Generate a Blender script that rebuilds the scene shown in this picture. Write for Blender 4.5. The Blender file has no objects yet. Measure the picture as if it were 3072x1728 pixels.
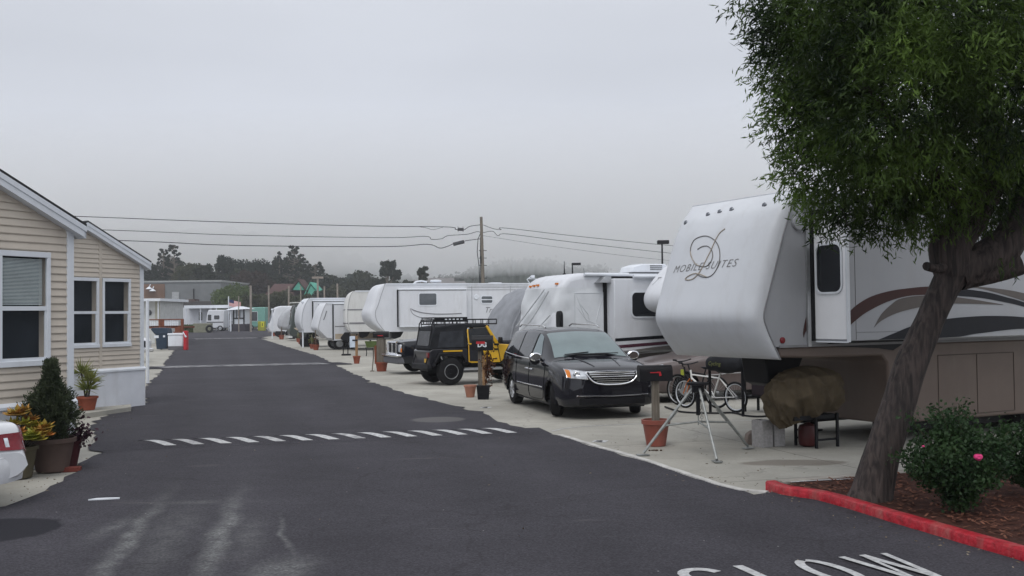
import bpy, bmesh, math, random
import numpy as np
from mathutils import Vector, Matrix, noise as mnoise
random.seed(7); rng = np.random.default_rng(7)
R = math.radians
scene = bpy.context.scene
COL = scene.collection

# ------------------------------------------------------------------ camera
F = 3040.0
cam = bpy.data.cameras.new('camera'); camo = bpy.data.objects.new('camera', cam); COL.objects.link(camo)
cam.sensor_width = 36.0; cam.lens = 36.0 * F / 3072.0; cam.clip_end = 6000; cam.clip_start = 0.1
CM = Matrix.Rotation(R(91.53), 3, 'X') @ Matrix.Rotation(R(-0.7), 3, 'Z')
camo.matrix_world = Matrix.Translation((0, 0, 2.0)) @ CM.to_4x4()
scene.camera = camo

def at(u, v, Y):
    d = CM @ Vector(((u - 1536) / F, -(v - 864) / F, -1)); t = Y / d.y
    return Vector((d.x * t, Y, 2.0 + d.z * t))
def gp(u, v, z=0.0):
    d = CM @ Vector(((u - 1536) / F, -(v - 864) / F, -1)); t = (z - 2.0) / d.z
    return Vector((d.x * t, d.y * t, z))

# ------------------------------------------------------------------ materials
MATS = {}
def M(name, col, rough=0.6, metal=0.0, noise=0.12, scale=3.0, bump=0.0, bscale=40.0, spec=0.5, coat=0.0, trans=0.0, col2=None, dirt=0.0, stretch=None, alpha=1.0):
    if name in MATS: return MATS[name]
    m = bpy.data.materials.new(name); m.use_nodes = True; nt = m.node_tree; N = nt.nodes; Lk = nt.links
    b = N['Principled BSDF']
    b.inputs['Roughness'].default_value = rough; b.inputs['Metallic'].default_value = metal
    if spec == 0.5: spec = 0.12 if rough >= 0.6 else 0.3
    b.inputs['Specular IOR Level'].default_value = spec; b.inputs['Coat Weight'].default_value = coat
    b.inputs['Coat Roughness'].default_value = 0.05
    b.inputs['Transmission Weight'].default_value = trans; b.inputs['Alpha'].default_value = alpha
    tc = N.new('ShaderNodeTexCoord'); src = tc.outputs['Object']
    if stretch:
        mp = N.new('ShaderNodeMapping'); mp.inputs['Scale'].default_value = stretch; Lk.new(src, mp.inputs['Vector']); src = mp.outputs['Vector']
    nz = N.new('ShaderNodeTexNoise'); nz.inputs['Scale'].default_value = scale; nz.inputs['Detail'].default_value = 6; nz.inputs['Roughness'].default_value = 0.6
    Lk.new(src, nz.inputs['Vector'])
    rp = N.new('ShaderNodeValToRGB'); rp.color_ramp.elements[0].position = 0.3; rp.color_ramp.elements[1].position = 0.7
    c = list(col); c2 = list(col2) if col2 else [min(1, x * (1 + noise)) for x in c]; c1 = c if col2 else [x * (1 - noise) for x in c]
    rp.color_ramp.elements[0].color = (*c1, 1); rp.color_ramp.elements[1].color = (*c2, 1)
    Lk.new(nz.outputs['Fac'], rp.inputs['Fac']); out = rp.outputs['Color']
    if dirt > 0:
        n2 = N.new('ShaderNodeTexNoise'); n2.inputs['Scale'].default_value = 1.3; n2.inputs['Detail'].default_value = 9; n2.inputs['Roughness'].default_value = 0.7
        mp2 = N.new('ShaderNodeMapping'); mp2.inputs['Scale'].default_value = (2.5, 2.5, 0.5); Lk.new(tc.outputs['Object'], mp2.inputs['Vector']); Lk.new(mp2.outputs['Vector'], n2.inputs['Vector'])
        r2 = N.new('ShaderNodeValToRGB'); r2.color_ramp.elements[0].position = 0.5; r2.color_ramp.elements[1].position = 0.8
        r2.color_ramp.elements[1].color = (dirt, dirt, dirt, 1); Lk.new(n2.outputs['Fac'], r2.inputs['Fac'])
        mx = N.new('ShaderNodeMixRGB'); Lk.new(r2.outputs['Color'], mx.inputs['Fac']); Lk.new(out, mx.inputs['Color1']); mx.inputs['Color2'].default_value = (0.23, 0.20, 0.16, 1)
        out = mx.outputs['Color']
    Lk.new(out, b.inputs['Base Color'])
    if bump > 0:
        nb = N.new('ShaderNodeTexNoise'); nb.inputs['Scale'].default_value = bscale; nb.inputs['Detail'].default_value = 5; Lk.new(src, nb.inputs['Vector'])
        bp = N.new('ShaderNodeBump'); bp.inputs['Strength'].default_value = bump; bp.inputs['Distance'].default_value = 0.02
        Lk.new(nb.outputs['Fac'], bp.inputs['Height']); Lk.new(bp.outputs['Normal'], b.inputs['Normal'])
    MATS[name] = m; return m

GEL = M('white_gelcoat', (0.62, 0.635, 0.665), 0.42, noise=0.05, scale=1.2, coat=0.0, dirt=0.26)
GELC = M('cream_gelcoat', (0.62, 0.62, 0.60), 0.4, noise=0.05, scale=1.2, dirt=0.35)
GREYSIDE = M('grey_side_paint', (0.31, 0.32, 0.34), 0.35, noise=0.05, scale=1.0, coat=0.2, dirt=0.2)  # near trailer's sides, a darker grey than its nose
TAN = M('tan_paint', (0.13, 0.098, 0.082), 0.4, noise=0.08, scale=1.5, dirt=0.2)
WTRIM = M('white_trim', (0.66, 0.69, 0.73), 0.45, noise=0.05, dirt=0.15)
DGLASS = M('dark_glass', (0.012, 0.014, 0.018), 0.06, noise=0.2, spec=0.6)
MGLASS = M('grey_glass', (0.09, 0.10, 0.11), 0.12, noise=0.2, spec=0.6)
BLK = M('black_plastic', (0.008, 0.008, 0.010), 0.5, noise=0.2, spec=0.2)
RUB = M('tyre_rubber', (0.014, 0.014, 0.015), 0.85, noise=0.3, scale=15, bump=0.3)
CHR = M('chrome', (0.75, 0.76, 0.78), 0.12, 1.0, noise=0.05)
ALU = M('dull_aluminium', (0.42, 0.43, 0.44), 0.4, 0.8, noise=0.15, scale=8)
STEEL = M('galvanised_steel', (0.28, 0.29, 0.28), 0.5, 0.6, noise=0.25, scale=12)
VANP = M('dark_van_paint', (0.010, 0.010, 0.014), 0.07, noise=0.15, coat=0.0, spec=0.45, dirt=0.0)
BLKP = M('black_truck_paint', (0.008, 0.009, 0.013), 0.07, noise=0.15, coat=0.0, spec=0.45, dirt=0.0)
YEL = M('yellow_paint', (0.72, 0.42, 0.02), 0.3, noise=0.08, coat=0.6, dirt=0.06)
SOFT = M('black_canvas', (0.018, 0.019, 0.022), 0.75, noise=0.25, scale=5, bump=0.4, bscale=6)
TERRA = M('terracotta', (0.27, 0.075, 0.045), 0.7, noise=0.2, scale=6, dirt=0.2)
TERRAP = M('plastic_terracotta', (0.24, 0.07, 0.05), 0.5, noise=0.1, scale=4, dirt=0.15)
WOOD = M('weathered_post', (0.16, 0.14, 0.115), 0.85, noise=0.35, scale=4, bump=0.5, stretch=(8, 8, 0.7))
WOODT = M('tan_wood', (0.28, 0.17, 0.09), 0.8, noise=0.35, scale=4, bump=0.4, stretch=(8, 8, 0.7))
RED = M('red_plastic', (0.45, 0.02, 0.03), 0.5)
CLOTH = M('white_fabric_cover', (0.62, 0.64, 0.66), 0.8, noise=0.08, scale=2, bump=0.5, bscale=3)
GCLOTH = M('grey_fabric_cover', (0.25, 0.26, 0.28), 0.85, noise=0.15, scale=2, bump=0.6, bscale=3)
TARP = M('brown_tarp', (0.085, 0.066, 0.042), 0.8, noise=0.25, scale=3, bump=0.5, bscale=7)
SIDM = M('tan_vinyl_siding', (0.53, 0.475, 0.405), 0.55, noise=0.06, scale=2, dirt=0.15)
SHING = M('dark_shingles', (0.035, 0.035, 0.038), 0.9, noise=0.4, scale=12, bump=0.6)

# ------------------------------------------------------------------ mesh builder
class MB:
    def __init__(s): s.v = []; s.f = []
    def add(s, vs, fs):
        o = len(s.v); s.v += [tuple(v) for v in vs]; s.f += [tuple(i + o for i in f) for f in fs]; return s
    def box(s, x0, x1, y0, y1, z0, z1):
        return s.add([(x0,y0,z0),(x1,y0,z0),(x1,y1,z0),(x0,y1,z0),(x0,y0,z1),(x1,y0,z1),(x1,y1,z1),(x0,y1,z1)],
                     [(3,2,1,0),(4,5,6,7),(0,1,5,4),(1,2,6,5),(2,3,7,6),(3,0,4,7)])
    def prism(s, pts, a, b, ax='y'):
        f = {'y': lambda p, q: (p[0], q, p[1]), 'z': lambda p, q: (p[0], p[1], q), 'x': lambda p, q: (q, p[0], p[1])}[ax]
        n = len(pts); vs = [f(p, a) for p in pts] + [f(p, b) for p in pts]
        ar = sum(pts[i][0]*pts[(i+1)%n][1]-pts[(i+1)%n][0]*pts[i][1] for i in range(n))
        fs = [tuple(range(n)), tuple(range(2*n-1, n-1, -1))] + [(i, i+n, (i+1)%n+n, (i+1)%n) for i in range(n)]
        return s.add(vs, fs)
    def tube(s, pts, r, n=8, caps=True):
        pts = [Vector(p) for p in pts]; k = len(pts); rs = r if isinstance(r, (list, tuple)) else [r]*k
        vs = []; up = None
        for i, p in enumerate(pts):
            d = (pts[min(i+1, k-1)] - pts[max(i-1, 0)]).normalized()
            if up is None:
                up = Vector((0,0,1)) if abs(d.z) < 0.9 else Vector((1,0,0))
            a = up - d*up.dot(d)
            if a.length < 1e-4: a = d.orthogonal()
            a.normalize(); b = d.cross(a); up = a
            vs += [p + (a*math.cos(2*math.pi*j/n) + b*math.sin(2*math.pi*j/n))*rs[i] for j in range(n)]
        fs = [(i*n+j, i*n+(j+1)%n, (i+1)*n+(j+1)%n, (i+1)*n+j) for i in range(k-1) for j in range(n)]
        if caps: fs += [tuple(range(n-1,-1,-1)), tuple(range((k-1)*n, k*n))]
        return s.add(vs, fs)
    def lathe(s, prof, c=(0,0,0), n=24, ax='z', caps=True):
        vs = []
        for r, h in prof:
            for j in range(n):
                a = 2*math.pi*j/n; p = (r*math.cos(a), r*math.sin(a), h)
                if ax == 'y': p = (p[0], h, p[1])
                if ax == 'x': p = (h, p[0], p[1])
                vs.append((p[0]+c[0], p[1]+c[1], p[2]+c[2]))
        k = len(prof)
        fs = [(i*n+j, i*n+(j+1)%n, (i+1)*n+(j+1)%n, (i+1)*n+j) for i in range(k-1) for j in range(n)]
        if caps: fs += [tuple(range(n-1,-1,-1)), tuple(range((k-1)*n, k*n))]
        return s.add(vs, fs)
    def grid(s, fn, nu, nv, keep=None, closed=False):
        vs = [fn(i/nu, j/nv) for i in range(nu+1) for j in range(nv+1)]
        fs = [(i*(nv+1)+j, (i+1)*(nv+1)+j, (i+1)*(nv+1)+j+1, i*(nv+1)+j+1) for i in range(nu) for j in range(nv)]
        return s.add(vs, fs)
    def torus(s, c, Rr, r, ax='y', n=28, m=8, a0=0, a1=2*math.pi):
        full = abs(a1-a0-2*math.pi) < 1e-3; k = n if full else n+1; pts = []
        for i in range(n+1):
            a = a0+(a1-a0)*i/n; p = (Rr*math.cos(a), 0, Rr*math.sin(a)) if ax == 'y' else ((0, Rr*math.cos(a), Rr*math.sin(a)) if ax == 'x' else (Rr*math.cos(a), Rr*math.sin(a), 0))
            pts.append((p[0]+c[0], p[1]+c[1], p[2]+c[2]))
        return s.tube(pts, r, m, caps=not full)
    def build(s, name, mat, parent=None, bevel=0.0, angle=35, flat=False, seg=2, wn=False, sub=0):
        me = bpy.data.meshes.new(name); me.from_pydata([tuple(v) for v in s.v], [], s.f)
        bm = bmesh.new(); bm.from_mesh(me)
        bmesh.ops.recalc_face_normals(bm, faces=bm.faces); bm.to_mesh(me); bm.free()
        if mat: me.materials.append(mat)
        if not flat:
            me.shade_smooth(); me.set_sharp_from_angle(angle=R(angle))
        o = bpy.data.objects.new(name, me); COL.objects.link(o)
        if parent: o.parent = parent
        if bevel > 0:
            m = o.modifiers.new('Bevel', 'BEVEL'); m.width = bevel; m.segments = seg; m.limit_method = 'ANGLE'; m.angle_limit = R(30)
            m.harden_normals = False
        if sub:
            m = o.modifiers.new('Subsurf', 'SUBSURF'); m.levels = sub; m.render_levels = sub
        return o

def fast_mesh(name, verts, faces, mat, parent=None, smooth=False):
    me = bpy.data.meshes.new(name); verts = np.asarray(verts, np.float32); faces = np.asarray(faces, np.int32)
    n, k = faces.shape
    me.vertices.add(len(verts)); me.vertices.foreach_set('co', verts.ravel())
    me.loops.add(n*k); me.loops.foreach_set('vertex_index', faces.ravel())
    me.polygons.add(n); me.polygons.foreach_set('loop_start', np.arange(0, n*k, k, dtype=np.int32))
    me.update(calc_edges=True)
    if mat: me.materials.append(mat)
    o = bpy.data.objects.new(name, me); COL.objects.link(o)
    if parent: o.parent = parent
    return o

def thing(name, label, cat, loc=(0,0,0), rotz=0.0, group=None):
    o = bpy.data.objects.new(name, None); COL.objects.link(o); o.empty_display_size = 0.3
    o.location = loc; o.rotation_euler = (0, 0, rotz); o['label'] = label; o['category'] = cat
    if group: o['group'] = group
    return o
def tag(o, label, cat, group=None, kind=None):
    o['label'] = label; o['category'] = cat
    if group: o['group'] = group
    if kind: o['kind'] = kind
    return o
def struct(o): o['kind'] = 'structure'; return o
def copy_tree(o, parent=None):
    c = o.copy(); COL.objects.link(c); c.parent = parent
    for ch in list(o.children): copy_tree(ch, c)
    return c
def rot(b): return R(90 - b)      # bearing of local +x, in degrees from +Y towards +X

def text_mesh(txt, size, fn, name, mat, parent=None, shear=0.0, width=1.0, spacing=1.0, ext=0.0, kind=None, subdiv=0.0, bold=0.0):
    cu = bpy.data.curves.new('t', 'FONT'); cu.body = txt; cu.size = size; cu.shear = shear; cu.space_character = spacing; cu.offset = bold
    cu.resolution_u = 3
    o = bpy.data.objects.new('t', cu); COL.objects.link(o)
    dg = bpy.context.evaluated_depsgraph_get(); me = bpy.data.meshes.new_from_object(o.evaluated_get(dg))
    bpy.data.objects.remove(o); me.name = name
    bm = bmesh.new(); bm.from_mesh(me); bmesh.ops.triangulate(bm, faces=bm.faces)
    if subdiv:
        for _ in range(2):
            es = [e for e in bm.edges if e.calc_length() > subdiv]
            bmesh.ops.subdivide_edges(bm, edges=es, cuts=1); bmesh.ops.triangulate(bm, faces=bm.faces)
    for v in bm.verts: v.co = Vector(fn(v.co.x * width, v.co.y))
    bm.to_mesh(me); bm.free()
    me.materials.clear(); me.materials.append(mat)
    t = bpy.data.objects.new(name, me); COL.objects.link(t)
    if parent: t.parent = parent
    if kind: t['kind'] = kind
    return t

# ------------------------------------------------------------------ world: overcast sky
w = bpy.data.worlds.new('World'); scene.world = w; w.use_nodes = True; nt = w.node_tree; N = nt.nodes; Lk = nt.links
SUN_EL, SUN_AZ = R(58), R(-165)        # azimuth from +Y towards +X
bg = N['Background']; sky = N.new('ShaderNodeTexSky'); sky.sky_type = 'NISHITA'; sky.sun_disc = False
sky.sun_elevation = SUN_EL; sky.sun_rotation = SUN_AZ
mul = N.new('ShaderNodeMixRGB'); mul.blend_type = 'MULTIPLY'; mul.inputs['Fac'].default_value = 1; Lk.new(sky.outputs['Color'], mul.inputs['Color1']); mul.inputs['Color2'].default_value = (1,1,1,1)
tc = N.new('ShaderNodeTexCoord'); sx = N.new('ShaderNodeSeparateXYZ'); Lk.new(tc.outputs['Generated'], sx.inputs['Vector'])
rp = N.new('ShaderNodeValToRGB'); Lk.new(sx.outputs['Z'], rp.inputs['Fac']); cr = rp.color_ramp
K = 10.0                               # the cloud deck's radiance in the units of the strength below (0.1)
def cc(r, g, b): return (r*K, g*K, b*K, 1)
cr.elements[0].position = 0.0; cr.elements[0].color = cc(0.76, 0.79, 0.87)
cr.elements[1].position = 0.10; cr.elements[1].color = cc(0.74, 0.765, 0.835)
for p, c in ((0.24, (0.655, 0.68, 0.745)), (0.5, (0.84, 0.87, 0.93)), (1.0, (1.0, 1.02, 1.08))):
    e = cr.elements.new(p); e.color = cc(*c)
mp = N.new('ShaderNodeMapping'); mp.inputs['Scale'].default_value = (1, 1, 3.5); Lk.new(tc.outputs['Generated'], mp.inputs['Vector'])
nz = N.new('ShaderNodeTexNoise'); nz.inputs['Scale'].default_value = 1.6; nz.inputs['Detail'].default_value = 4; nz.inputs['Roughness'].default_value = 0.45; Lk.new(mp.outputs['Vector'], nz.inputs['Vector'])
mr = N.new('ShaderNodeMapRange'); mr.inputs['From Min'].default_value = 0.3; mr.inputs['From Max'].default_value = 0.7; mr.inputs['To Min'].default_value = 0.91; mr.inputs['To Max'].default_value = 1.07; Lk.new(nz.outputs['Fac'], mr.inputs['Value'])
m2 = N.new('ShaderNodeMixRGB'); m2.blend_type = 'MULTIPLY'; m2.inputs['Fac'].default_value = 1; Lk.new(rp.outputs['Color'], m2.inputs['Color1']); Lk.new(mr.outputs['Result'], m2.inputs['Color2'])
# extra cloud brightness added on the sun side, to light walls facing the camera
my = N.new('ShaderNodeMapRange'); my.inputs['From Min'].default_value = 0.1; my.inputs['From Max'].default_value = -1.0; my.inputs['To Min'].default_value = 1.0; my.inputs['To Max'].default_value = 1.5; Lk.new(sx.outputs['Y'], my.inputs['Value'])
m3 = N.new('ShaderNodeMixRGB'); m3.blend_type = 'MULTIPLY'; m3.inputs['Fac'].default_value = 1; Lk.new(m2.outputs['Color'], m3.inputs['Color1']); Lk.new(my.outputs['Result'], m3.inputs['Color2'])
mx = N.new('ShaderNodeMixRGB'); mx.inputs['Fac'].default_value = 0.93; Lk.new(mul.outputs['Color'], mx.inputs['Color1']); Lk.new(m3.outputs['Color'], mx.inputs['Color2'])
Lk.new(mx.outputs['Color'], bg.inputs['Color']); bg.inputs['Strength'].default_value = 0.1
sl = bpy.data.lights.new('sun', 'SUN'); sl.energy = 1.1; sl.angle = R(30); sl.color = (1, 0.97, 0.93)
so = bpy.data.objects.new('sun', sl); COL.objects.link(so)
sd = Vector((math.sin(SUN_AZ)*math.cos(SUN_EL), math.cos(SUN_AZ)*math.cos(SUN_EL), math.sin(SUN_EL)))
so.rotation_euler = sd.to_track_quat('Z', 'Y').to_euler(); so.location = sd*50
scene.view_settings.view_transform = 'Standard'; scene.view_settings.look = 'None'; scene.view_settings.gamma = 1.0; scene.view_settings.exposure = 0.0
scene.cycles.max_bounces = 8; scene.cycles.volume_bounces = 8; scene.cycles.transparent_max_bounces = 12
scene.cycles.use_denoising = True
HAZE = True; HAZE2 = True

# ------------------------------------------------------------------ ground, road, concrete
def surf_mat(name, base, var, sc, bump, bs, rough=0.9, joints=False, road=False):
    m = bpy.data.materials.new(name); m.use_nodes = True; nt = m.node_tree; N = nt.nodes; Lk = nt.links; b = N['Principled BSDF']
    b.inputs['Roughness'].default_value = rough; b.inputs['Specular IOR Level'].default_value = 0.15
    g = N.new('ShaderNodeNewGeometry'); P = g.outputs['Position']
    def noise(scale, det=6, ro=0.6, vec=P):
        n = N.new('ShaderNodeTexNoise'); n.inputs['Scale'].default_value = scale; n.inputs['Detail'].default_value = det; n.inputs['Roughness'].default_value = ro; Lk.new(vec, n.inputs['Vector']); return n.outputs['Fac']
    def ramp(src, p0, p1, c0, c1):
        r = N.new('ShaderNodeValToRGB'); r.color_ramp.elements[0].position = p0; r.color_ramp.elements[1].position = p1
        r.color_ramp.elements[0].color = (*c0, 1); r.color_ramp.elements[1].color = (*c1, 1); Lk.new(src, r.inputs['Fac']); return r.outputs['Color']
    def mixc(f, a, b2, mode='MIX'):
        x = N.new('ShaderNodeMixRGB'); x.blend_type = mode
        for s, v in (('Fac', f), ('Color1', a), ('Color2', b2)):
            if isinstance(v, (int, float)): x.inputs[s].default_value = v
            elif isinstance(v, tuple): x.inputs[s].default_value = (*v, 1)
            else: Lk.new(v, x.inputs[s])
        return x.outputs['Color']
    def mth(op, a, b2=None):
        x = N.new('ShaderNodeMath'); x.operation = op
        for i, v in enumerate((a, b2)):
            if v is None: continue
            if isinstance(v, (int, float)): x.inputs[i].default_value = v
            else: Lk.new(v, x.inputs[i])
        return x.outputs[0]
    c = ramp(noise(sc), 0.3, 0.72, tuple(x*(1-var) for x in base), tuple(x*(1+var) for x in base))
    c = mixc(1.0, c, ramp(noise(0.25, 4), 0.35, 0.65, (0.86,)*3, (1.08,)*3), 'MULTIPLY')
    fine = noise(bs*0.6, 3)
    c = mixc(1.0, c, ramp(fine, 0.32, 0.68, ((0.76 if road else 0.95),)*3, ((1.26 if road else 1.05),)*3), 'MULTIPLY')
    if road:
        sxyz = N.new('ShaderNodeSeparateXYZ'); Lk.new(P, sxyz.inputs[0]); X, Y = sxyz.outputs[0], sxyz.outputs[1]
        # scuffed remains of old paint in the near left lane: worn bands along the lane, broken up by noise
        def gauss(v, c0, wd):
            d = mth('DIVIDE', mth('SUBTRACT', v, c0), wd); return mth('POWER', 2.718, mth('MULTIPLY', mth('MULTIPLY', d, d), -1.0))
        wob = mth('MULTIPLY', mth('SUBTRACT', noise(1.2, 3), 0.5), 0.28)
        Xw = mth('ADD', X, wob)
        acc = None
        # each band follows the ghost of a letter stroke: x = x0 + k*(y-9)
        for x0, k, wd, y0, yw, amp in ((-3.46,-.2,.10,9.3,1.9,1.0),(-3.85,0,.12,9.9,.6,.5),(-2.63,-.19,.11,9.4,1.9,1),(-3.1,-.2,.22,9.4,1.5,.42),(-2.35,-.2,.14,9.3,.8,.42),(-2.0,-.3,.03,9.3,.8,.7),(-1.85,0,.22,8.1,.35,.9),(-3.0,-.2,.55,11.1,.12,.45)):
            xb = mth('ADD', mth('MULTIPLY', mth('SUBTRACT', Y, 9.0), k), x0)
            dx = mth('DIVIDE', mth('SUBTRACT', Xw, xb), wd); gx = mth('POWER', 2.718, mth('MULTIPLY', mth('MULTIPLY', dx, dx), -1.0))
            t = mth('MULTIPLY', mth('MULTIPLY', gx, gauss(Y, y0, yw)), amp); acc = t if acc is None else mth('MAXIMUM', acc, t)
        spk = noise(26, 6, 0.75); spk2 = noise(4.5, 5, 0.7)
        brk = mth('MULTIPLY', ramp(spk, 0.40, 0.66, (0.35,)*3, (1,)*3), ramp(spk2, 0.34, 0.58, (0.3,)*3, (1,)*3))
        wear = mth('MULTIPLY', mth('MULTIPLY', acc, brk), 0.9)
        c = mixc(wear, c, (0.22, 0.225, 0.22))
        gr = N.new('ShaderNodeTexWhiteNoise'); sc3 = N.new('ShaderNodeVectorMath'); sc3.operation = 'SCALE'; sc3.inputs['Scale'].default_value = 55; Lk.new(P, sc3.inputs[0]); fl_ = N.new('ShaderNodeVectorMath'); fl_.operation = 'FLOOR'; Lk.new(sc3.outputs[0], fl_.inputs[0]); Lk.new(fl_.outputs[0], gr.inputs['Vector'])
        c = mixc(1.0, c, ramp(gr.outputs['Value'], 0.0, 1.0, (0.80,)*3, (1.22,)*3), 'MULTIPLY')
        # tyre-polished lanes run along the road; patches and thin cracks
        lane = mth('SINE', mth('MULTIPLY', mth('ADD', X, mth('MULTIPLY', Y, 0.303)), 3.4))
        c = mixc(1.0, c, ramp(mth('ADD', mth('MULTIPLY', lane, 0.25), 0.5), 0.2, 0.8, (0.93,)*3, (1.07,)*3), 'MULTIPLY')
        vcr = N.new('ShaderNodeTexVoronoi'); vcr.feature = 'DISTANCE_TO_EDGE'; vcr.inputs['Scale'].default_value = 0.28; wv2 = N.new('ShaderNodeVectorMath'); wv2.operation = 'ADD'; nn2 = N.new('ShaderNodeTexNoise'); nn2.inputs['Scale'].default_value = 1.7; nn2.inputs['Detail'].default_value = 6; Lk.new(P, nn2.inputs['Vector']); Lk.new(P, wv2.inputs[0]); Lk.new(nn2.outputs['Color'], wv2.inputs[1]); Lk.new(wv2.outputs[0], vcr.inputs['Vector'])
        c = mixc(mth('MULTIPLY', ramp(vcr.outputs['Distance'], 0.001, 0.005, (1,)*3, (0,)*3), 0.5), c, (0.022, 0.02, 0.022))
        # dusty lighter gutters and pale scuffs elsewhere
        sc2 = N.new('ShaderNodeMapping'); sc2.inputs['Scale'].default_value = (0.5, 2.0, 1); Lk.new(P, sc2.inputs[0])
        c = mixc(mth('MULTIPLY', ramp(noise(1.1, 7, 0.7, sc2.outputs[0]), 0.62, 0.75, (0,)*3, (1,)*3), 0.30), c, (0.19, 0.18, 0.175))
        # grit: sparse bright specks
        vo = N.new('ShaderNodeTexVoronoi'); vo.inputs['Scale'].default_value = 3.0; Lk.new(P, vo.inputs['Vector'])
        c = mixc(ramp(vo.outputs['Distance'], 0.015, 0.03, (0.8,)*3, (0,)*3), c, (0.4, 0.4, 0.38))
        # round oil spot near the parked car
        ox, oy = gp(60, 1600).x, gp(60, 1600).y
        dd = mth('ADD', mth('POWER', mth('DIVIDE', mth('SUBTRACT', X, -4.95), 0.72), 2.0), mth('POWER', mth('DIVIDE', mth('SUBTRACT', Y, 9.75), 0.75), 2.0))
        c = mixc(ramp(mth('ADD', dd, mth('MULTIPLY', spk2, 0.6)), 0.85, 1.45, (1,)*3, (0,)*3), c, (0.02, 0.02, 0.025))
        dd2 = mth('ADD', mth('POWER', mth('DIVIDE', mth('SUBTRACT', X, -1.45), 0.55), 2.0), mth('POWER', mth('DIVIDE', mth('SUBTRACT', Y, 19.6), 0.55), 2.0))
        c = mixc(mth('MULTIPLY', ramp(dd2, 0.7, 1.0, (1,)*3, (0,)*3), 0.5), c, (0.16, 0.155, 0.15))
    if joints:
        # worn dark joints and cracks, damp stains
        ro = N.new('ShaderNodeMapping'); ro.inputs['Rotation'].default_value = (0, 0, R(-17)); Lk.new(P, ro.inputs[0])
        br = N.new('ShaderNodeTexBrick'); br.inputs['Scale'].default_value = 1.0; br.inputs['Brick Width'].default_value = 4.0; br.inputs['Row Height'].default_value = 3.6; br.inputs['Mortar Size'].default_value = 0.014; br.offset = 0.0
        Lk.new(ro.outputs[0], br.inputs['Vector'])
        c = mixc(mth('MULTIPLY', br.outputs['Fac'], 0.6), c, (0.12, 0.11, 0.10))
        vc = N.new('ShaderNodeTexVoronoi'); vc.feature = 'DISTANCE_TO_EDGE'; vc.inputs['Scale'].default_value = 0.33
        wv = N.new('ShaderNodeVectorMath'); wv.operation = 'ADD'; Lk.new(P, wv.inputs[0])
        nn = N.new('ShaderNodeTexNoise'); nn.inputs['Scale'].default_value = 1.4; nn.inputs['Detail'].default_value = 5; Lk.new(P, nn.inputs['Vector']); Lk.new(nn.outputs['Color'], wv.inputs[1]); Lk.new(wv.outputs[0], vc.inputs['Vector'])
        c = mixc(mth('MULTIPLY', ramp(vc.outputs['Distance'], 0.002, 0.006, (1,)*3, (0,)*3), 0.35), c, (0.12, 0.11, 0.10))
        c = mixc(mth('MULTIPLY', ramp(noise(0.7, 8, 0.65), 0.52, 0.72, (0,)*3, (1,)*3), 0.35), c, (0.20, 0.19, 0.16))
        sxyz = N.new('ShaderNodeSeparateXYZ'); Lk.new(P, sxyz.inputs[0]); X, Y = sxyz.outputs[0], sxyz.outputs[1]
        n3 = mth('MULTIPLY', mth('SUBTRACT', noise(2.2, 6), 0.35), 1.3)
        for cx, cy, rx, ry, am in ((3.75, 13.55, 0.85, 0.32, 0.6), (1.9, 21.5, 1.3, 1.6, 0.3), (-2.0, 30.6, 1.5, 1.2, 0.35)):
            d2 = mth('ADD', mth('POWER', mth('DIVIDE', mth('SUBTRACT', X, cx), rx), 2.0), mth('POWER', mth('DIVIDE', mth('SUBTRACT', Y, cy), ry), 2.0))
            c = mixc(mth('MULTIPLY', ramp(mth('ADD', d2, n3), 0.75, 1.25, (1,)*3, (0,)*3), am), c, (0.13, 0.105, 0.085))
    Lk.new(c, b.inputs['Base Color'])
    bp = N.new('ShaderNodeBump'); bp.inputs['Strength'].default_value = bump; bp.inputs['Distance'].default_value = 0.01; Lk.new(noise(bs, 4), bp.inputs['Height']); Lk.new(bp.outputs[0], b.inputs['Normal'])
    MATS[name] = m; return m
ASPH = surf_mat('asphalt', (0.0465, 0.0445, 0.052), 0.10, 1.6, 0.5, 90, road=True)
CONC = surf_mat('concrete', (0.350, 0.338, 0.30), 0.12, 0.9, 0.12, 50, joints=True)
SOIL = surf_mat('soil', (0.10, 0.085, 0.06), 0.3, 0.5, 0.6, 12)

def sheet(name, pts, z, mat):
    bm = bmesh.new(); vs = [bm.verts.new((p[0], p[1], z)) for p in pts]; f = bm.faces.new(vs)
    if f.normal.z < 0: f.normal_flip()
    bmesh.ops.triangulate(bm, faces=[f]); bm.normal_update()
    for f in bm.faces:
        if f.normal.z < 0: f.normal_flip()
    me = bpy.data.meshes.new(name); bm.to_mesh(me); bm.free(); me.materials.append(mat)
    o = bpy.data.objects.new(name, me); COL.objects.link(o); return struct(o)
def ragged(pts, amp, step, seed=0):
    rr = random.Random(seed); out = []
    for a, b in zip(pts[:-1], pts[1:]):
        L = math.dist(a, b); n = max(1, int(L/step)); nx, ny = -(b[1]-a[1])/L, (b[0]-a[0])/L
        for i in range(n):
            t = i/n; k = rr.gauss(0, amp) + (rr.random() < 0.06)*rr.uniform(-3, 3)*amp
            if i == 0: k = 0
            out.append((a[0]+(b[0]-a[0])*t+nx*k, a[1]+(b[1]-a[1])*t+ny*k))
    out.append(pts[-1]); return out
sheet('ground', [(-2500,-300),(2500,-300),(2500,3500),(-2500,3500)], -0.03, SOIL)
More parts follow.
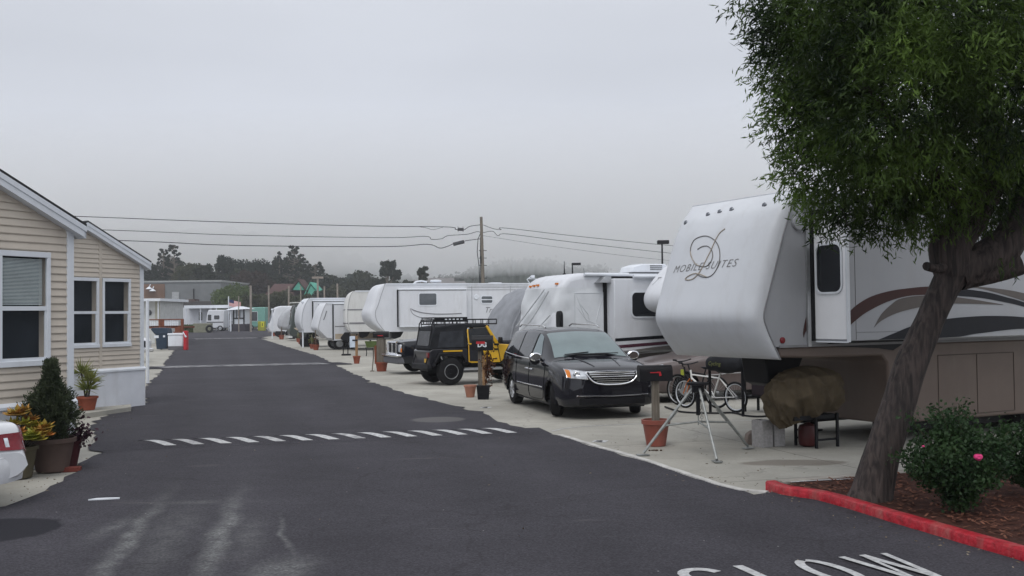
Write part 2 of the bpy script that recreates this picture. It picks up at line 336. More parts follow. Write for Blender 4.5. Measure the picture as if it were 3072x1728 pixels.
# concrete lot under both rows of pitches
sheet('concrete_lot', [(-130,4),(80,4),(80,240),(-130,240)], -0.012, CONC)
RE = [(-25.8,103),(-15.74,70.5),(-10.17,52.98),(-5.98,37.2),(-4.12,30.4),(-2.52,25.65),(-1.45,22.9),(-0.62,20.75),(-0.3,19.1),(0.71,16.85),(1.68,13.99),(2.18,12.26),(2.62,11.15)]
LE = [(-35.0,109),(-20.9,62.5),(-16.1,47.0),(-13.5,38.9),(-12.0,33.8),(-10.3,28.3),(-9.1,25.0),(-8.75,23.5),(-8.7,22.0),(-7.9,19.0),(-7.0,17.0),(-6.2,15.0),(-5.85,13.8),(-5.75,13.0),(-5.5,11.6),(-5.5,11.0),(-6.4,9.0),(-14,7.0)]
road_pts = ragged(RE, 0.05, 0.35, 3) + [(2.95,11.35),(3.35,10.75),(3.75,9.6),(4.05,8.6),(4.35,7.7),(5.0,5.0),(5.2,4.2),(-14,4.2)] + ragged(LE[::-1], 0.06, 0.35, 5) + [(-62,150),(-95,150),(-95,186),(-33,186),(-31,150)]
sheet('road', road_pts, 0.004, ASPH)
PAINT = M('road_paint', (0.30, 0.30, 0.31), 0.7, noise=0.2, scale=22, col2=(0.56, 0.57, 0.57), dirt=0.35)
PAINTW = M('worn_road_paint', (0.20, 0.20, 0.21), 0.8, noise=0.5, scale=10, col2=(0.5,0.5,0.5)); PAINTF = M('ghost_road_paint', (0.10, 0.10, 0.11), 0.8, noise=0.5, scale=1.2, col2=(0.26,0.26,0.265))
# ---- speed humps with slanted stripes
def hump(A, B, half, h, stripes, mat, slant=0.62, x0=0.25, pitch=0.42, wd=0.24, q0=-0.33, q1=0.30, name='speed_hump'):
    A = Vector((*A, 0)); B = Vector((*B, 0)); d = (B-A); L = d.length; d.normalize(); n = Vector((-d.y, d.x, 0))
    def hz(q, s): 
        e = min(1, max(0, s/0.5), max(0, (L-s)/0.5)); return 0.006 + h*e*(0.5+0.5*math.cos(math.pi*max(-1, min(1, q/half))))
    mb = MB(); mb.grid(lambda a, b: tuple(A + d*(a*L) + n*((b*2-1)*half) + Vector((0,0,hz((b*2-1)*half, a*L)))), 60, 14); o = struct(mb.build(name, ASPH))
    mm = [mat] if not isinstance(mat, list) else mat
    objs = [MB() for _ in mm]
    for i in range(stripes):
        s0 = x0 + i*pitch
        def P(a, b):
            q = q1 + (q0-q1)*a; s = s0 + slant*a + wd*b; return tuple(A + d*s + n*q + Vector((0,0,hz(q, s)+0.006)))
        objs[(i*7) % 3 == 1 and len(mm) > 1 and i < 10].grid(P, 8, 2)
    for b_, m_ in zip(objs, mm):
        if b_.v: struct(b_.build('hump_stripes', m_))
hump((-6.45,16.02), (0.55,17.5), 0.5, 0.07, 14, [PAINT, PAINTW], x0=0.33, wd=0.175)
hump((-15.3,41.3), (-6.9,43.4), 0.5, 0.08, 16, PAINTF, x0=0.5, wd=0.36, q0=-.34, q1=-.05)
hump((-31.5,97.2), (-24.0,99.5), 0.6, 0.10, 14, PAINTF, x0=0.5, wd=0.36)
# ---- SLOW stencilled on the asphalt
def slow(x, y):
    a = Vector((math.cos(R(13.0)), math.sin(R(13.0)))); dn = Vector((0.26, -0.80)).normalized()
    p = Vector((1.19, 7.95)) + a*x - dn*(y-0.82); return (p.x, p.y, 0.011)
def letters(defs, mapf, mat, name='road_marking'):
    mb = MB()
    for qi, poly in enumerate(defs):
        n = len(poly)//2; L_, R_ = poly[:n], poly[n:][::-1]
        vs = [mapf(*p) for p in L_] + [mapf(*p) for p in R_]; vs = [(a, b, c+.0015*qi) for a, b, c in vs]
        mb.add(vs, [(i, i+1, n+i+1, n+i) for i in range(n-1)])
    return struct(mb.build(name, mat, flat=True))
def stroke(pts, wdt):
    Lp, Rp = [], []
    for i, p in enumerate(pts):
        a = pts[max(0, i-1)]; b = pts[min(len(pts)-1, i+1)]; dx, dy = b[0]-a[0], b[1]-a[1]; l = math.hypot(dx, dy)
        nx, ny = -dy/l*wdt/2, dx/l*wdt/2; Lp.append((p[0]+nx, p[1]+ny)); Rp.append((p[0]-nx, p[1]-ny))
    return Lp + Rp[::-1]
arc = lambda cx, cy, rx, ry, a0, a1, k=12: [(cx+rx*math.cos(R(a0+(a1-a0)*i/k)), cy+ry*math.sin(R(a0+(a1-a0)*i/k))) for i in range(k+1)]
SL = [stroke(arc(0.17,0.56,0.15,0.19,20,250)+arc(0.17,0.20,0.15,0.18,70,-160), 0.085),
      stroke([(0.55,0.76),(0.55,0.04),(0.80,0.04)], 0.085),
      stroke(arc(1.12,0.40,0.13,0.36,97,263), 0.075), stroke(arc(1.12,0.40,0.13,0.36,83,-83), 0.075),
      stroke([(1.47,0.78),(1.555,0.02)], 0.065), stroke([(1.565,0.02),(1.655,0.78)], 0.04), stroke([(1.655,0.78),(1.745,0.02)], 0.065), stroke([(1.755,0.02),(1.85,0.78)], 0.055)]
letters(SL, slow, PAINT)
# site numbers and thin painted lines on the concrete
def gnum(txt, u, v, s):
    p = gp(u, v)
    mb = MB(); 
    def mp_(x, y): return (p.x + x*0.95 + y*0.3, p.y + y*0.95 - x*0.3, -0.008)
    mb.add([mp_(-s*0.5,-s*0.6), mp_(s*0.5,-s*0.6), mp_(s*0.5,s*0.6), mp_(-s*0.5,s*0.6)], [(0,1,2,3)]); struct(mb.build('number_patch', PAINT, flat=True))
    struct(text_mesh(txt, s*1.1, lambda x, y: (*mp_(x - s*0.32, y - s*0.4)[:2], -0.005), 'site_number', BLK, bold=0.01))
gnum('2', 1800, 1322, 0.22); gnum('2', 1458, 1221, 0.22)
def line(pts, wdt, z, mat, name='painted_line'):
    P_ = [gp(*p) for p in pts]; mb = MB(); s = stroke([(p.x, p.y) for p in P_], wdt); n = len(P_)
    mb.add([(x, y, z) for x, y in s[:n]] + [(x, y, z) for x, y in s[n:][::-1]], [(i, i+1, n+i+1, n+i) for i in range(n-1)]); return struct(mb.build(name, mat, flat=True))
line([(1655,1292),(1690,1284),(1730,1279),(1800,1275),(1900,1271),(2050,1267),(2275,1259)], 0.035, -0.008, PAINT)
line([(2380,1256),(2600,1258),(2700,1268)], 0.035, -0.008, PAINT)
# low concrete lip along the edge of the right-hand lot near the camera
lip = MB()
for i in range(len(RE)-1):
    pass
lipP = [(0.76,16.85),(1.74,13.99),(2.25,12.26),(2.55,11.45),(2.80,11.28)]
sL = stroke(ragged(lipP, 0.015, 0.3, 9), 0.09); n = len(sL)//2
mbl = MB(); mbl.add([(x,y,0.014) for x,y in sL[:n]]+[(x,y,0.014) for x,y in sL[n:][::-1]]+[(x,y,-0.02) for x,y in sL[:n]]+[(x,y,-0.02) for x,y in sL[n:][::-1]], [(i,i+1,n+i+1,n+i) for i in range(n-1)]+[(i,i+1,2*n+i+1,2*n+i) for i in range(n-1)]+[(n+i,n+i+1,3*n+i+1,3*n+i) for i in range(n-1)])
struct(mbl.build('concrete_lip', M('lip_concrete', (0.47,0.46,0.44), 0.9, noise=0.25, scale=5)))
# ---- planting bed with red kerb
REDK = M('red_kerb_paint', (0.33, 0.012, 0.022), 0.5, noise=0.35, scale=13, bump=0.6, bscale=30, dirt=0.6)
bed = [(2.95,11.35),(3.4,10.75),(4.0,8.7),(4.45,7.3),(5.1,5.0),(9,5.0),(9,13.2),(6.0,12.6),(4.4,12.05),(3.3,11.65)]
MUL = surf_mat('mulch_soil', (0.05, 0.02, 0.014), 0.4, 9, 1.0, 30)
sheet('planting_bed', bed, 0.06, MUL)
def kerb(pts, wdt, h, mat, name):
    pts = [Vector((*p, 0)) for p in pts]; ring = []
    prof = [(-wdt/2,-0.02),(-wdt/2,h*0.82),(-wdt*0.36,h),(wdt*0.42,h),(wdt/2,h*0.9),(wdt/2,-0.02)]
    mb = MB(); vs = []
    for i, p in enumerate(pts):
        d = (pts[min(i+1,len(pts)-1)]-pts[max(0,i-1)]).normalized(); n_ = Vector((-d.y,d.x,0))
        vs += [p+n_*a+Vector((0,0,b)) for a, b in prof]
    k = len(prof); mb.add(vs, [(i*k+j, i*k+j+1, (i+1)*k+j+1, (i+1)*k+j) for i in range(len(pts)-1) for j in range(k-1)] + [tuple(range(k)), tuple(range((len(pts)-1)*k, len(pts)*k))][:2])
    return struct(mb.build(name, mat, angle=50))
def smooth_path(pts, n=6):
    out = []
    P_ = [Vector(p) for p in pts]
    for i in range(len(P_)-1):
        a, b, c, d = P_[max(0,i-1)], P_[i], P_[i+1], P_[min(len(P_)-1,i+2)]
        for k in range(n):
            t = k/n; out.append(0.5*((2*b)+(-a+c)*t+(2*a-5*b+4*c-d)*t*t+(-a+3*b-3*c+d)*t**3))
    out.append(P_[-1]); return out
kp = smooth_path([(2.90,11.52),(2.98,11.15),(3.30,10.72),(3.62,9.6),(3.92,8.6),(4.2,7.7),(4.6,6.2),(4.9,5.0)], 8)
kp = [(p.x + random.gauss(0,0.004), p.y) for p in kp]
kerb([(p[0], p[1]) for p in kp], 0.13, 0.095, REDK, 'red_kerb')
kerb([(3.02,11.60),(3.2,11.68),(3.45,11.78),(4.4,12.12),(6.0,12.7),(9,13.4)], 0.13, 0.08, M('kerb_concrete', (0.30,0.28,0.25), 0.9, noise=0.25, scale=5), 'concrete_kerb')
line([(2370,1463),(2400,1461),(2470,1457),(2560,1453)], 0.05, 0.066, PAINT, 'pale_strip')
# mulch chips
n = 5200; cx = rng.uniform(2.9, 7.5, n); cy = rng.uniform(6.0, 12.2, n)
def inbed(x, y):
    c = False; j = len(bed)-1
    for i in range(len(bed)):
        if ((bed[i][1] > y) != (bed[j][1] > y)) and (x < (bed[j][0]-bed[i][0])*(y-bed[i][1])/(bed[j][1]-bed[i][1])+bed[i][0]): c = not c
        j = i
    return c
ok = np.array([inbed(a-0.09, b) for a, b in zip(cx, cy)]); cx, cy = cx[ok], cy[ok]; n = len(cx)
a = rng.uniform(0, 6.28, n); tl = rng.uniform(-0.5, 0.5, n); L_ = rng.uniform(0.012, 0.04, n); W_ = rng.uniform(0.005, 0.014, n)
vs = np.zeros((n, 4, 3)); ca, sa = np.cos(a), np.sin(a)
for k, (p, q) in enumerate(((-1,-1),(1,-1),(1,1),(-1,1))):
    vs[:,k,0] = cx + p*L_*ca - q*W_*sa; vs[:,k,1] = cy + p*L_*sa + q*W_*ca; vs[:,k,2] = 0.075 + p*L_*tl*0.6 + rng.uniform(0, 0.008, n)
MCH = M('mulch_chips', (0.055, 0.022, 0.015), 0.9, noise=0.7, scale=9, col2=(0.19,0.085,0.055))
tag(fast_mesh('mulch', vs.reshape(-1,3), np.arange(n*4).reshape(-1,4), MCH), 'reddish bark mulch spread over the bed behind the red kerb', 'mulch', kind='stuff')
# litter on the asphalt and concrete
def flat_litter(name, label, cat, u, v, pts, mat, z=0.012, group=None):
    p = gp(u, v); mb = MB(); mb.prism(pts, 0, 0.012, 'z'); o = mb.build(name, mat); o.location = (p.x, p.y, z-0.006); tag(o, label, cat, group); return o
flat_litter('paper_scrap', 'white paper scrap lying on the asphalt near the white car', 'litter', 313, 1500, [(-.16,-.05),(-.02,-.03),(.16,.02),(.15,.06),(.0,.05),(-.1,.03)], WTRIM)
def clod(name, label, u, v, s, sx=1.0, cat='litter'):
    p = gp(u, v); mb = MB(); rr = random.Random(int(u))
    for k in range(9):
        a_, r_ = rr.uniform(0, 6.28), rr.uniform(0, 1)*s
        q = Vector((math.cos(a_)*r_*sx, math.sin(a_)*r_*0.6, 0)); hh = s*rr.uniform(0.15, 0.4)
        mb.lathe([(0.001,-.01),(hh*0.9,0.0),(hh,hh*0.5),(hh*0.5,hh*0.9),(0.001,hh)], tuple(q), 7)
    o = mb.build(name, M('dead_leaves', (0.06,0.04,0.03), 0.9, noise=0.4), flat=True); o.location = (p.x, p.y, -0.01); tag(o, label, cat)
clod('leaf_clump', 'small brown leaf clump under the middle tripod leg', 2153, 1384, 0.07, 1.3)
clod('leaf_clump', 'brown leaf bits lying beside the terracotta pot foot', 1966, 1350, 0.06, 1.8)
clod('pebble', 'lone dark pebble on the concrete near the road edge', 2176, 1441, 0.02, 1, 'pebble')

# raised concrete step beside the second park home, and a rough slab edge by the first
def slab(name, pts, z, mat):
    mb = MB(); mb.prism(pts, -.02, z, 'z'); return struct(mb.build(name, mat, bevel=.01))
slab('concrete_step', [(-8.62,22.9),(-8.35,22.2),(-8.75,20.9),(-9.6,19.6),(-10.6,19.4),(-9.75,21.15)], .10, CONC)

# ------------------------------------------------------------------ trailers and motorhomes
def interp(z, tab, k):
    tab = sorted(tab)
    if z <= tab[0][0]: return tab[0][k]
    for a, b in zip(tab[:-1], tab[1:]):
        if z <= b[0]:
            t = (z-a[0])/max(1e-6, b[0]-a[0]); return a[k]+(b[k]-a[k])*t
    return tab[-1][k]
def smooth_tab(tab, n=5):
    tab = sorted(tab); P_ = smooth_path([Vector(t) for t in tab], n); return [tuple(p) for p in P_]
def cap_x(tab, W, y, z, p=3.2):
    r = abs((y-W/2)/(W/2)); return interp(z, tab, 1) - interp(z, tab, 2)*max(0, 1-min(1, r)**p)**(1/p)
def make_cap(parent, tab, W, mat, p=3.2, name='front_cap', ny=36):
    tab = smooth_tab(tab); vs = []
    for z, xs, d in tab:
        for j in range(ny+1):
            th = -math.pi/2 + math.pi*j/ny; c, s = math.cos(th), math.sin(th)
            vs.append((xs - d*abs(c)**(2/p), W/2 + W/2*math.copysign(abs(s)**(2/p), s), z))
    k = ny+1; mb = MB(); mb.add(vs, [(i*k+j, i*k+j+1, (i+1)*k+j+1, (i+1)*k+j) for i in range(len(tab)-1) for j in range(ny)])
    return mb.build(name, mat, parent, angle=60), tab
def rrect(cx, cy, w_, h_, r, k=5):
    out = []
    for sx_, sy_, a0 in ((1,1,0),(-1,1,90),(-1,-1,180),(1,-1,270)):
        for i in range(k+1):
            a = R(a0+90*i/k); out.append((cx+sx_*(w_/2-r)+r*math.cos(a), cy+sy_*(h_/2-r)+r*math.sin(a)))
    return out
def window(parent, x0, x1, z0, z1, y, r=0.08, glass=None, frame=None, fw=0.03, ax='y', out=-1, split=False):
    """a framed window whose plane faces out (-1 or 1) along ax, at coordinate y"""
    cx, cz, ww, hh = (x0+x1)/2, (z0+z1)/2, x1-x0, z1-z0; fr = MB()
    o_, i_ = rrect(cx, cz, ww+2*fw, hh+2*fw, r+fw), rrect(cx, cz, ww, hh, r); n = len(o_)
    def P(p, d): return (p[0], y+out*d, p[1]) if ax == 'y' else (y+out*d, p[0], p[1])
    fr.add([P(p, -0.01) for p in o_]+[P(p, 0.02) for p in o_]+[P(p, 0.02) for p in i_]+[P(p, -0.01) for p in i_], [(a*n+j, a*n+(j+1)%n, (a+1)*n+(j+1)%n, (a+1)*n+j) for a in range(3) for j in range(n)])
    f = fr.build('window', frame or WTRIM, parent)
    g = MB(); g.prism(i_, y+out*0.004, y+out*0.010, ax) if ax == 'y' else g.prism(i_, y+out*0.004, y+out*0.010, 'x')
    g.build('pane', glass or DGLASS, f)
    if split:
        s = MB(); (s.box(x0, x1, *sorted((y+out*0.008, y+out*0.022)), cz-0.025, cz+0.025) if ax == 'y' else s.box(*sorted((y+out*0.008, y+out*0.022)), x0, x1, cz-0.025, cz+0.025)); s.build('sash', frame or WTRIM, f)
    return f
def patch(parent, pts, y0, mat, name='side_stripe', th=0.004, out=-1):
    mb = MB(); a = y0+out*0.002; mb.prism(pts, a, a+out*th, 'y'); return mb.build(name, mat, parent, flat=True)
def wheel(parent, x, y, r, wd, rim=None, ax='y', rr=0.6, name='wheel', side=-1, spokes=0):
    mb = MB(); h = wd/2
    mb.lathe([(r*rr,-h*0.9),(r*0.86,-h),(r*0.97,-h*0.8),(r,-h*0.45),(r,h*0.45),(r*0.97,h*0.8),(r*0.86,h),(r*rr,h*0.9)], (x, y, r), 32, ax, caps=False)
    t = mb.build(name, RUB, parent, angle=40); m2 = MB(); o = side
    m2.lathe([(r*rr,-h*0.9),(r*rr*0.93,o*h*0.8),(r*rr*0.85,o*h*0.45),(r*0.16,o*h*0.55),(r*0.14,o*h*0.8),(0.002,o*h*0.82)] if not spokes else [(r*rr*1.0,o*h*0.95),(r*rr*0.9,o*h*0.85),(r*rr*0.84,o*h*0.1),(0.002,o*h*0.1)], (x, y, r), 28, ax, caps=False)
    if spokes:
        for k in range(spokes):
            a = 2*math.pi*k/spokes; m2.tube([(x+r*0.1*math.cos(a), y+o*h*0.8, r+r*0.1*math.sin(a)), (x+r*rr*0.9*math.cos(a), y+o*h*0.82, r+r*rr*0.9*math.sin(a))], r*0.065, 6)
        m2.lathe([(r*0.15,o*h*0.4),(r*0.15,o*h*0.88),(0.002,o*h*0.92)], (x,y,r), 16, ax, caps=False)
    m2.build('rim', rim or ALU, t)
    return t
def ac_unit(parent, x, y, z, l=0.95, wd=0.7, h=0.30, name='air_conditioner', grille=True):
    mb = MB(); mb.prism([(x,z+0.05),(x+0.08,z+h*0.75),(x+0.35,z+h),(x+l-0.05,z+h),(x+l,z+h*0.8),(x+l,z+0.05)], y, y+wd, 'y')
    o = mb.build(name, WTRIM, parent, bevel=0.03); b = MB(); b.box(x-0.05, x+l+0.02, y-0.02, y+wd+0.02, z-0.01, z+0.052); b.build('base', BLK, o)
    if grille:
        g = MB()
        for i in range(12):
            for j in range(3): g.box(x+l*0.52+i*0.033, x+l*0.52+i*0.033+0.016, y-0.006, y+0.002, z+h*0.42+j*0.052, z+h*0.42+j*0.052+0.036)
        g.build('grille', BLK, o)
    return o

# ---- the near fifth wheel with the script emblem on its nose
BR = M('brown_decal', (0.045, 0.017, 0.015), 0.45, spec=.2); TAU = M('taupe_decal', (0.10, 0.088, 0.082), 0.45, spec=.2)
BKD = M('black_decal', (0.006, 0.007, 0.011), 0.4, spec=.2); WHD = M('white_decal', (0.55, 0.56, 0.58), 0.35)
rv = thing('fifth_wheel_trailer', 'big white and tan fifth wheel trailer with a script emblem on its nose', 'trailer', (3.76, 14.2, 0), rot(62))
W = 2.36; L = 10.5; T = 3.72
tabB = [(1.33,-.02,.02),(1.36,-.04,.10),(1.44,-.08,.18),(1.58,-.16,.25),(1.75,-.25,.29),(1.96,-.31,.31),(2.3,-.20,.33),(2.7,-.06,.34),(3.1,.08,.34),(3.3,.16,.32),(3.45,.22,.28),(3.56,.27,.20),(3.65,.31,.11),(3.70,.33,.05),(3.72,.335,.01)]
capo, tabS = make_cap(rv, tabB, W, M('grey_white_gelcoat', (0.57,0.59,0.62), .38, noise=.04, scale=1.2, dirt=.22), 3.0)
seam = [(x, z) for z, x, d in tabS if 1.5 < z < 3.71]
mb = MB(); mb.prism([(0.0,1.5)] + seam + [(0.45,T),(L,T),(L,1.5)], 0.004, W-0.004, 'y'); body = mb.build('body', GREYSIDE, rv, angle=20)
mb = MB(); mb.tube([(x, -0.002, z) for z, x, d in tabS if z < 3.71], 0.012, 6); mb.build('seam_trim', M('trim_grey', (0.2,0.2,0.21), 0.4), rv)
mb = MB(); mb.prism([(-.03,1.5),(-.02,1.36),(.6,1.335),(2.0,1.33),(2.10,1.22),(2.12,.30),(L,.24),(L,1.5)], 0.02, W-0.02, 'y'); mb.build('skirt', TAN, rv, bevel=0.03)
mb = MB(); mb.box(-.04, L, -0.014, 0.004, 1.495, 1.53); mb.build('belt_trim', M('trim_grey', (0.2,0.2,0.21), 0.4), rv)
mb = MB(); mb.box(.35, L, -0.03, 0.10, 3.64, 3.70); mb.box(.35, L, -0.015, W+0.015, 3.715, 3.74); mb.build('roof_edge', WTRIM, rv)
mb = MB()
for x in (3.2, 4.1, 5.0): mb.box(x, x+0.008, 0.012, 0.022, .35, 1.3)
mb.box(3.2, 5.0, 0.011, 0.021, .35, .358); mb.box(3.2, 5.0, 0.011, 0.021, 1.29, 1.3); mb.build('compartment_gap', M('panel_line', (0.075,0.058,0.05), 0.8), rv)
# dark frame underside and landing legs
mb = MB(); mb.box(2.2, 10.3, 0.3, 0.42, .14, .30); mb.box(2.2, 10.3, W-.42, W-.3, .14, .30); mb.build('chassis', BLK, rv)
for y in (0.35, W-0.45):
    mb = MB(); mb.box(2.35, 2.47, y, y+.12, 0.03, .4); mb.box(2.25, 2.57, y-.08, y+.2, 0.0, .03); mb.build('landing_leg', BLK, rv)
for x in (5.6, 6.5):
    wheel(rv, x, 0.2, 0.38, 0.24); wheel(rv, x, W-.2, 0.38, 0.24, side=1)
mb = MB(); mb.prism([(0.55,1.34),(1.35,1.34),(1.15,.98),(.80,.86),(.62,.92)], 0.95, 1.5, 'y'); mb.build('pin_box', BLK, rv, bevel=0.02)
# slide-out room
SY = -0.62
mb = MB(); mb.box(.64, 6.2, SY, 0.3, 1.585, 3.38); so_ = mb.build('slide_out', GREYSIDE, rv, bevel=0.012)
mb = MB(); mb.box(.630, .6385, SY+0.02, -0.008, 1.61, 3.36); mb.build('end_panel', M('lit_gelcoat', (0.80,0.81,0.83), .4, noise=.03), so_)  # end wall in lighter white, painting in the light it catches from the front
mb = MB(); mb.box(.615, .66, SY-0.03, SY+0.0, 1.57, 3.39); mb.box(.62, .655, SY+0.0, -0.03, 1.56, 1.582); mb.build('edge_trim', WTRIM, so_)
mb = MB(); mb.box(.56, .628, -0.024, 0.0, 1.58, 3.46); mb.box(.56, 6.3, -0.024, 0.0, 3.39, 3.46); mb.build('seal', BLK, so_)
mb = MB(); mb.box(.48, .52, -0.03, 0.0, 1.50, 3.5); mb.box(.53, .55, -0.02, 0.0, 1.50, 3.5); mb.build('flange', ALU, so_)
window(so_, SY+0.09, SY+0.54, 2.27, 2.93, .629, 0.10, ax='x', out=-1)
mb = MB(); mb.box(.79, .793, SY-0.004, SY+0.002, 1.6, 3.37); mb.box(.79, 6.1, SY-.003, SY+.002, 1.70, 1.703); mb.build('panel_joint', M('gap_dark', (0.05,0.045,0.04), 0.8), so_)
def sp(pts, k=4): return [tuple(p) for p in smooth_path([Vector(p) for p in pts], k)]
def band(top, bot): return sp(top) + sp(bot)[::-1]
patch(so_, band([(.645,1.97),(.81,2.08),(1.1,2.2),(1.5,2.28),(1.91,2.32),(2.28,2.34),(2.75,2.32)], [(.645,1.78),(.77,1.86),(1.0,1.98),(1.4,2.12),(1.8,2.2),(2.18,2.22),(2.64,2.23)]), SY, BR)
patch(so_, band([(2.75,2.32),(2.97,2.31),(3.53,2.26),(3.99,2.18),(4.4,2.1),(5.4,1.85)], [(2.64,2.23),(2.92,2.2),(3.3,2.18),(3.75,2.13),(4.4,2.03),(5.3,1.80)]), SY, BKD)
patch(so_, band([(2.8,2.352),(3.53,2.33),(4.41,2.24),(5.4,2.0)], [(2.8,2.345),(3.31,2.32),(3.76,2.25),(4.4,2.12),(5.4,1.88)]), SY, TAU)
patch(so_, band([(1.14,1.77),(1.29,1.95),(1.5,2.09),(1.7,2.17),(2.18,2.21),(2.92,2.18),(3.91,2.07)], [(1.14,1.77),(1.29,1.86),(1.59,1.96),(1.98,2.03),(2.3,2.06),(2.85,2.09),(3.9,2.065)]), SY, TAU)
patch(so_, band([(1.22,1.592),(1.58,1.69),(1.89,1.77),(2.42,1.85),(2.69,1.87),(3.07,1.89),(3.63,1.9),(4.39,1.87),(5.5,1.75)], [(1.24,1.59),(1.78,1.59),(2.5,1.592),(2.9,1.60),(3.2,1.63),(3.51,1.65),(3.97,1.68),(4.38,1.69),(5.5,1.66)]), SY, BKD)
patch(rv, sp([(.41,1.69),(.43,1.79),(.475,1.92)]) + sp([(.475,1.73),(.44,1.68),(.42,1.63)]), 0.004, BR)
patch(rv, [(.7,1.50),(1.05,1.57),(2.6,1.57),(2.2,1.40),(1.9,1.44),(1.0,1.49)], 0.0, BKD)  # slide's shadow painted on the belt, merged with the dark swoosh
# porch speaker, clearance lights, fittings
mb = MB(); mb.lathe([(0.12,0.01),(0.125,-0.01),(0.11,-0.03),(0.04,-0.035),(0.002,-0.03)], (.36,0,3.27), 24, 'y', caps=False); mb.build('round_vent', GREYSIDE, rv)
mb = MB(); mb.lathe([(0.045,0.01),(0.045,-0.012),(0.03,-0.02),(0.002,-0.02)], (.02,0,1.60), 20, 'y', caps=False); mb.build('marker_light', M('red_lens', (0.16,0.01,0.015), 0.2), rv)
for y, z in ((2.06,3.42),(1.55,3.50),(1.30,3.52),(1.04,3.53),(0.36,3.53)):
    mb = MB(); x = cap_x(tabS, W, y, z, 3.0)
    mb.lathe([(0.001,-0.012),(0.03,-0.012),(0.042,-0.004),(0.048,0.01)], (x-0.004,y,z), 16, 'x', caps=False); mb.build('clearance_light', M('lens_clear', (0.16,0.17,0.19), 0.15, 0.5), rv)
# lettering and emblem on the nose (reads left to right from the road)
DEC = M('emblem_grey', (0.13, 0.125, 0.12), 0.35); DEC2 = M('emblem_tan', (0.36, 0.31, 0.25), 0.35)
TE = (3.76, 14.2)
def nose(y, z, off=0.006): return (cap_x(tabS, W, y, z, 3.0) - off, y, z)
def capmap(u, v):
    # a point of the nose surface seen at this photo pixel (solved once, gives plain y,z on the shell)
    e = Vector((math.sin(R(62)), math.cos(R(62)))); n_ = Vector((-e.y, e.x)); d = CM @ Vector(((u-1536)/F, -(v-864)/F, -1)); xx = -0.5
    for _ in range(25):
        C3 = Vector(TE) + e*xx; det = d.x*(-n_.y) + n_.x*d.y
        s_ = (C3.x*(-n_.y) + n_.x*C3.y)/det; k_ = (d.x*C3.y - d.y*C3.x)/det; z = 2 + d.z*s_; xx = xx*0.5 + 0.5*cap_x(tabS, W, min(2.3, max(0.1, k_)), z, 3.0)
    return k_, z
c3_ = lambda x, y: capmap(1900+x/2.899, 500+y/2.899)
yA, zA = c3_(345, 925); yB, zB = c3_(905, 865)
cu = bpy.data.curves.new('t', 'FONT'); cu.body = 'MOBILE SUITES'; cu.size = 0.16; cu.shear = 0.3; cu.space_character = 1.18
o = bpy.data.objects.new('t', cu); COL.objects.link(o); dg = bpy.context.evaluated_depsgraph_get(); me = bpy.data.meshes.new_from_object(o.evaluated_get(dg)); tw = max(v.co.x for v in me.vertices); bpy.data.objects.remove(o)
text_mesh('MOBILE SUITES', 0.16, lambda x, y: nose(yA + (yB-yA)*x/tw, zA + (zB-zA)*x/tw + y), 'lettering', DEC, rv, shear=0.3, spacing=1.18, subdiv=0.06, bold=-0.002)
def on_nose(pts, r, mat, name, off=0.006):
    P_ = [nose(*c3_(*p), off=off) for p in sp(pts, 6)]; m = MB(); m.tube(P_, r if not isinstance(r, list) else [r[min(len(r)-1, int(i*len(r)/len(P_)))] for i in range(len(P_))], 6); return m.build(name, mat, rv)
on_nose([(560,720),(600,695),(650,692),(685,730),(690,790),(660,850),(610,870),(550,850),(505,780),(500,710),(530,640),(590,608),(650,605),(710,640),(745,700),(755,780),(740,860),(700,930),(650,960),(590,955),(545,925)], 0.007, DEC, 'emblem')
on_nose([(800,540),(755,575),(715,640),(680,720),(640,800),(600,880),(560,940),(510,980),(455,982),(475,955),(530,930),(580,935),(640,960)], 0.0085, DEC2, 'emblem')
on_nose([(497,735),(515,800),(545,845),(580,862)], 0.007, DEC2, 'emblem', 0.009)
tri = MB()

# ---- tripod stand under the pin box
tp = thing('tripod_stand', 'grey steel tripod jack standing under the nose of the big trailer', 'tripod stand', (2.55, 14.35, 0), 0)
top = Vector((2.62-2.55, 14.42-14.35, 1.02)); feet = [Vector((1.83-2.55, 14.38-14.35, 0)), Vector((2.72-2.55, 13.66-14.35, 0)), Vector((3.44-2.55, 14.95-14.35, 0))]
mb = MB(); mb.lathe([(0.05,.86),(0.09,.88),(0.09,.97),(0.16,.98),(0.16,1.01),(0.05,1.02)], (top.x, top.y, 0), 20); mb.tube([(top.x,top.y,0.55),(top.x,top.y,0.95)], 0.03, 10); mb.build('head', BLK, tp)
knees = []
for f in feet:
    d = (Vector((f.x, f.y, 0)) - Vector((top.x, top.y, 0))).normalized(); t0 = Vector((top.x, top.y, .93)) + d*0.08
    mb = MB(); ft = f + Vector((0,0,0.03)); mb.tube([t0, ft], 0.02, 8)
    kn = t0.lerp(ft, 0.58); knees.append(kn); mb.tube([t0.lerp(ft,0.30)-Vector((0,0,.05)), kn+Vector((0,0,-.03)), t0.lerp(ft,0.85)-Vector((0,0,-.004))], 0.008, 6)
    lg = mb.build('leg', STEEL, tp); m = MB(); pr = Vector((-d.y, d.x, 0)); m.add([tuple(f+d*a+pr*b+Vector((0,0,c))) for c in (0.0,0.012) for a,b in ((-.08,-.05),(.10,-.05),(.10,.05),(-.08,.05))], [(3,2,1,0),(4,5,6,7),(0,1,5,4),(1,2,6,5),(2,3,7,6),(3,0,4,7)]); m.build('foot', STEEL, lg)
ctr = sum(knees, Vector())/3 + Vector((0,0,0.0))
for kn in knees:
    mb = MB(); mb.tube([(top.x, top.y, ctr.z+0.05), kn], 0.014, 8); mb.build('spreader', STEEL, tp)
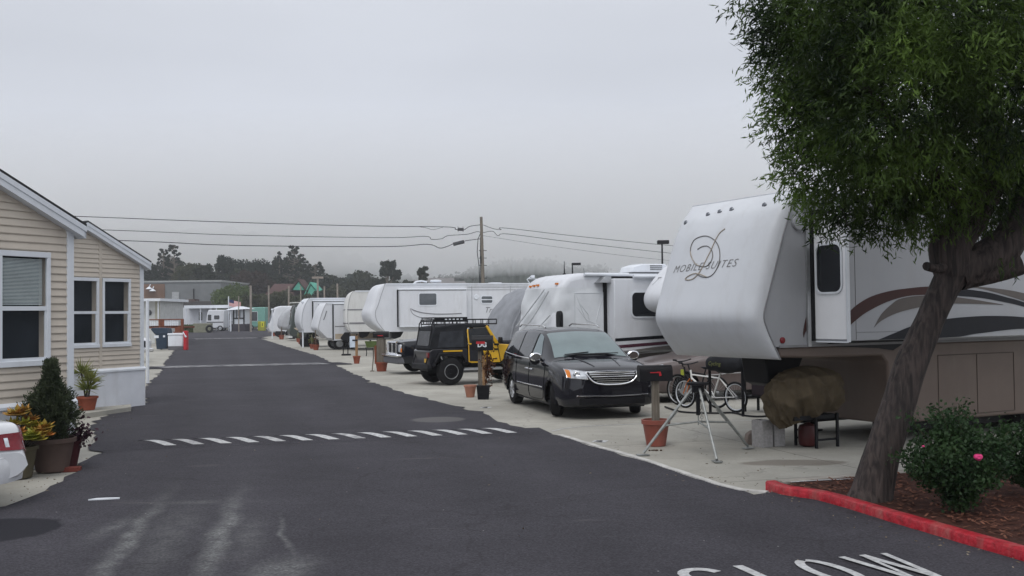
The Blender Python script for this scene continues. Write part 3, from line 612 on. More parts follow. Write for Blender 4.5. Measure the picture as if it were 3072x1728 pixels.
mb = MB(); mb.tube([(top.x, top.y, ctr.z), (top.x, top.y, .9)], 0.008, 6)
for k in range(9): mb.torus((top.x+.05, top.y, ctr.z+.06+k*0.05), 0.02, 0.005, 'y' if k%2 else 'x', 8, 5)
mb.build('chain', STEEL, tp)

# ---- covered grill, blocks and stuff below the overhang
cg = thing('covered_grill', 'tarp covered barbecue grill standing on thin dark legs below the trailer overhang', 'grill', (4.33, 15.05, 0), R(28))
def tarpf(a, b):
    th = 2*math.pi*a; zt = b
    # rounded sack shape with folds
    rx = 0.68*(math.sin(math.pi*min(1, 0.13+zt*0.70))**0.42); ry = 0.36*(math.sin(math.pi*min(1, 0.12+zt*0.72))**0.5)
    fk = abs(math.sin(6*th+2.2*zt))**.5; fold = 1 - .10*(1-fk)*(1.15-zt) + .035*math.sin(5*zt*3+th*2)*zt + 0.09*math.sin(7*th+4*zt)*(1.1-zt) + 0.045*math.sin(15*th+1.0-5*zt)*(1.1-zt) + .02*math.sin(31*th+9*zt)
    z = 0.40 + 0.80*zt - 0.12*math.cos(th-2.6)*(1-zt)
    k = (1-max(0, zt-0.80)/0.2)**0.5 if zt > 0.8 else 1
    p_ = Vector((rx*math.cos(th)*fold*k, ry*math.sin(th)*fold*k, z)); q_ = Vector((p_.x*2.3+p_.z*1.1, p_.y*2.3, p_.z*.5-p_.x*.3))
    rd = 1-abs(mnoise.noise(q_*2.1)); rd2 = 1-abs(mnoise.noise(q_*5.0+Vector((3,1,2)))); n_ = Vector((math.cos(th), math.sin(th), 0)); p_ += n_*((rd**4)*.085+(rd2**3)*.010-.045)*(1 if zt < .93 else .4); return tuple(p_)
mb = MB(); mb.grid(tarpf, 150, 70); tarp = mb.build('tarp_cover', TARP, cg, angle=180)
mb = MB(); mb.box(-.42, .42, -.2, .2, .42, .48); mb.build('shelf', BLK, cg)
for x, y in ((-.02,-.22),(.40,-.22),(-.02,.2),(.40,.2)):
    mb = MB(); mb.box(x-.017, x+.017, y-.017, y+.017, 0.0, .5); mb.build('leg', BLK, cg)
mb = MB(); mb.box(-.02,.42,-.21,-.19,.10,.13); mb.box(-.02,.42,.19,.21,.10,.13); mb.build('leg_rail', BLK, cg)
gt = thing('gas_bottle', 'dark red gas bottle standing under the covered grill', 'gas bottle', (4.38, 15.15, 0), 0)
mb = MB(); mb.lathe([(0.10,0),(0.13,.02),(0.14,.06),(0.14,.25),(0.12,.31),(0.04,.34),(0.03,.38)], n=20); mb.build('tank', M('dark_red_paint', (0.06,0.012,0.012), 0.5, noise=0.3), gt); mb = MB(); mb.torus((0,0,.37), .08, .012, 'z', 16, 6); mb.build('collar', BLK, gt)
BLOCK = M('cinder_block', (0.30,0.29,0.285), 0.95, noise=0.2, scale=20, bump=0.6, bscale=60)
def cinder(name, label, x, y, z, rz, l=.39, wd=.19, h=.19, upright=False):
    mb = MB(); t = .035
    mb.box(0, l-.03, 0, wd, 0, h); mb.box(l-.03, l, 0, t, 0, h); mb.box(l-.03, l, wd-t, wd, 0, h); mb.box(l-.03, l, t, wd-t, 0, t); mb.box(l-.03, l, t, wd-t, h-t, h)
    o = mb.build(name, BLOCK, bevel=0.004)
    o.location = (x, y, z); o.rotation_euler = (0, R(-90) if upright else 0, rz); return o
o = cinder('cinder_block', '', 3.86, 15.15, -0.012, R(28), .40, .24, .20, True); tag(o, 'tall grey cinder block standing on end, leftmost beside the brown tarp', 'block', 'blocks under the trailer nose')
o = cinder('cinder_block', '', 4.06, 15.22, -0.012, R(20), .38, .22, .18, True); tag(o, 'shaded grey cinder block on end tucked under the brown tarp', 'block', 'blocks under the trailer nose')
mb = MB(); mb.prism([(-.10,0),(.11,0),(.11,.18),(.10,.205),(.01,.205),(-.06,.16)], 0, .12, 'y'); o = mb.build('stone_block', M('brown_stone', (0.20,0.165,0.145), 0.9, noise=0.2, bump=0.4), bevel=0.012); o.location = (3.62,15.45,-0.012); o.rotation_euler = (0,0,R(10)); tag(o, 'small brown sloped stone leaning at the foot of the tall cinder block', 'block')
# ---- hose on the ground
hp = [at(u, v, 1) for u, v in ()]
HP = [gp(1995,1222),(gp(2040,1236)),gp(2090,1240),gp(2150,1241),gp(2200,1240),gp(2240,1249),gp(2290,1251),gp(2330,1243),gp(2300,1236)]
mb = MB(); mb.tube([Vector((p.x, p.y, 0.012)) for p in smooth_path([Vector((q.x,q.y)) for q in HP], 8)], 0.018, 8); tag(mb.build('garden_hose', BLK), 'black hose lying in a long curve on the concrete under the bicycles', 'hose')

# ---- generic fifth wheel
def fifth(label, C, b, T=3.72, W=2.44, L=10, mat=GEL, tab=None, under=1.3, basx=2.6, z0=.35, slide=None, wins=(), group=None, belt=None, cat='trailer', wheels=(6.2,7.1), capmat=None, side=None, p=3.6, rail=True):
    t = thing('fifth_wheel_trailer', label, cat, (*C, 0), rot(b), group)
    if tab is None:
        tab = [(under-.02,-.62,.02),(under+.08,-.72,.18),(under+.3,-.9,.35),(under+.6,-1.1,.42),(2.21,-1.18,.42),(T-1.1,-1.02,.42),(T-.6,-.86,.42),(T-.3,-.75,.38),(T-.12,-.69,.28),(T-.02,-.66,.1),(T,-.655,.02)]
    cp, ts = make_cap(t, tab, W, capmat or mat, p, ny=24)
    xb = interp(under, ts, 1)
    mb = MB(); mb.prism([(xb+.02, under)] + [(x, z) for z, x, d in ts if under+.02 < z < T-.02] + [(ts[-1][1]+.1, T),(L,T),(L,z0),(basx+.1,z0),(basx,under)], 0.004, W-.004, 'y'); mb.build('body', side or mat, t, angle=20)
    mb = MB(); mb.tube([(x, -0.002, z) for z, x, d in ts], 0.012, 5); mb.build('seam_trim', M('trim_grey', (0.2,0.2,0.21), 0.4), t)
    if rail:
        mb = MB(); mb.box(ts[-1][1]+.05, L, -0.03, 0.02, T-.05, T+.02); mb.build('roof_edge', WTRIM, t)
    for x in wheels:
        for y in (.18, W-.18): wheel(t, x, y, .36, .22, side=-1 if y < 1 else 1)
    mb = MB(); mb.box(basx+.2, basx+.3, .3, .4, 0, z0+.2); mb.box(basx+.12, basx+.38, .22, .48, 0, .03); mb.build('landing_leg', BLK, t)
    mb = MB(); mb.prism([(xb+.5,under+.03),(xb+1.2,under+.03),(xb+1.0,under-.3),(xb+.7,under-.4),(xb+.55,under-.35)], W/2-.25, W/2+.25, 'y'); mb.build('pin_box', BLK, t)
    if belt:
        for z, h, m in belt:
            mb = MB(); mb.box(xb-.1 if z < 1.6 else interp(z, ts, 1), L, -0.012, 0.0, z, z+h)
            P_ = []
            for j in range(19):
                y = W*j/18; P_.append((cap_x(ts, W, y, z+h/2, p)-.006, y, z+h/2))
            mb.tube(P_, h/2, 6); mb.build('side_stripe', m, t)
    if slide:
        x0, x1, zs0, zs1, dp = slide
        mb = MB(); mb.box(x0, x1, -dp, .2, zs0, zs1); s = mb.build('slide_out', side or mat, t, bevel=.015)
        mb = MB(); mb.box(x0-.08, x0-.005, -0.03, 0.003, zs0-.02, zs1+.05); mb.box(x1+.005, x1+.08, -0.03, 0.003, zs0-.02, zs1+.05); mb.box(x0-.08, x1+.08, -0.03, 0.003, zs1+.01, zs1+.06); mb.build('seal', BLK, s)
        mb = MB(); mb.tube([(x0-.1, -dp+.0, zs1+.07),(x1-.1*0, -dp+.0, zs1+.07)], .045, 8); mb.build('awning_roll', WTRIM, s); mb = MB(); mb.box(x0-.02,x1+.02,-dp-.01,-dp+.02,zs0-.03,zs0+.03); mb.build('sill_trim', WTRIM, s)
    for w_ in wins:
        x0, x1, wz0, wz1, y, kw = w_; window(t, x0, x1, wz0, wz1, y, **kw)
    return t, ts
tr, ts3 = fifth('long white fifth wheel trailer with a grey side window and slide-out, behind the black truck', (-6.1,53.8), 72, T=3.74, L=13, z0=.75, under=1.19, basx=2.2, slide=(.06,3.7,1.47,3.36,.45), wheels=(9,9.9),
     wins=((1.09,2.02,2.59,3.2,-.45,dict(glass=MGLASS,fw=.05)),(4.66,5.27,2.68,3.04,0,dict(glass=MGLASS,fw=.05,split=True))))
patch(tr, [(3.85,3.52),(7.6,3.52),(7.6,3.57),(3.85,3.57)], 0, ALU); patch(tr, [(3.85,3.38),(7.6,3.38),(7.6,3.42),(3.85,3.42)], 0, ALU)
mb = MB(); mb.lathe([(0.13,0.01),(0.14,-.02),(0.12,-.04),(0.002,-.03)], (4.36,0,3.0), 20, 'y', caps=False); mb.build('round_vent', WTRIM, tr)
GD = M('grey_decal', (0.20,0.20,0.21), 0.4)
text_mesh('Travel', .42, lambda x, y: (4.80+x, -.008, 2.16+y), 'lettering', GD, tr, shear=.35)
def swirl(t, pts, r, y, mat=GD):
    m = MB(); m.tube([(a, y-.004, b) for a, b in sp(pts, 5)], r, 5); m.build('side_stripe', mat, t)
for x in (4.1, 6.3, 8.6): mb = MB(); mb.box(x, x+.03, -.006, .003, .8, 3.6); mb.build('panel_joint', M('joint_grey', (0.30,0.31,0.32), .6), tr)
for x0_, x1_, za, zb2 in ((2.9,3.9,.95,1.25),(5.2,6.2,.9,1.3),(6.6,7.3,.9,1.3)):
    mb = MB(); mb.tube([(x0_,-.006,za),(x1_,-.006,za),(x1_,-.006,zb2),(x0_,-.006,zb2),(x0_,-.006,za)], .016, 4); mb.build('hatch', MATS['joint_grey'], tr)
swirl(tr, [(.6,2.42),(.9,2.28),(1.4,2.16),(2.2,2.10),(3.4,2.12)], [.004,.012,.02]+[.025]*30, -.45); swirl(tr, [(.6,2.40),(.75,2.12),(1.2,1.92),(2.0,1.82),(3.4,1.84)], [.004]+[.016]*40, -.45)
for m_ in tr.children: pass
mb = MB(); mb.lathe([(.05,0),(.05,.08),(.3,.12),(.32,.2),(.28,.24),(.002,.26)], (2.4,1.2,3.74), 16); mb.build('roof_vent', WTRIM, tr)
mb = MB(); mb.box(5.5,6.1,.9,1.5,3.73,3.83); mb.build('roof_vent', WTRIM, tr)
an = MB(); an.tube([(7.9,1.2,3.74),(7.7,1.2,4.0),(8.0,1.2,4.22),(8.1,1.2,4.20)], .025, 6); an.tube([(7.8,1.2,4.05),(8.9,1.2,4.0)], .02, 6); an.box(7.95,8.15,1.15,1.25,4.1,4.25); an.build('antenna', WTRIM, tr)
mb = MB(); mb.tube([(1.2,1.6,3.74),(1.4,1.6,3.9),(1.7,1.6,3.94),(2.0,1.6,3.88)], .05, 6); mb.build('roof_pipe', WTRIM, tr)
rv4, _ = fifth('older white fifth wheel with grey pinstripe bands and rounded front, between two longer white trailers', (-10.35,60), 79, T=3.55, L=9, z0=.6, under=1.12, basx=3.2, wheels=(6,6.9), mat=GELC,
     tab=[(1.10,.80,.05),(1.25,.72,.15),(1.6,.62,.2),(2.2,.60,.22),(2.8,.66,.22),(3.2,.75,.20),(3.42,.85,.15),(3.53,.95,.06),(3.55,1.0,.02)], belt=((2.40,.07,GD),(1.58,.10,GD)))
rv5, _ = fifth('white fifth wheel trailer with an open slide-out, nose just past the white post', (-12.75,68.5), 70, T=3.30, L=8.5, z0=.6, under=1.0, basx=3.0, mat=GEL, wheels=(6,6.9),
     tab=[(1.15,-1.35,.05),(1.3,-1.4,.12),(1.7,-1.46,.2),(2.3,-1.4,.24),(2.8,-1.25,.22),(3.1,-1.1,.15),(3.25,-1.0,.06),(3.3,-.95,.02)], slide=(-.70,1.3,1.65,3.05,.45), wins=((-.44,-.02,2.45,2.9,-.45,dict(split=True)),(1.6,2.4,2.1,2.8,0,dict(r=.1)),))
swirl(rv5, [(-.6,2.15),(-.4,1.98),(-.1,1.9)], .03, -.46, M('swirl_dark', (0.05,0.05,0.06), 0.4)); ac_unit(rv5, 2.6, .9, 3.3, grille=False)
rv5b, _ = fifth('white travel trailer with a tall dark-edged slide-out and beige lower panel, on tandem wheels', (-11.15,62.5), 70, T=2.88, L=7.5, z0=.55, under=.72, basx=.0, mat=GEL, wheels=(.5,1.25),
     tab=[(.70,-.25,.03),(1.0,-.55,.10),(1.3,-.80,.14),(1.7,-.74,.16),(2.2,-.60,.16),(2.6,-.45,.12),(2.8,-.35,.06),(2.88,-.3,.02)], slide=(.13,2.8,.62,2.76,.35), wins=((1.2,2.0,1.7,2.3,-.35,dict(r=.1)),))
patch(rv5b, [(.15,.64),(2.78,.64),(2.78,.98),(.15,.98)], -.35, M('beige_panel', (0.42,0.35,0.27), 0.5)); patch(rv5b, [(.14,1.40),(2.78,1.40),(2.78,1.46),(.14,1.46)], -.35, GD)
swirl(rv5b, [(-.30,2.4),(-.36,2.2),(-.44,1.95),(-.5,1.85)], .02, 0, M('swirl_dark', (0.05,0.05,0.06), 0.4))

# ------------------------------------------------------------------ class A motorhomes
def motorhome(name, label, C, b, T=3.1, W=2.35, L=9.5, mat=GEL, nose=None, z0=.35, cover=None, wins=(), slide=None, windshield=True, group=None, cat='motorhome', wglass=None, lower=None, bev=.14, rim=ALU, wx=(1.1, 6.6)):
    t = thing(name, label, cat, (*C, 0), rot(b), group)
    nose = nose or [(.25,z0),(0.0,z0+.15),(-.05,1.0),(.05,1.35),(.28,T-.55),(.45,T-.15),(.75,T-.02),(1.0,T)]
    mb = MB(); mb.prism(nose + [(L,T),(L,z0)], 0, W, 'y'); body = mb.build('body', mat, t, bevel=bev, seg=4)
    if windshield:
        a, c = nose[3], nose[4]
        mb = MB(); dx = (c[0]-a[0])/(c[1]-a[1])
        def wf(u_, v_): z = a[1]+.05+(c[1]-a[1]-.08)*v_; y = .16+(W-.32)*u_; return (a[0]+dx*(z-a[1])-.02-.03*math.sin(math.pi*u_), y, z)
        mb.grid(wf, 12, 3); mb.build('windscreen', wglass or DGLASS, t)
    for x in wx:
        for y in (.14, W-.14): wheel(t, x, y, .42, .24, rim=rim, side=-1 if y < 1 else 1)
        mb = MB(); mb.lathe([(.50,-.003),(.50,.004),(.001,.004)], (x,0,.44), 26, 'y', caps=False); mb.build('wheel_well', BLK, t)
    if slide:
        x0, x1, s0, s1, dp = slide
        mb = MB(); mb.box(x0, x1, -dp, .1, s0, s1); s = mb.build('slide_out', mat, t, bevel=.02)
        mb = MB(); mb.box(x0-.10, x0-.004, -.05, .004, s0-.03, s1+.02); mb.box(x0-.10, x1, -.05, .004, s1+.004, s1+.07); mb.build('seal', BLK, s)
    for (x0, x1, a0, a1, y, kw) in wins: window(t, x0, x1, a0, a1, y, **kw)
    if lower:
        mb = MB(); mb.box(.0, L, -.008, 0.0, z0+.05, lower[0]); mb.build('side_stripe', lower[1], t)
    return t
# the motorhome with the white fabric front cover, behind the van
NS = [(.45,.42),(-.12,.46),(-.16,.62),(-.14,.85),(-.10,1.32),(-.04,1.45),(.10,2.35),(.22,2.78),(.45,3.0),(.8,3.08)]
ma = motorhome('motorhome', 'white motorhome wearing a white fabric windscreen cover, directly behind the dark minivan', (1.05,26.2), 68, T=3.08, W=2.4, L=10, nose=NS, z0=.42, windshield=False, slide=(1.55,5.2,1.02,2.92,.45), wins=((2.07,3.2,1.92,2.55,-.45,dict(r=.12,fw=.045)),), bev=.16)
mb = MB()
for zz0, zz1, m_ in ((1.25,1.36,BKD),(.98,1.22,WTRIM)):
    pass
# front cover: fabric shell hugging the front cap and wrapping round both sides, with long folds
def cover_fn(u_, v_):
    s = -1.25 + u_*(2.4+2.5); z = 1.40 + 1.30*v_
    xf = -.05+(z-1.45)*.165; r_ = .22
    wob = .018*math.sin((s*2.2+z*2.9)*2.6) + .02*math.sin((s*1.4-z*3.3)*2+1)
    if s < 0: return (xf + r_ - s*.95*(1 if True else 0), -.012 - .4*abs(wob), z)
    if s > 2.4: return (xf + r_ + (s-2.4)*.95, 2.412 + .4*abs(wob), z)
    e = abs(s-1.2)/1.2
    return (xf - .02 + r_*(1-(1-e**4)**.25) + wob - .02, s, z)
mb = MB(); mb.grid(cover_fn, 90, 40); mb.build('windscreen_cover', CLOTH, ma, angle=80)
mb = MB(); mb.box(.62,1.50,-.03,-.018,1.35,2.56); dc = mb.build('door_cover', CLOTH, ma, bevel=.005)
mb = MB()
for a_, b_ in (((.62,1.4),(.62,2.56)),((.62,2.56),(1.5,2.56)),((1.5,2.56),(1.5,1.4))): mb.tube([(a_[0],-.034,a_[1]),(b_[0],-.034,b_[1])], .010, 5)
for a_, b_, c_ in (((.66,2.5),(.85,2.05),(1.1,1.5)),((1.46,2.5),(1.3,2.1),(1.15,1.5)),((.66,2.2),(.95,1.85),(1.35,1.7)),((.7,2.35),(1.0,2.0),(1.05,1.6))): mb.tube([(a_[0],-.030,a_[1]),(b_[0],-.034,b_[1]),(c_[0],-.030,c_[1])], [.004,.013,.004], 5)
mb.build('fabric_fold', CLOTH, dc)
mb = MB()
for P_ in (((-.03,.18,2.62),(-.16,1.0,1.9),(-.15,1.9,1.52)),((.0,.5,2.68),(-.10,1.3,2.15),(-.16,2.15,1.66)),((-.05,.05,2.0),(-.14,.8,1.62),(-.14,1.8,1.46))):
    mb.tube(smooth_path([Vector(q) for q in P_], 8), [.008]+[.022]*15+[.008], 6)
mb.build('fabric_fold', CLOTH, ma)
ORG = M('amber_lens', (0.65,0.20,0.03), 0.3)
for y, z in ((.25,2.80),(1.5,2.80),(1.75,2.795),(2.0,2.78)): mb = MB(); mb.box(.20,.26,y-.05,y+.05,z-.02,z+.03); mb.build('clearance_light', ORG, ma)
mb = MB(); mb.box(.9, 10, -.035, .02, 3.0, 3.07); mb.tube([(.9,-.05,3.04),(2.2,-.05,3.04)], .045, 8); mb.build('roof_edge', WTRIM, ma); mb = MB(); mb.tube([(2.1,-.50,2.97),(5.2,-.50,2.97)], .05, 8); mb.build('awning_roll', WTRIM, ma)
mb = MB(); mb.prism([(1.2,2.82),(1.55,2.82),(1.55,2.98),(1.4,2.98)], -.3, .0, 'y'); mb.build('awning_bracket', ALU, ma)
mb = MB(); mb.tube([(.92,-.03,3.05),(.88,-.03,3.2)], .012, 6); mb.build('hook', ALU, ma)
ac_unit(ma, 2.75, .8, 3.08, l=1.15, wd=.75, h=.30)
mb = MB(); mb.tube([(.9,1.2,3.08),(.9,1.2,3.45)], [.02,.008], 6); mb.lathe([(.06,0),(.05,.03),(.01,.05)], (.9,1.2,3.08), 10); mb.build('antenna', BLK, ma)
# slide and side stripes
sy = -.45
for y_, x0 in ((sy, 1.56), (0, .0)): 
    x1 = 5.19 if y_ else 1.44
    patch(ma, band([(x0,1.36),(x1,1.50)], [(x0,1.28),(x1,1.40)]), y_, BKD)
    patch(ma, band([(x0+.02,1.18),(x1,1.36)], [(x0+.02,1.10),(x1,1.27)]), y_, M('maroon_decal', (0.07,0.02,0.035), 0.35))
patch(ma, band([(2.0,1.04),(3.0,1.13),(5.19,1.23)], [(2.0,1.03),(3.2,1.03),(5.19,1.03)]), sy, M('grey_paint_band', (0.14,0.13,0.12), 0.35))
patch(ma, [(1.4,.95),(5.2,1.0),(9,1.0),(9,.5),(1.4,.5)], 0, M('grey_paint_band', (0.14,0.13,0.12), 0.35))
patch(ma, [(2.2,.92),(3.6,1.02),(3.5,.96)], -.012, GEL)
# front end below the cover: dark band, logo panel, chrome grille surround, bumper, headlights
mb = MB(); mb.box(-.20,-.10,.12,2.28,1.27,1.38); mb.build('front_band', BLK, ma, bevel=.03)
mb = MB(); mb.box(-.215,-.13,.25,2.15,.93,1.22); mb.build('front_panel', GEL, ma, bevel=.03)
text_mesh('Allegro', .12, lambda x, y: (-.218, 1.95-x, 1.04+y), 'lettering', GD, ma, shear=.3, bold=.004)
mb = MB(); mb.box(-.20,-.12,.45,1.95,.62,.88); mb.build('grille', BLK, ma)
mb = MB(); mb.tube([(-.2,.40,.9),(-.21,.45,.62),(-.21,1.95,.62),(-.2,2.0,.9)], .03, 8); mb.build('grille_surround', CHR, ma)
mb = MB(); mb.box(-.24,-.05,.05,2.35,.36,.56); mb.build('bumper', GEL, ma, bevel=.05)
HL = M('headlight_lens', (0.55,0.57,0.60), 0.12, 0.4, noise=0.3, scale=14)
for y in (.12, 1.98):
    mb = MB(); mb.box(-.215,-.12,y,y+.27,.60,.86); mb.build('headlight', HL, ma, bevel=.02)
mb = MB(); mb.prism(rrect(0,0,.26,.46,.11), -.05, .05, 'x'); mi = mb.build('mirror', BLK, ma, bevel=.02); mi.location = (.02,-.36,1.86)
mb = MB(); mb.tube([(.02,-.36,1.98),(.12,-.2,2.08),(.2,.02,2.05)], .02, 6); mb.build('mirror_arm', BLK, ma)

# grey covered rig behind the yellow jeep-style truck
gc = thing('covered_motorhome', 'motorhome shrouded in dark grey fabric, seen between the yellow off-roader and white motorhome', 'motorhome', (.35,40.2,0), rot(70))
def gcov(u_, v_):
    th = math.pi*u_; x = v_*9.0; r_ = 1.0
    y = 1.25 - 1.25*math.copysign(abs(math.cos(th))**.35, math.cos(th)); z = 3.15*abs(math.sin(th))**.35
    xx = -.75 + x + (max(0, z-.8)*.42 if v_ < .01 else 0)*1.0
    z *= 1 + .012*math.sin(5*x); y += .03*math.sin(9*z+3*x)
    return (xx if v_ > .01 else xx, y, z)
mb = MB(); mb.prism([(-1.0,.25),(-.9,1.3),(-.45,2.2),(.15,2.85),(.7,3.1),(1.3,3.16),(9,3.16),(9,.25)], 0, 2.5, 'y'); mb.build('fabric_cover', GCLOTH, gc, bevel=.22, seg=4)
mb = MB()
for q in range(4): mb.tube([(-.6+.35*q, -.0, .4),( -.35+.35*q, -.01, 1.6),(.35+.35*q, .0, 2.9)], [.02,.05,.02], 6)
mb.build('fabric_fold', GCLOTH, gc)

# truck camper nose showing past the big trailer, on a taupe pickup
cp_ = thing('truck_camper', 'white cab-over camper whose nose pokes out past the big trailer, amber light on top', 'camper', (5.0,24.6,0), rot(64))
tabC = [(1.98,-.1,.03),(2.05,-.3,.3),(2.2,-.42,.42),(2.45,-.45,.42),(2.75,-.30,.38),(3.0,-.12,.3),(3.2,.05,.2),(3.3,.2,.03)]
c_, tsC = make_cap(cp_, tabC, 2.2, GEL, 3.6, ny=24)
mb = MB(); mb.prism([(.0,2.0)]+[(x,z) for z,x,d in tsC if 2.03<z<3.28]+[(5.0,3.3),(5.0,1.05),(1.6,1.05),(1.5,2.0)], .004, 2.196, 'y'); mb.build('body', GEL, cp_, angle=20)
mb = MB(); mb.box(-.0,.1,1.5,1.6,3.2,3.25); mb.build('clearance_light', ORG, cp_)
text_mesh('T', .3, lambda x, y: (cap_x(tsC, 2.2, 1.9-x, 2.72+y, 3.6)-.01, 1.9-x, 2.72+y), 'lettering', GD, cp_, shear=.5, spacing=.7)
window(cp_, 2.2, 3.4, 2.2, 2.8, 0, r=.08)

# far motorhomes at the end of the row (right of the road)
m6 = motorhome('motorhome', 'dark green and tan motorhome with a solar panel on its roof, in the right row', (-19.3,88.0), 72, T=3.30, L=9, mat=M('dark_green_paint', (0.035,0.045,0.04), 0.3, noise=.1, coat=.5), wglass=M('green_glass', (0.03,0.06,0.055), .08), bev=.10)
patch(m6, [(.3,1.1),(3,1.6),(9,1.7),(9,1.2),(3.2,1.0),(.6,.9)], 0, M('beige_panel', (0.42,0.35,0.27), 0.5)); mb = MB(); mb.box(.2,9,-.03,2.38,3.28,3.36); mb.build('roof_edge', GELC, m6); mb = MB(); mb.box(-.15,.2,.1,2.25,.25,.42); mb.build('bumper', GELC, m6)
window(m6, .5, 1.6, 1.9, 2.9, 0, glass=M('green_glass', (0.03,0.06,0.055), .08)); mb = MB(); mb.prism([(1.5,3.4),(3.6,3.75),(3.6,3.8),(1.5,3.45)], .3, 1.9, 'y'); mb.build('solar_panel', BLK, m6)
m7 = motorhome('motorhome', 'motorhome under a pale grey rounded fabric cover, just past the first far white post', (-22.0,96), 72, T=3.05, L=9, mat=M('pale_grey_cover', (0.42,0.43,0.45), .8, noise=.1, bump=.5, bscale=2), windshield=False, bev=.35, nose=[(.7,.8),(.0,.9),(-.1,1.3),(.0,1.9),(.35,2.5),(.8,2.9),(1.4,3.05)], cat='motorhome')
m8 = motorhome('motorhome', 'white motorhome with a grey covered sloping windscreen, farthest of the right-hand row', (-25.4,106), 72, T=3.25, L=9, nose=[(.25,.5),(0,.6),(-.05,1.2),(.02,1.42),(.55,2.95),(.75,3.15),(1.2,3.25)], wglass=M('grey_screen_cover', (0.17,0.18,0.21), .7, noise=.15))
for y in (.3, 1.9):
    mb = MB(); mb.box(-.1,-.03,y,y+.2,.75,.95); mb.build('headlight', HL, m8)

# ------------------------------------------------------------------ cars: bodies swept through cross sections
def cr(p0, p1, p2, p3, t): return 0.5*((2*p1)+(-p0+p2)*t+(2*p0-5*p1+4*p2-p3)*t*t+(-p0+3*p1-3*p2+p3)*t**3)
class CarBody:
    """stations: (s, zb, wb, wm, zm, ws, zs, wr, zr, zrc); s = metres back from the nose tip, local x = x0 - s"""
    def __init__(c, st, x0): c.st = st; c.x0 = x0; c.n = len(st)
    def prof(c, i):
        s, zb, wb, wm, zm, ws, zs, wr, zr, zrc = c.st[i]
        return [(s,0,zb),(s,wb,zb),(s,wm*.985,zb+.10),(s,wm,zm),(s,(wm+ws)/2+.008,(zm+zs)/2),(s,ws,zs),(s,(ws+wr)/2+.015,(zs+zr)/2),(s,wr,zr),(s,wr*.62,zr+(zrc-zr)*.72),(s,0,zrc)]
    def P(c, u, v):
        u = min(max(u, 0), c.n-1-1e-6); v = min(max(v, 0), 9-1e-6); i = int(u); j = int(v); a = u-i; b = v-j; cols = []
        for k in range(-1, 3):
            pr = c.prof(min(max(i+k, 0), c.n-1)); q = [np.array(pr[min(max(j+m, 0), 9)]) for m in range(-1, 3)]; cols.append(cr(*q, b))
        r = cr(*cols, a); return (c.x0 - r[0], max(0, r[1]), r[2])
    def u_of(c, s):
        for i in range(c.n-1):
            if c.st[i][0] <= s <= c.st[i+1][0]: return i + (s-c.st[i][0])/(c.st[i+1][0]-c.st[i][0])
        return 0 if s < c.st[0][0] else c.n-1
    def body(c, parent, mat, arches, ra, name='body', nu=9, nv=4):
        NU, NV = (c.n-1)*nu, 9*nv; vs = []; fs = []
        for i in range(NU+1):
            for j in range(2*NV+1):
                v = j/nv if j <= NV else (2*NV-j)/nv
                x, y, z = c.P(i/nu, v); vs.append([x, y if j <= NV else -y, z])
        K = 2*NV+1; keep = []
        for i in range(NU):
            for j in range(2*NV):
                q = (i*K+j, (i+1)*K+j, (i+1)*K+j+1, i*K+j+1); m = np.mean([vs[k] for k in q], 0); cut = False
                for ax in arches:
                    if (m[0]-ax)**2+(m[2]-ra[1])**2 < ra[0]**2 and abs(m[1]) > .45: cut = True
                if not cut: keep.append(q)
        used = {}
        for q in keep:
            for k in q: used[k] = used.get(k, 0)+1
        for k, cnt in used.items():
            x, y, z = vs[k]
            for ax in arches:
                d = math.hypot(x-ax, z-ra[1])
                if cnt < 4 and abs(y) > .5 and d < ra[0]*1.30 and z > .16 and d > 0: vs[k][0] = ax+(x-ax)*ra[0]/d; vs[k][2] = ra[1]+(z-ra[1])*ra[0]/d
        mb = MB(); mb.add(vs, keep); mb.add([vs[j] for j in range(K)], [tuple(range(K))]); mb.add([vs[NU*K+j] for j in range(K)], [tuple(range(K))])
        return mb.build(name, mat, parent, angle=42)
    def patch(c, parent, name, mat, quad, side=1, off=.006, nu=10, nv=6, both=False):
        """quad: (s,v) corners a b c d"""
        A, B, C_, D = [(c.u_of(s), v) for s, v in quad]; mb = MB()
        def fn(a, b):
            u = (A[0]*(1-a)+B[0]*a)*(1-b)+(D[0]*(1-a)+C_[0]*a)*b; v = (A[1]*(1-a)+B[1]*a)*(1-b)+(D[1]*(1-a)+C_[1]*a)*b
            sg = side
            if both: # v runs over the whole width: 0..2*(9-v0)
                if v > 9: v = 18-v; sg = -1
            p = np.array(c.P(u, v)); du = np.array(c.P(u+.02, v))-np.array(c.P(u-.02, v)); dv = np.array(c.P(u, v+.02))-np.array(c.P(u, v-.02)); n_ = np.cross(du, dv); l = np.linalg.norm(n_)
            n_ = n_/l if l > 1e-9 else np.array([0,0,1.]); 
            if np.dot(n_, np.array([0, p[1], p[2]-.6])) < 0: n_ = -n_
            p = p + n_*off; return (p[0], p[1]*sg, p[2])
        mb.grid(fn, nu, nv); return mb.build(name, mat, parent, angle=60)
    def line(c, parent, name, mat, pts, r=.004, side=1, off=.002):
        P_ = []
        for s, v in sp(pts, 5):
            x, y, z = c.P(c.u_of(s), v); P_.append((x, (y+off)*side, z+off*.3))
        mb = MB(); mb.tube(P_, r, 5); return mb.build(name, mat, parent)
GAP = M('gap_dark', (0.05,0.045,0.04), 0.8); SEAMV = M('panel_gap', (0.004,0.004,0.005), .8)
WSG = M('sky_reflect_windscreen', (0.13,0.175,0.18), 0.08, noise=.15, scale=1.5, spec=.8); SDG = M('tinted_glass', (0.02,0.022,0.026), .05, spec=.7)  # windscreen base colour holds the sky's pale reflection and the sunshade

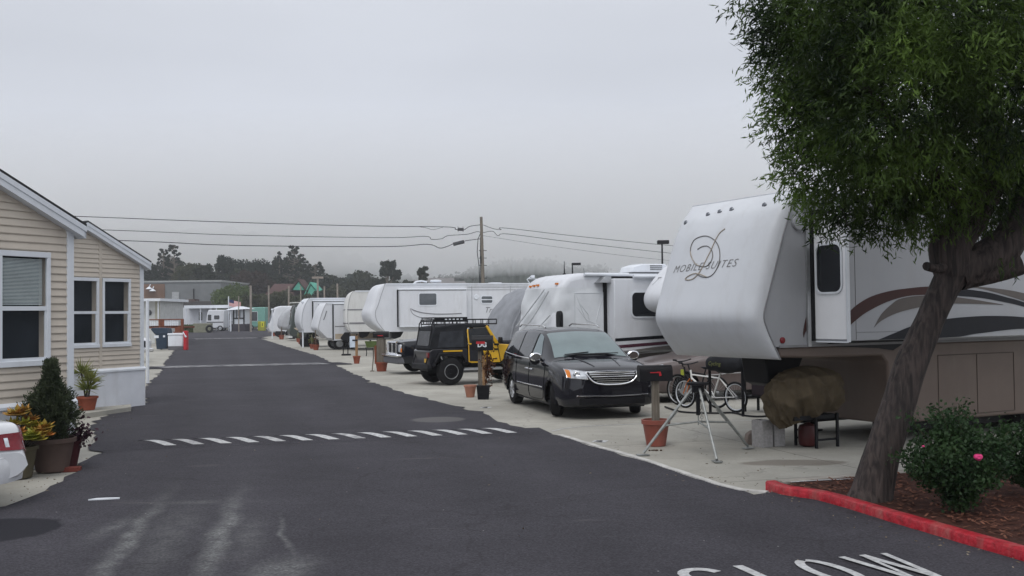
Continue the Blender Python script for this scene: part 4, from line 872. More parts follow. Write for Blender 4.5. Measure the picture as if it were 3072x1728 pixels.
van = thing('minivan', 'dark charcoal minivan with chrome grille and bright mirrors, parked beside the road facing the camera', 'minivan', (1.66, 20.3, 0), rot(165.5))
vs_ = [(0.00,.34,.45,.60,.55,.56,.70,.50,.78,.80),(0.05,.26,.62,.76,.52,.72,.74,.66,.84,.87),(0.22,.22,.78,.92,.52,.88,.80,.78,.93,.97),(0.55,.22,.82,.97,.55,.94,.90,.82,1.00,1.04),(0.95,.22,.82,.985,.58,.955,.97,.82,1.06,1.10),
       (1.22,.22,.82,.985,.60,.95,1.01,.80,1.10,1.145),(1.75,.22,.82,.985,.62,.945,1.04,.72,1.39,1.45),(2.20,.22,.82,.985,.62,.94,1.06,.685,1.58,1.65),(2.55,.22,.82,.985,.62,.94,1.07,.68,1.63,1.71),(3.4,.22,.82,.985,.62,.94,1.08,.68,1.65,1.735),(4.4,.24,.82,.98,.62,.93,1.10,.66,1.63,1.71),(4.85,.30,.78,.96,.62,.90,1.10,.63,1.58,1.66),(5.03,.36,.74,.92,.62,.86,1.08,.60,1.40,1.45),(5.12,.42,.66,.84,.62,.78,.95,.60,1.05,1.08)]
VB = CarBody(vs_, .95)
_S = np.array([VB.P(VB.u_of(s), v) for s in np.linspace(0, .9, 110) for v in np.linspace(1.0, 9.0, 150)])
def front_x(y, z):
    d2 = (_S[:,1]-abs(y))**2 + (_S[:,2]-z)**2; i = np.argsort(d2)[:10]; i = i[d2[i] < d2[i[0]]+.0004]; return float(_S[i,0].max())
VB.body(van, VANP, (0, -3.08), (.37, .34))
mb = MB(); mb.box(-4.0, .75, -.72, .72, .2, .55); mb.box(-3.6,.4,-.9,.9,.2,.3); mb.build('underbody', BLK, van)
VB.patch(van, 'windscreen', WSG, ((1.27,7.12),(2.16,7.12),(2.16,10.88),(1.27,10.88)), both=True, nv=24)
mb = MB(); mb.tube([(-.36,.70,1.135),(-.30,.3,1.185),(-.29,0,1.19),(-.30,-.3,1.185),(-.36,-.70,1.135)], .018, 6); mb.tube([(-.34,.1,1.20),(-.40,.62,1.20)], .01, 5); mb.tube([(-.33,-.55,1.19),(-.40,-.02,1.23)], .01, 5); mb.build('wiper', BLK, van)
mb = MB(); mb.box(-1.06,-1.02,-.10,.10,1.40,1.45); mb.build('interior_mirror', BLK, van)
for sd_ in (1, -1):
    VB.patch(van, 'side_window', M('side_glass_pale', (0.13,0.18,0.19), .06, spec=.8), ((1.62,5.15),(2.45,5.12),(2.45,6.85),(2.12,6.85)), sd_)
    VB.patch(van, 'side_window', SDG, ((2.53,5.12),(3.50,5.12),(3.50,6.85),(2.53,6.85)), sd_)
    VB.patch(van, 'side_window', SDG, ((3.58,5.12),(4.70,5.3),(4.45,6.75),(3.58,6.85)), sd_)
    VB.line(van, 'window_trim', CHR, [(1.5,5.05),(2.5,5.03),(3.5,5.03),(4.75,5.15)], .010, sd_)
    VB.line(van, 'door_seam', SEAMV, [(1.30,4.9),(1.32,4),(1.38,2.4),(1.6,1.8),(2.4,1.7)], .006, sd_)
    VB.line(van, 'door_seam', SEAMV, [(2.49,6.9),(2.49,5),(2.5,3),(2.48,1.8)], .006, sd_)
    VB.line(van, 'door_seam', SEAMV, [(3.54,6.9),(3.54,5),(3.54,3),(3.5,1.9)], .006, sd_)
    VB.line(van, 'side_molding', CHR, [(1.42,2.75),(2.2,2.72),(3.4,2.72)], .013, sd_, .008)
    for s in (2.33, 2.66):
        x, y, z = VB.P(VB.u_of(s), 4.1); mb = MB(); mb.tube([(x+.10,(y+.0)*sd_,z),(x+.06,(y+.035)*sd_,z+.005),(x-.06,(y+.035)*sd_,z+.005),(x-.10,y*sd_,z)], .014, 6); mb.build('door_handle', CHR, van)
    # mirror
    mb = MB(); mb.lathe([(.001,-.09),(.075,-.075),(.10,-.02),(.105,.05),(.08,.07),(.001,.07)], (0,0,0), 16, 'x'); m_ = mb.build('mirror', CHR, van); m_.location = (-.72, 1.06*sd_, 1.14); m_.scale = (1, 1.25, .85)
    mb = MB(); mb.box(-.76,-.69,.90*sd_ if sd_>0 else -1.0,1.0*sd_ if sd_>0 else -.90,1.06,1.10); mb.lathe([(.001,-.095),(.085,-.08),(.11,-.02),(.11,.0),(.001,.0)], (-.72,1.06*sd_,1.085), 14, 'x'); mb.build('mirror_base', BLK, van)
    # headlight: chrome bowl, projector, amber corner
    def hf(a, b):
        y = .50+.36*a; zb_ = .765+.03*a; zt_ = .905+.05*a - .03*(1-a)**3*0; z = zb_+(zt_-zb_)*b; return (front_x(y, z)+.012, y*sd_, z)
    mb = MB(); mb.grid(hf, 18, 8); hlo = mb.build('headlight', HL, van, angle=70)
    mb = MB(); mb.tube([hf(a/12, 0) for a in range(13)] + [hf(1, b/4) for b in range(1,5)] + [hf(1-a/12, 1) for a in range(1,13)] + [hf(0, 1-b/4) for b in range(1,5)], .007, 5); mb.build('lamp_bezel', CHR, hlo)
    hy, hz_ = .70, .855; hx = front_x(hy, hz_)-.01; hy -= .0
    mb = MB(); mb.torus((hx+.035, hy*sd_, hz_), .050, .012, 'x', 20, 6); mb.lathe([(.001,.0),(.045,.012),(.05,.03)], (hx+.0,(hy+.02)*sd_,hz_), 16, 'x', caps=False); mb.build('lamp_ring', CHR, van)
    mb = MB(); mb.grid(lambda a, b: (hf(.84+.15*a, .06+.88*b)[0]+.006, hf(.84+.15*a, .06+.88*b)[1], hf(.84+.15*a, .06+.88*b)[2]), 4, 6); mb.build('turn_signal', ORG, hlo)
    mb = MB(); mb.lathe([(.001,.0),(.05,.01),(.055,.03)], (.86,.62*sd_,.36), 16, 'x'); mb.build('fog_light', HL, van)
    mb = MB(); mb.tube([(-1.5,.60*sd_,1.72),(-1.7,.60*sd_,1.765),(-3.4,.60*sd_,1.78),(-3.6,.60*sd_,1.73)], .017, 6); mb.build('roof_rail', CHR, van)
    for ax_ in (0, -3.08): mb = MB(); mb.torus((ax_,.965*sd_,.34), .372, .014, 'y', 30, 6, -.15, math.pi+.15); mb.build('arch_lip', VANP, van)
    w1 = wheel(van, 0, 0, .335, .22, side=1 if sd_ > 0 else -1, rim=ALU, spokes=9)
    w1.location = (0, .82*sd_, 0); w1.rotation_euler = (0, 0, R(-24))
    w2 = wheel(van, -3.08, .84*sd_, .335, .22, side=1 if sd_ > 0 else -1, rim=ALU, spokes=9)
# hood creases, grille and lower bumper
mb = MB()
for y in (.28,-.28):
    P_ = []
    for s in np.linspace(.30, 1.15, 9):
        P_.append((.95-s, y*(.8+.5*s), VB.P(VB.u_of(s), 8.45)[2]+.006))
    mb.tube(P_, .010, 5)
mb.build('hood_crease', VANP, van)
def nose_x(y, z):
    # front surface of the body at this height: search along stations
    best = None
    for s in np.linspace(0, .6, 61):
        u = VB.u_of(s)
        for v in np.linspace(2.5, 8.9, 33):
            p = VB.P(u, v)
            if abs(p[1]-abs(y)) < .035 and abs(p[2]-z) < .03 and (best is None or p[0] > best): best = p[0]
    return best if best is not None else .92-.12*(abs(y)/.6)**2
gx = lambda y, z: max(front_x(y, z), .94-.06*(abs(y)/.55)**2-.2*max(0, z-.78))+.010
out = [(-.50,.895),(-.52,.86),(-.40,.72),(-.22,.665),(0,.655),(.22,.665),(.40,.72),(.52,.86),(.50,.895),(.25,.905),(0,.908),(-.25,.905)]
mb = MB(); mb.add([(gx(y,z)+.0, y, z) for y, z in out], [tuple(range(len(out)))]); gr = mb.build('grille', BLK, van)
mb = MB(); mb.tube([(gx(y,z)+.01, y, z) for y, z in sp(out+[out[0]], 4)], .014, 6); mb.build('surround', CHR, gr)
mb = MB()
for z, hw in ((.848,.46),(.808,.43),(.768,.39),(.728,.33),(.690,.25)):
    mb.tube([(gx(hw*k/8,z)+.010, hw*k/8, z) for k in range(-8, 9)], .0085, 5)
mb.tube([(gx(.45*k/8,.885)+.01, .46*k/8, .885) for k in range(-8, 9)], .016, 5)
mb.build('grille_bar', CHR, gr)
mb = MB(); mb.tube([(front_x(.72*k/8,.44)+.012, .72*k/8, .43+.02*(abs(k)/8)) for k in range(-8, 9)], .013, 6); mb.build('bumper_trim', CHR, van)
mb = MB(); mb.grid(lambda a, b: (front_x((2*a-1)*.66, .30+.10*b)+.006, (2*a-1)*.66, .28+.12*b), 16, 3); mb.build('lower_intake', BLK, van)

# white sedan, tail towards the road
car = thing('sedan', 'white sedan, its tail and red tail light showing beside the potted plants', 'car', (-5.28, 11.15, 0), rot(-63))
cs = [(0,.35,.5,.62,.5,.58,.58,.5,.62,.64),(.1,.24,.66,.80,.48,.76,.66,.7,.72,.75),(.7,.2,.75,.87,.5,.84,.78,.72,.82,.87),(1.35,.2,.78,.88,.52,.85,.86,.68,.92,.97),(2.1,.2,.78,.88,.55,.84,.9,.58,1.30,1.36),(2.6,.2,.78,.88,.55,.84,.9,.56,1.34,1.40),(3.3,.2,.78,.88,.55,.84,.9,.55,1.30,1.36),(4.0,.2,.78,.88,.55,.83,.9,.62,.98,1.02),(4.45,.24,.74,.87,.52,.82,.86,.68,.92,.94),(4.72,.28,.68,.84,.48,.80,.82,.72,.88,.90),(4.80,.30,.66,.84,.45,.78,.62,.70,.70,.72),(4.86,.32,.6,.80,.45,.74,.55,.66,.58,.60)]
# origin: rear bumper corner, so x0 puts the tail at x=0
CB = CarBody(cs, 4.86)
WP = M('white_car_paint', (0.68,0.69,0.71), .25, noise=.04, coat=.8, dirt=.08)
pv = CB
def shift(o): o.location = (o.location.x, o.location.y+.86, o.location.z); return o
shift(CB.body(car, WP, (4.86-.85, 4.86-3.75), (.34,.31)))
mb = MB(); mb.box(.5,4.4,-.66,.66,.2,.5); shift(mb.build('underbody', BLK, car))
shift(CB.patch(car, 'rear_window', DGLASS, ((3.35,7.2),(3.95,7.2),(3.95,10.8),(3.35,10.8)), both=True, nv=16))
_C = np.array([CB.P(CB.u_of(s), v) for s in np.linspace(4.2, 4.86, 90) for v in np.linspace(1.0, 9.0, 150)])
TL = M('red_tail_lens', (0.17,0.004,0.012), .15, noise=.2, coat=.2)
for sd_ in (1,-1):
    shift(CB.patch(car, 'side_window', SDG, ((1.6,5.1),(3.7,5.1),(3.3,6.8),(2.1,6.8)), sd_))
    shift(CB.patch(car, 'tail_light', TL, ((4.52,3.9),(4.80,3.9),(4.785,6.5),(4.55,5.9)), sd_, .012)); 
    q = shift(CB.patch(car, 'reverse_light', HL, ((4.795,4.3),(4.80,4.3),(4.785,5.6),(4.775,5.6)), sd_, .02))
    def tlf(a, b):
        y = .40+.41*a; z = .60+.03*(1-a)+(.19-.03*(1-a))*b; d2 = (_C[:,1]-y)**2+(_C[:,2]-z)**2; i = np.argsort(d2)[:10]; return (float(_C[i,0].min())-.012, y*sd_, z)
    mb = MB(); mb.grid(tlf, 14, 6); shift(mb.build('tail_light', TL, car, angle=70)); mb = MB(); mb.grid(lambda a, b: (tlf(.35+.12*a, .2+.55*b)[0]-.005, tlf(.35+.12*a, .2+.55*b)[1], tlf(.35+.12*a, .2+.55*b)[2]), 3, 3); shift(mb.build('reverse_light', HL, car))
    for s in (.85, 3.75): shift(wheel(car, 4.86-s, .76*sd_, .31, .2, side=1 if sd_ > 0 else -1))
mb = MB(); mb.box(-.06,.0,-.26,.26,.42,.55); shift(mb.build('number_plate', M('plate_grey', (0.45,0.40,0.36), .5), car, bevel=.01))
mb = MB(); mb.grid(lambda a, b: (-.055+.20*abs(2*a-1)**3.5+.02*(b*2-1)**2, (2*a-1)*.86, .27+.27*b), 24, 6); mb.grid(lambda a, b: (-.04+.20*abs(2*a-1)**3.5+.09*b, (2*a-1)*.86, .54+.03*b), 24, 2); shift(mb.build('bumper', WP, car, angle=50))
mb = MB(); mb.tube([(.03+.2*abs(k/8)**3.5, .80*k/8, .395) for k in range(-8,9)], .006, 5); shift(mb.build('bumper_groove', SEAMV, car))

# taupe car under the camper, seen between mailbox and bicycles
tc_ = thing('taupe_car', 'taupe brown car with pale green glass parked behind the bicycles and the black mailbox', 'car', (3.55,23.6,0), rot(-112))
TP = M('taupe_paint', (0.115,0.09,0.085), .3, noise=.08, coat=.7, dirt=.1)
CB2 = CarBody([(a, b, c*1.03, d*1.03, e+.04, f*1.03, g+.06, h*1.05, i+.12, j+.14) for a,b,c,d,e,f,g,h,i,j in cs], .85)
CB2.body(tc_, TP, (0,-2.9), (.35,.33)); mb = MB(); mb.box(-3.6,.5,-.68,.68,.2,.5); mb.build('underbody', BLK, tc_)
PG = M('pale_green_glass', (0.20,0.29,0.28), .08, spec=.8)
CB2.patch(tc_, 'windscreen', PG, ((1.38,7.1),(2.06,7.1),(2.06,10.9),(1.38,10.9)), both=True, nv=16)
for sd_ in (1,-1):
    CB2.patch(tc_, 'side_window', PG, ((1.6,5.1),(2.6,5.1),(2.6,6.8),(2.1,6.8)), sd_); CB2.patch(tc_, 'side_window', SDG, ((2.7,5.1),(3.7,5.1),(3.3,6.8),(2.7,6.8)), sd_)
    CB2.line(tc_, 'window_trim', CHR, [(1.45,5.0),(2.6,5.0),(3.8,5.0)], .012, sd_); CB2.line(tc_, 'side_molding', CHR, [(1.3,3.1),(2.6,3.1),(3.8,3.1)], .010, sd_)
    CB2.patch(tc_, 'headlight', HL, ((.06,4.8),(.35,4.8),(.35,6.6),(.06,6.8)), sd_, .01)
    for x in (0,-2.9): wheel(tc_, x, .8*sd_, .32, .2, side=1 if sd_ > 0 else -1)

# ------------------------------------------------------------------ yellow and black soft-top off-roader (local x forward, y left, origin at right rear tyre contact)
jp = thing('off_roader', 'yellow and black soft-top off-roader with oversized tyres and a black roof basket', 'off-roader', (-1.82, 29.39, 0), rot(65)); jp.scale = (.93,.90,.93)
JB = M('black_body_panel', (0.010,0.010,0.014), .3, noise=.2, coat=.6)
def jside(y):
    return y
Wj = 1.56
mb = MB(); mb.prism([(-.66,.60),(-.66,1.06),(-.55,1.12),(.60,1.12),(.60,.70),(.42,.66),(.50,.86),(.30,.98),(-.32,.98),(-.50,.82),(-.56,.60)], .02, Wj, 'y'); mb.build('rear_body', JB, jp, bevel=.02)
mb = MB(); mb.box(-.22,.42,.005,.022,1.03,1.075); mb.build('side_stripe', YEL, jp)
mb = MB(); mb.prism([(.60,.62),(.60,1.24),(1.66,1.24),(1.78,.62)], .02, Wj, 'y'); tub = mb.build('cabin', BLK, jp, bevel=.01)
mb = MB(); mb.prism([(.625,.70),(.625,1.235),(1.60,1.255),(1.72,.66),(.72,.66)], -.012, .02, 'y'); dr = mb.build('door', YEL, jp, bevel=.012)
mb = MB(); mb.prism([(.64,1.23),(1.06,1.245),(1.14,.96),(1.18,.70),(.66,.72)], -.020, -.013, 'y'); mb.build('dark_panel', JB, dr)
mb = MB(); mb.box(1.22,1.36,-.03,-.01,.74,.77); mb.box(1.45,1.60,-.03,-.01,.76,.79); mb.box(1.50,1.66,-.04,-.01,1.20,1.26); mb.box(1.50,1.64,-.035,-.01,1.05,1.10); mb.build('hinge', BLK, dr)
# soft top
mb = MB(); mb.prism([(-.64,1.10),(-.52,1.74),(-.44,1.81),(.35,1.89),(1.22,1.87),(1.30,1.82),(1.18,1.78),(.62,1.77),(.62,1.12)], .05, Wj-.05, 'y'); mb.build('soft_top', SOFT, jp, bevel=.03)
mb = MB(); mb.prism([(-.40,1.17),(-.30,1.66),(.48,1.68),(.48,1.17)], .036, .048, 'y'); mb.build('rear_window', M('vinyl_window', (0.035,0.038,0.045), .25, noise=.4, scale=3), jp)
mb = MB(); mb.prism([(-.54,1.20),(-.42,1.62),(-.415,1.62),(-.535,1.20)], .25, Wj-.25, 'y'); 
mb.add([(-.625,.25,1.22),(-.625,Wj-.25,1.22),(-.545,Wj-.25,1.68),(-.545,.25,1.68)], [(0,1,2,3)]); mb.build('back_window', M('vinyl_window', (0.035,0.038,0.045), .25), jp)
mb = MB(); mb.prism([(.66,1.27),(.64,1.74),(1.22,1.76),(1.60,1.27)], .045, .06, 'y'); mb.build('side_window', SDG, jp)
mb = MB(); mb.tube([(.62,.03,1.72),(.60,.0,1.66),(.64,.0,1.27),(.66,.0,1.26),(1.15,.0,1.27)], .022, 8); mb.build('window_frame', YEL, jp)
mb = MB(); mb.prism([(1.56,1.24),(1.70,1.24),(1.30,1.83),(1.24,1.80)], .0, .10, 'y'); mb.prism([(1.56,1.24),(1.70,1.24),(1.30,1.83),(1.24,1.80)], Wj-.1, Wj, 'y'); mb.box(1.24,1.31,.1,Wj-.1,1.79,1.84); mb.build('windscreen_frame', YEL, jp, bevel=.01)
mb = MB(); mb.add([(1.64,.1,1.27),(1.64,Wj-.1,1.27),(1.30,Wj-.1,1.79),(1.30,.1,1.79)], [(0,1,2,3)]); mb.build('windscreen', DGLASS, jp)
mb = MB(); mb.prism([(1.78,.72),(1.60,1.24),(2.90,1.16),(2.98,.95),(2.95,.72)], .22, Wj-.22, 'y'); mb.build('bonnet', YEL, jp, bevel=.04)
mb = MB(); mb.prism([(1.72,.68),(1.62,1.24),(2.0,1.22),(2.05,.72)], .02, Wj-.02, 'y'); mb.build('cowl', YEL, jp, bevel=.02)
for y in (-.10, Wj-.22):
    mb = MB(); mb.prism([(-.62,.58),(-.40,.98),(-.36,1.0),(.36,1.0),(.40,.98),(.60,.70),(.56,.66),(.36,.90),(-.34,.90),(-.56,.56)], y, y+.32, 'y'); mb.build('mudguard', BLK, jp, bevel=.02)
    mb = MB(); mb.prism([(1.72,.62),(2.0,.98),(2.06,1.0),(2.78,1.0),(2.95,.80),(2.9,.78),(2.75,.92),(2.08,.92),(1.78,.60)], y, y+.32, 'y'); mb.build('mudguard', BLK, jp, bevel=.02)
mb = MB(); mb.box(-.74,-.60,.0,Wj,.48,.66); mb.build('bumper', BLK, jp, bevel=.03); mb = MB(); mb.box(2.98,3.15,.1,Wj-.1,.5,.7); mb.build('bumper', BLK, jp, bevel=.03)
mb = MB(); mb.box(.5,1.75,.0,.08,.44,.52); mb.tube([(.45,-.02,.46),(1.8,-.02,.46)], .035, 8); mb.build('side_step', ALU, jp)
mb = MB(); mb.box(-.6,2.9,.4,Wj-.4,.42,.6); mb.build('chassis', BLK, jp)
for x in (0, 2.42):
    for y, s in ((.02,-1),(Wj-.02,1)): wheel(jp, x, y, .42, .30, rim=BLK, rr=.53, side=s); mb = MB(); mb.torus((x, y+s*.145, .42), .225, .012, 'y', 32, 6); mb.build('rim_ring', ALU, jp)
mb = MB(); mb.box(-.69,-.655,.08,.26,.86,1.02); mb.build('tail_light', TL, jp)
mb = MB(); mb.box(-.69,-.655,.3,.46,.7,.82); mb.build('yellow_plate', YEL, jp)
mb = MB(); mb.prism(rrect(0,0,.18,.2,.05), -.04,.04,'x'); o = mb.build('mirror', BLK, jp); o.location = (1.66,-.16,1.36)
# roof basket
mb = MB()
for y in (.18, Wj-.18):
    for z in (1.98, 2.09): mb.tube([(-.45,y,z),(.66,y,z)], .02, 6)
    for x in (-.42, -.1, .25, .62): mb.tube([(x,y,1.98),(x,y,2.09)], .012, 5)
    for x in (-.45, -.08, .30, .64): mb.tube([(x,y,1.98),(x,y,1.80 if x<0 else 1.87)], .014, 5)
    mb.tube([(-.45,y,2.0),(-.52,y,1.9),(-.60,y,1.1),(-.74,y,.66)], .02, 6)
for x in np.linspace(-.45, .66, 8): mb.tube([(x,.18,1.985),(x,Wj-.18,1.985)], .014, 5)
mb.box(-.45,.66,.15,.17,2.0,2.085); mb.build('roof_basket', BLK, jp)
mb = MB()
for k in range(5): mb.box(-.10+k*.13-.0, -.10+k*.13+.07, .142,.149,2.025,2.06)
mb.build('basket_slot', WTRIM, jp)

# ------------------------------------------------------------------ black pickup with chrome front, nose towards the road
tk = thing('pickup_truck', 'black pickup truck with chrome grille and ladder rack in front of the long trailer', 'pickup truck', (-4.15, 35.65, 0), rot(67))
TB = CarBody([(0,.55,.7,.86,.75,.84,.98,.76,1.08,1.10),(.08,.40,.78,.92,.75,.9,1.02,.82,1.12,1.15),(.5,.36,.82,.96,.75,.94,1.05,.82,1.15,1.19),(1.25,.36,.82,.97,.75,.95,1.08,.8,1.18,1.22),(1.45,.36,.82,.97,.75,.95,1.10,.79,1.20,1.24),(1.6,.36,.82,.97,.75,.95,1.10,.8,1.21,1.235),(3.2,.36,.82,.97,.75,.95,1.10,.8,1.2,1.22),(3.35,.4,.82,.97,.75,.95,1.08,.85,1.12,1.12),(5.3,.4,.82,.97,.75,.95,1.08,.85,1.12,1.12),(5.4,.5,.8,.95,.75,.93,1.06,.85,1.1,1.1)], 0.0)
o = TB.body(tk, BLKP, (-.95,-4.2), (.46,.40)); o.scale = (-1,1,1)
mb = MB()
for y in (-.72,.72):
    for a, b_ in (((1.45,1.2),(1.85,1.62)),((2.6,1.2),(2.6,1.62)),((3.3,1.2),(3.25,1.62)),((2.15,1.2),(2.15,1.62))): mb.tube([(a[0],y,a[1]),(b_[0],y*.93,b_[1])], .045, 6)
mb.box(1.8,3.3,-.70,.70,1.60,1.66); mb.build('cab', BLKP, tk)
mb = MB(); mb.add([(1.47,-.68,1.22),(1.47,.68,1.22),(1.86,.62,1.60),(1.86,-.62,1.60)], [(0,1,2,3)]); mb.build('windscreen', M('clear_glass', (0.8,0.85,0.85), .02, noise=.02, trans=1.0), tk)
mb = MB()
for y in (-.68,.68):
    for z in (1.70,1.86): mb.tube([(1.2,y,z),(3.6,y,z)], .022, 6)
    for x in np.linspace(1.2,3.6,9): mb.tube([(x,y,1.70),(x,y,1.86)], .018, 5)
    for x in (1.5,3.2): mb.tube([(x,y,1.66),(x,y,1.7)], .02, 5)
for x in np.linspace(1.2,3.6,9):
    mb.tube([(x,-.68,1.70),(x,.68,1.70)], .016, 5); 
    if x in (1.2,3.6): mb.tube([(x,-.68,1.86),(x,.68,1.86)], .02, 5)
for y in (-.4,0,.4): mb.tube([(1.2,y,1.7),(1.2,y,1.86)], .018, 5)
mb.build('roof_rack', BLK, tk)
mb = MB(); mb.box(-.06,.02,-.50,.50,.72,1.08); gr = mb.build('grille', BLK, tk, bevel=.02)
mb = MB(); 
for a, b_ in (((-.5,.70),(-.52,1.09)),((-.52,1.09),(.52,1.09)),((.52,1.09),(.5,.70)),((.5,.7),(-.5,.7))): mb.tube([(-.07,a[0],a[1]),(-.07,b_[0],b_[1])], .045, 8)
mb.tube([(-.07,0,.7),(-.07,0,1.08)], .04, 6); mb.build('surround', CHR, gr)
for y in (-.85,.57):
    mb = MB(); mb.box(-.05,.10,y,y+.28,.76,1.03); mb.build('headlight', HL, tk, bevel=.03)
    mb = MB(); mb.box(-.04,.12,y-.02 if y<0 else y+.25,y+.03 if y<0 else y+.3,.77,.90); mb.build('turn_signal', ORG, tk)
mb = MB(); mb.box(-.22,-.02,-.95,.95,.60,.70); mb.build('bumper', CHR, tk, bevel=.04)
mb = MB(); mb.box(-.16,.1,-.90,.90,.36,.595); mb.build('lower_valance', M('dusty_grey', (0.12,0.12,0.13), .6), tk, bevel=.04)
mb = MB(); mb.box(.3,5.0,-.6,.6,.35,.6); mb.build('chassis', BLK, tk)
for x in (.95,4.2):
    for y, s in ((-.82,-1),(.82,1)): wheel(tk, x, y, .40, .27, side=s); 
    mb = MB(); mb.torus((x,-.97,.40), .47, .025, 'y', 24, 6, .1, math.pi-.1); mb.build('arch_lip', ALU, tk)

# ------------------------------------------------------------------ park homes on the left
def home(label, C, b, pots=True, depth=9.0, W=3.3, xtra=False):
    h = thing('park_home', label, 'house', (*C, 0), rot(b)); h_e, sk, pk = 3.26, .90, 4.02
    # local frame: +x runs along the gable towards its right-hand corner (x=0); wall spans -W..0; camera side is -y
    sl = (pk-h_e)/(W/2)
    # walls with real lapped boards on the gable
    mb = MB(); mb.prism([(-W,sk),(0,sk),(0,h_e),(-W/2,pk),(-W,h_e)], .012, depth, 'y'); wl = mb.build('wall', SIDM, h)
    lap = MB(); z = sk; cs_ = .1035
    while z < pk-.02:
        zt = min(z+cs_, pk); 
        def half(zz): return W/2 if zz <= h_e else max(0.01, (pk-zz)/sl)
        h0, h1 = half(z), half(zt)
        lap.add([(-W/2-h0,-.006,z),(-W/2+h0,-.006,z),(-W/2+h1,.010,zt),(-W/2-h1,.010,zt)], [(0,1,2,3)]); lap.add([(-W/2-h0,-.006,z),(-W/2+h0,-.006,z),(-W/2+h0,.012,z),(-W/2-h0,.012,z)], [(0,1,2,3)])
        z += cs_
    lap.build('siding', SIDM, wl, flat=True)
    wx = ((-1.15,-.36),(-2.04,-1.25),(-2.94,-2.15))
    for x0, x1 in wx:
        fr = MB(); a, b_, c, d = x0, x1, 1.42, 2.92; t_ = .055
        fr.box(a, a+t_, -.035, .01, c, d); fr.box(b_-t_, b_, -.035, .01, c, d); fr.box(a, b_, -.037, .01, d-t_, d+.02); fr.box(a-.01, b_+.01, -.045, .01, c-.03, c+t_-.01)
        f = fr.build('window', WTRIM, h, bevel=.004); s = MB(); s.box(a+t_, b_-t_, -.028, .0, 2.14, 2.20); s.box(b_-t_-.03,b_-t_,-.02,.0,c+.05,2.14); s.box(a+t_,b_-t_,-.018,.0,c+.045,c+.085); s.build('sash', WTRIM, f)
        g = MB(); g.box(a+t_, b_-t_, .004, .012, c+.04, d-.04); 
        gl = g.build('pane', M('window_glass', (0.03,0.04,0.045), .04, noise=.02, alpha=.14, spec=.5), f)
    # dark interior behind the panes, the room's dimness comes from dark panels added below
    rm = MB(); rm.add([(-W+.1,.9,1.0),(-.1,.9,1.0),(-.1,.9,3.1),(-W+.1,.9,3.1)], [(0,1,2,3)]); 
    bars = MB()
    if xtra:
        for k in range(34): bars.box(wx[0][0]+.07, wx[0][1]-.10, .020, .040, 2.22+k*.0185, 2.2225+k*.0185+.009)
        bars.build('blind', M('blind_slat', (0.75,0.84,0.84), .6), h)
    # cut the real openings
    cut = MB()
    for x0, x1 in wx: cut.box(x0+.05, x1-.05, -.1, .6, 1.46, 2.88)
    co = cut.build('cutter', None); co.parent = h; 
    for tgt in (wl, [c for c in wl.children][0]):
        bm_ = tgt.modifiers.new('Boolean', 'BOOLEAN'); bm_.operation = 'DIFFERENCE'; bm_.object = co; bm_.solver = 'EXACT' if tgt is wl else 'FAST'
    dg = bpy.context.evaluated_depsgraph_get(); dg.update()
    me = bpy.data.meshes.new_from_object(wl.evaluated_get(dg)); wl.modifiers.clear(); wl.data = me
    sd_ = [c for c in wl.children][0]; sd_.modifiers.clear()
    # boards: rebuild with gaps at the windows instead of a boolean on open sheets
    bpy.data.objects.remove(sd_, do_unlink=True); bpy.data.objects.remove(co, do_unlink=True)
    lap = MB(); z = sk
    while z < pk-.02:
        zt = min(z+cs_, pk); segs = [(-W/2-half(z), -W/2+half(z), -W/2-half(zt), -W/2+half(zt))]
        if 1.42 < z+.05 < 2.92:
            segs = []; xs = [-W] + [q for x0, x1 in wx[::-1] for q in (x0+.02, x1-.02)] + [0]
            for i in range(0, len(xs), 2): segs.append((xs[i], xs[i+1], xs[i], xs[i+1]))
        for a, b_, c, d in segs:
            lap.add([(a,-.016,z),(b_,-.016,z),(d,.006,zt),(c,.006,zt)], [(0,1,2,3)]); lap.add([(a,-.016,z),(b_,-.016,z),(b_,-.012,z-.012),(a,-.012,z-.012),(a,.008,z-.012),(b_,.008,z-.012)], [(0,1,2,3),(3,2,5,4)])
        z += cs_
    lap.build('siding', SIDM, wl, flat=True)
    mb = MB(); mb.box(-1.24,-1.16,-.016,.006,sk,4.0 if W>2.4*2 else pk-abs(-1.2+W/2)*sl-.02); mb.build('siding_joint', SIDM, h)
    mb = MB(); mb.box(-.085,.02,-.03,.02,sk-.02,h_e+.02); mb.build('corner_trim', WTRIM, h, bevel=.004); mb = MB(); mb.box(-W-.02,-W+.085,-.03,.02,sk-.02,h_e+.02); mb.build('corner_trim', WTRIM, h, bevel=.004)
    # roof with fascia boards and soffit
    oh, ov = .13, .13
    rf = MB()
    for sg in (-1, 1):
        x0 = -W/2; x1 = -W/2 + sg*(W/2+ov); z0_, z1_ = pk+.13, h_e+.13-ov*sl
        rf.add([(x0,-oh-.03,z0_),(x1,-oh-.03,z1_),(x1,depth,z1_),(x0,depth,z0_),(x0,-oh-.03,z0_+.035),(x1,-oh-.03,z1_+.035),(x1,depth,z1_+.035),(x0,depth,z0_+.035)], [(0,1,2,3),(4,5,6,7),(0,1,5,4),(1,2,6,5),(2,3,7,6)])
    roof = rf.build('roof', SHING, h)
    fa = MB()
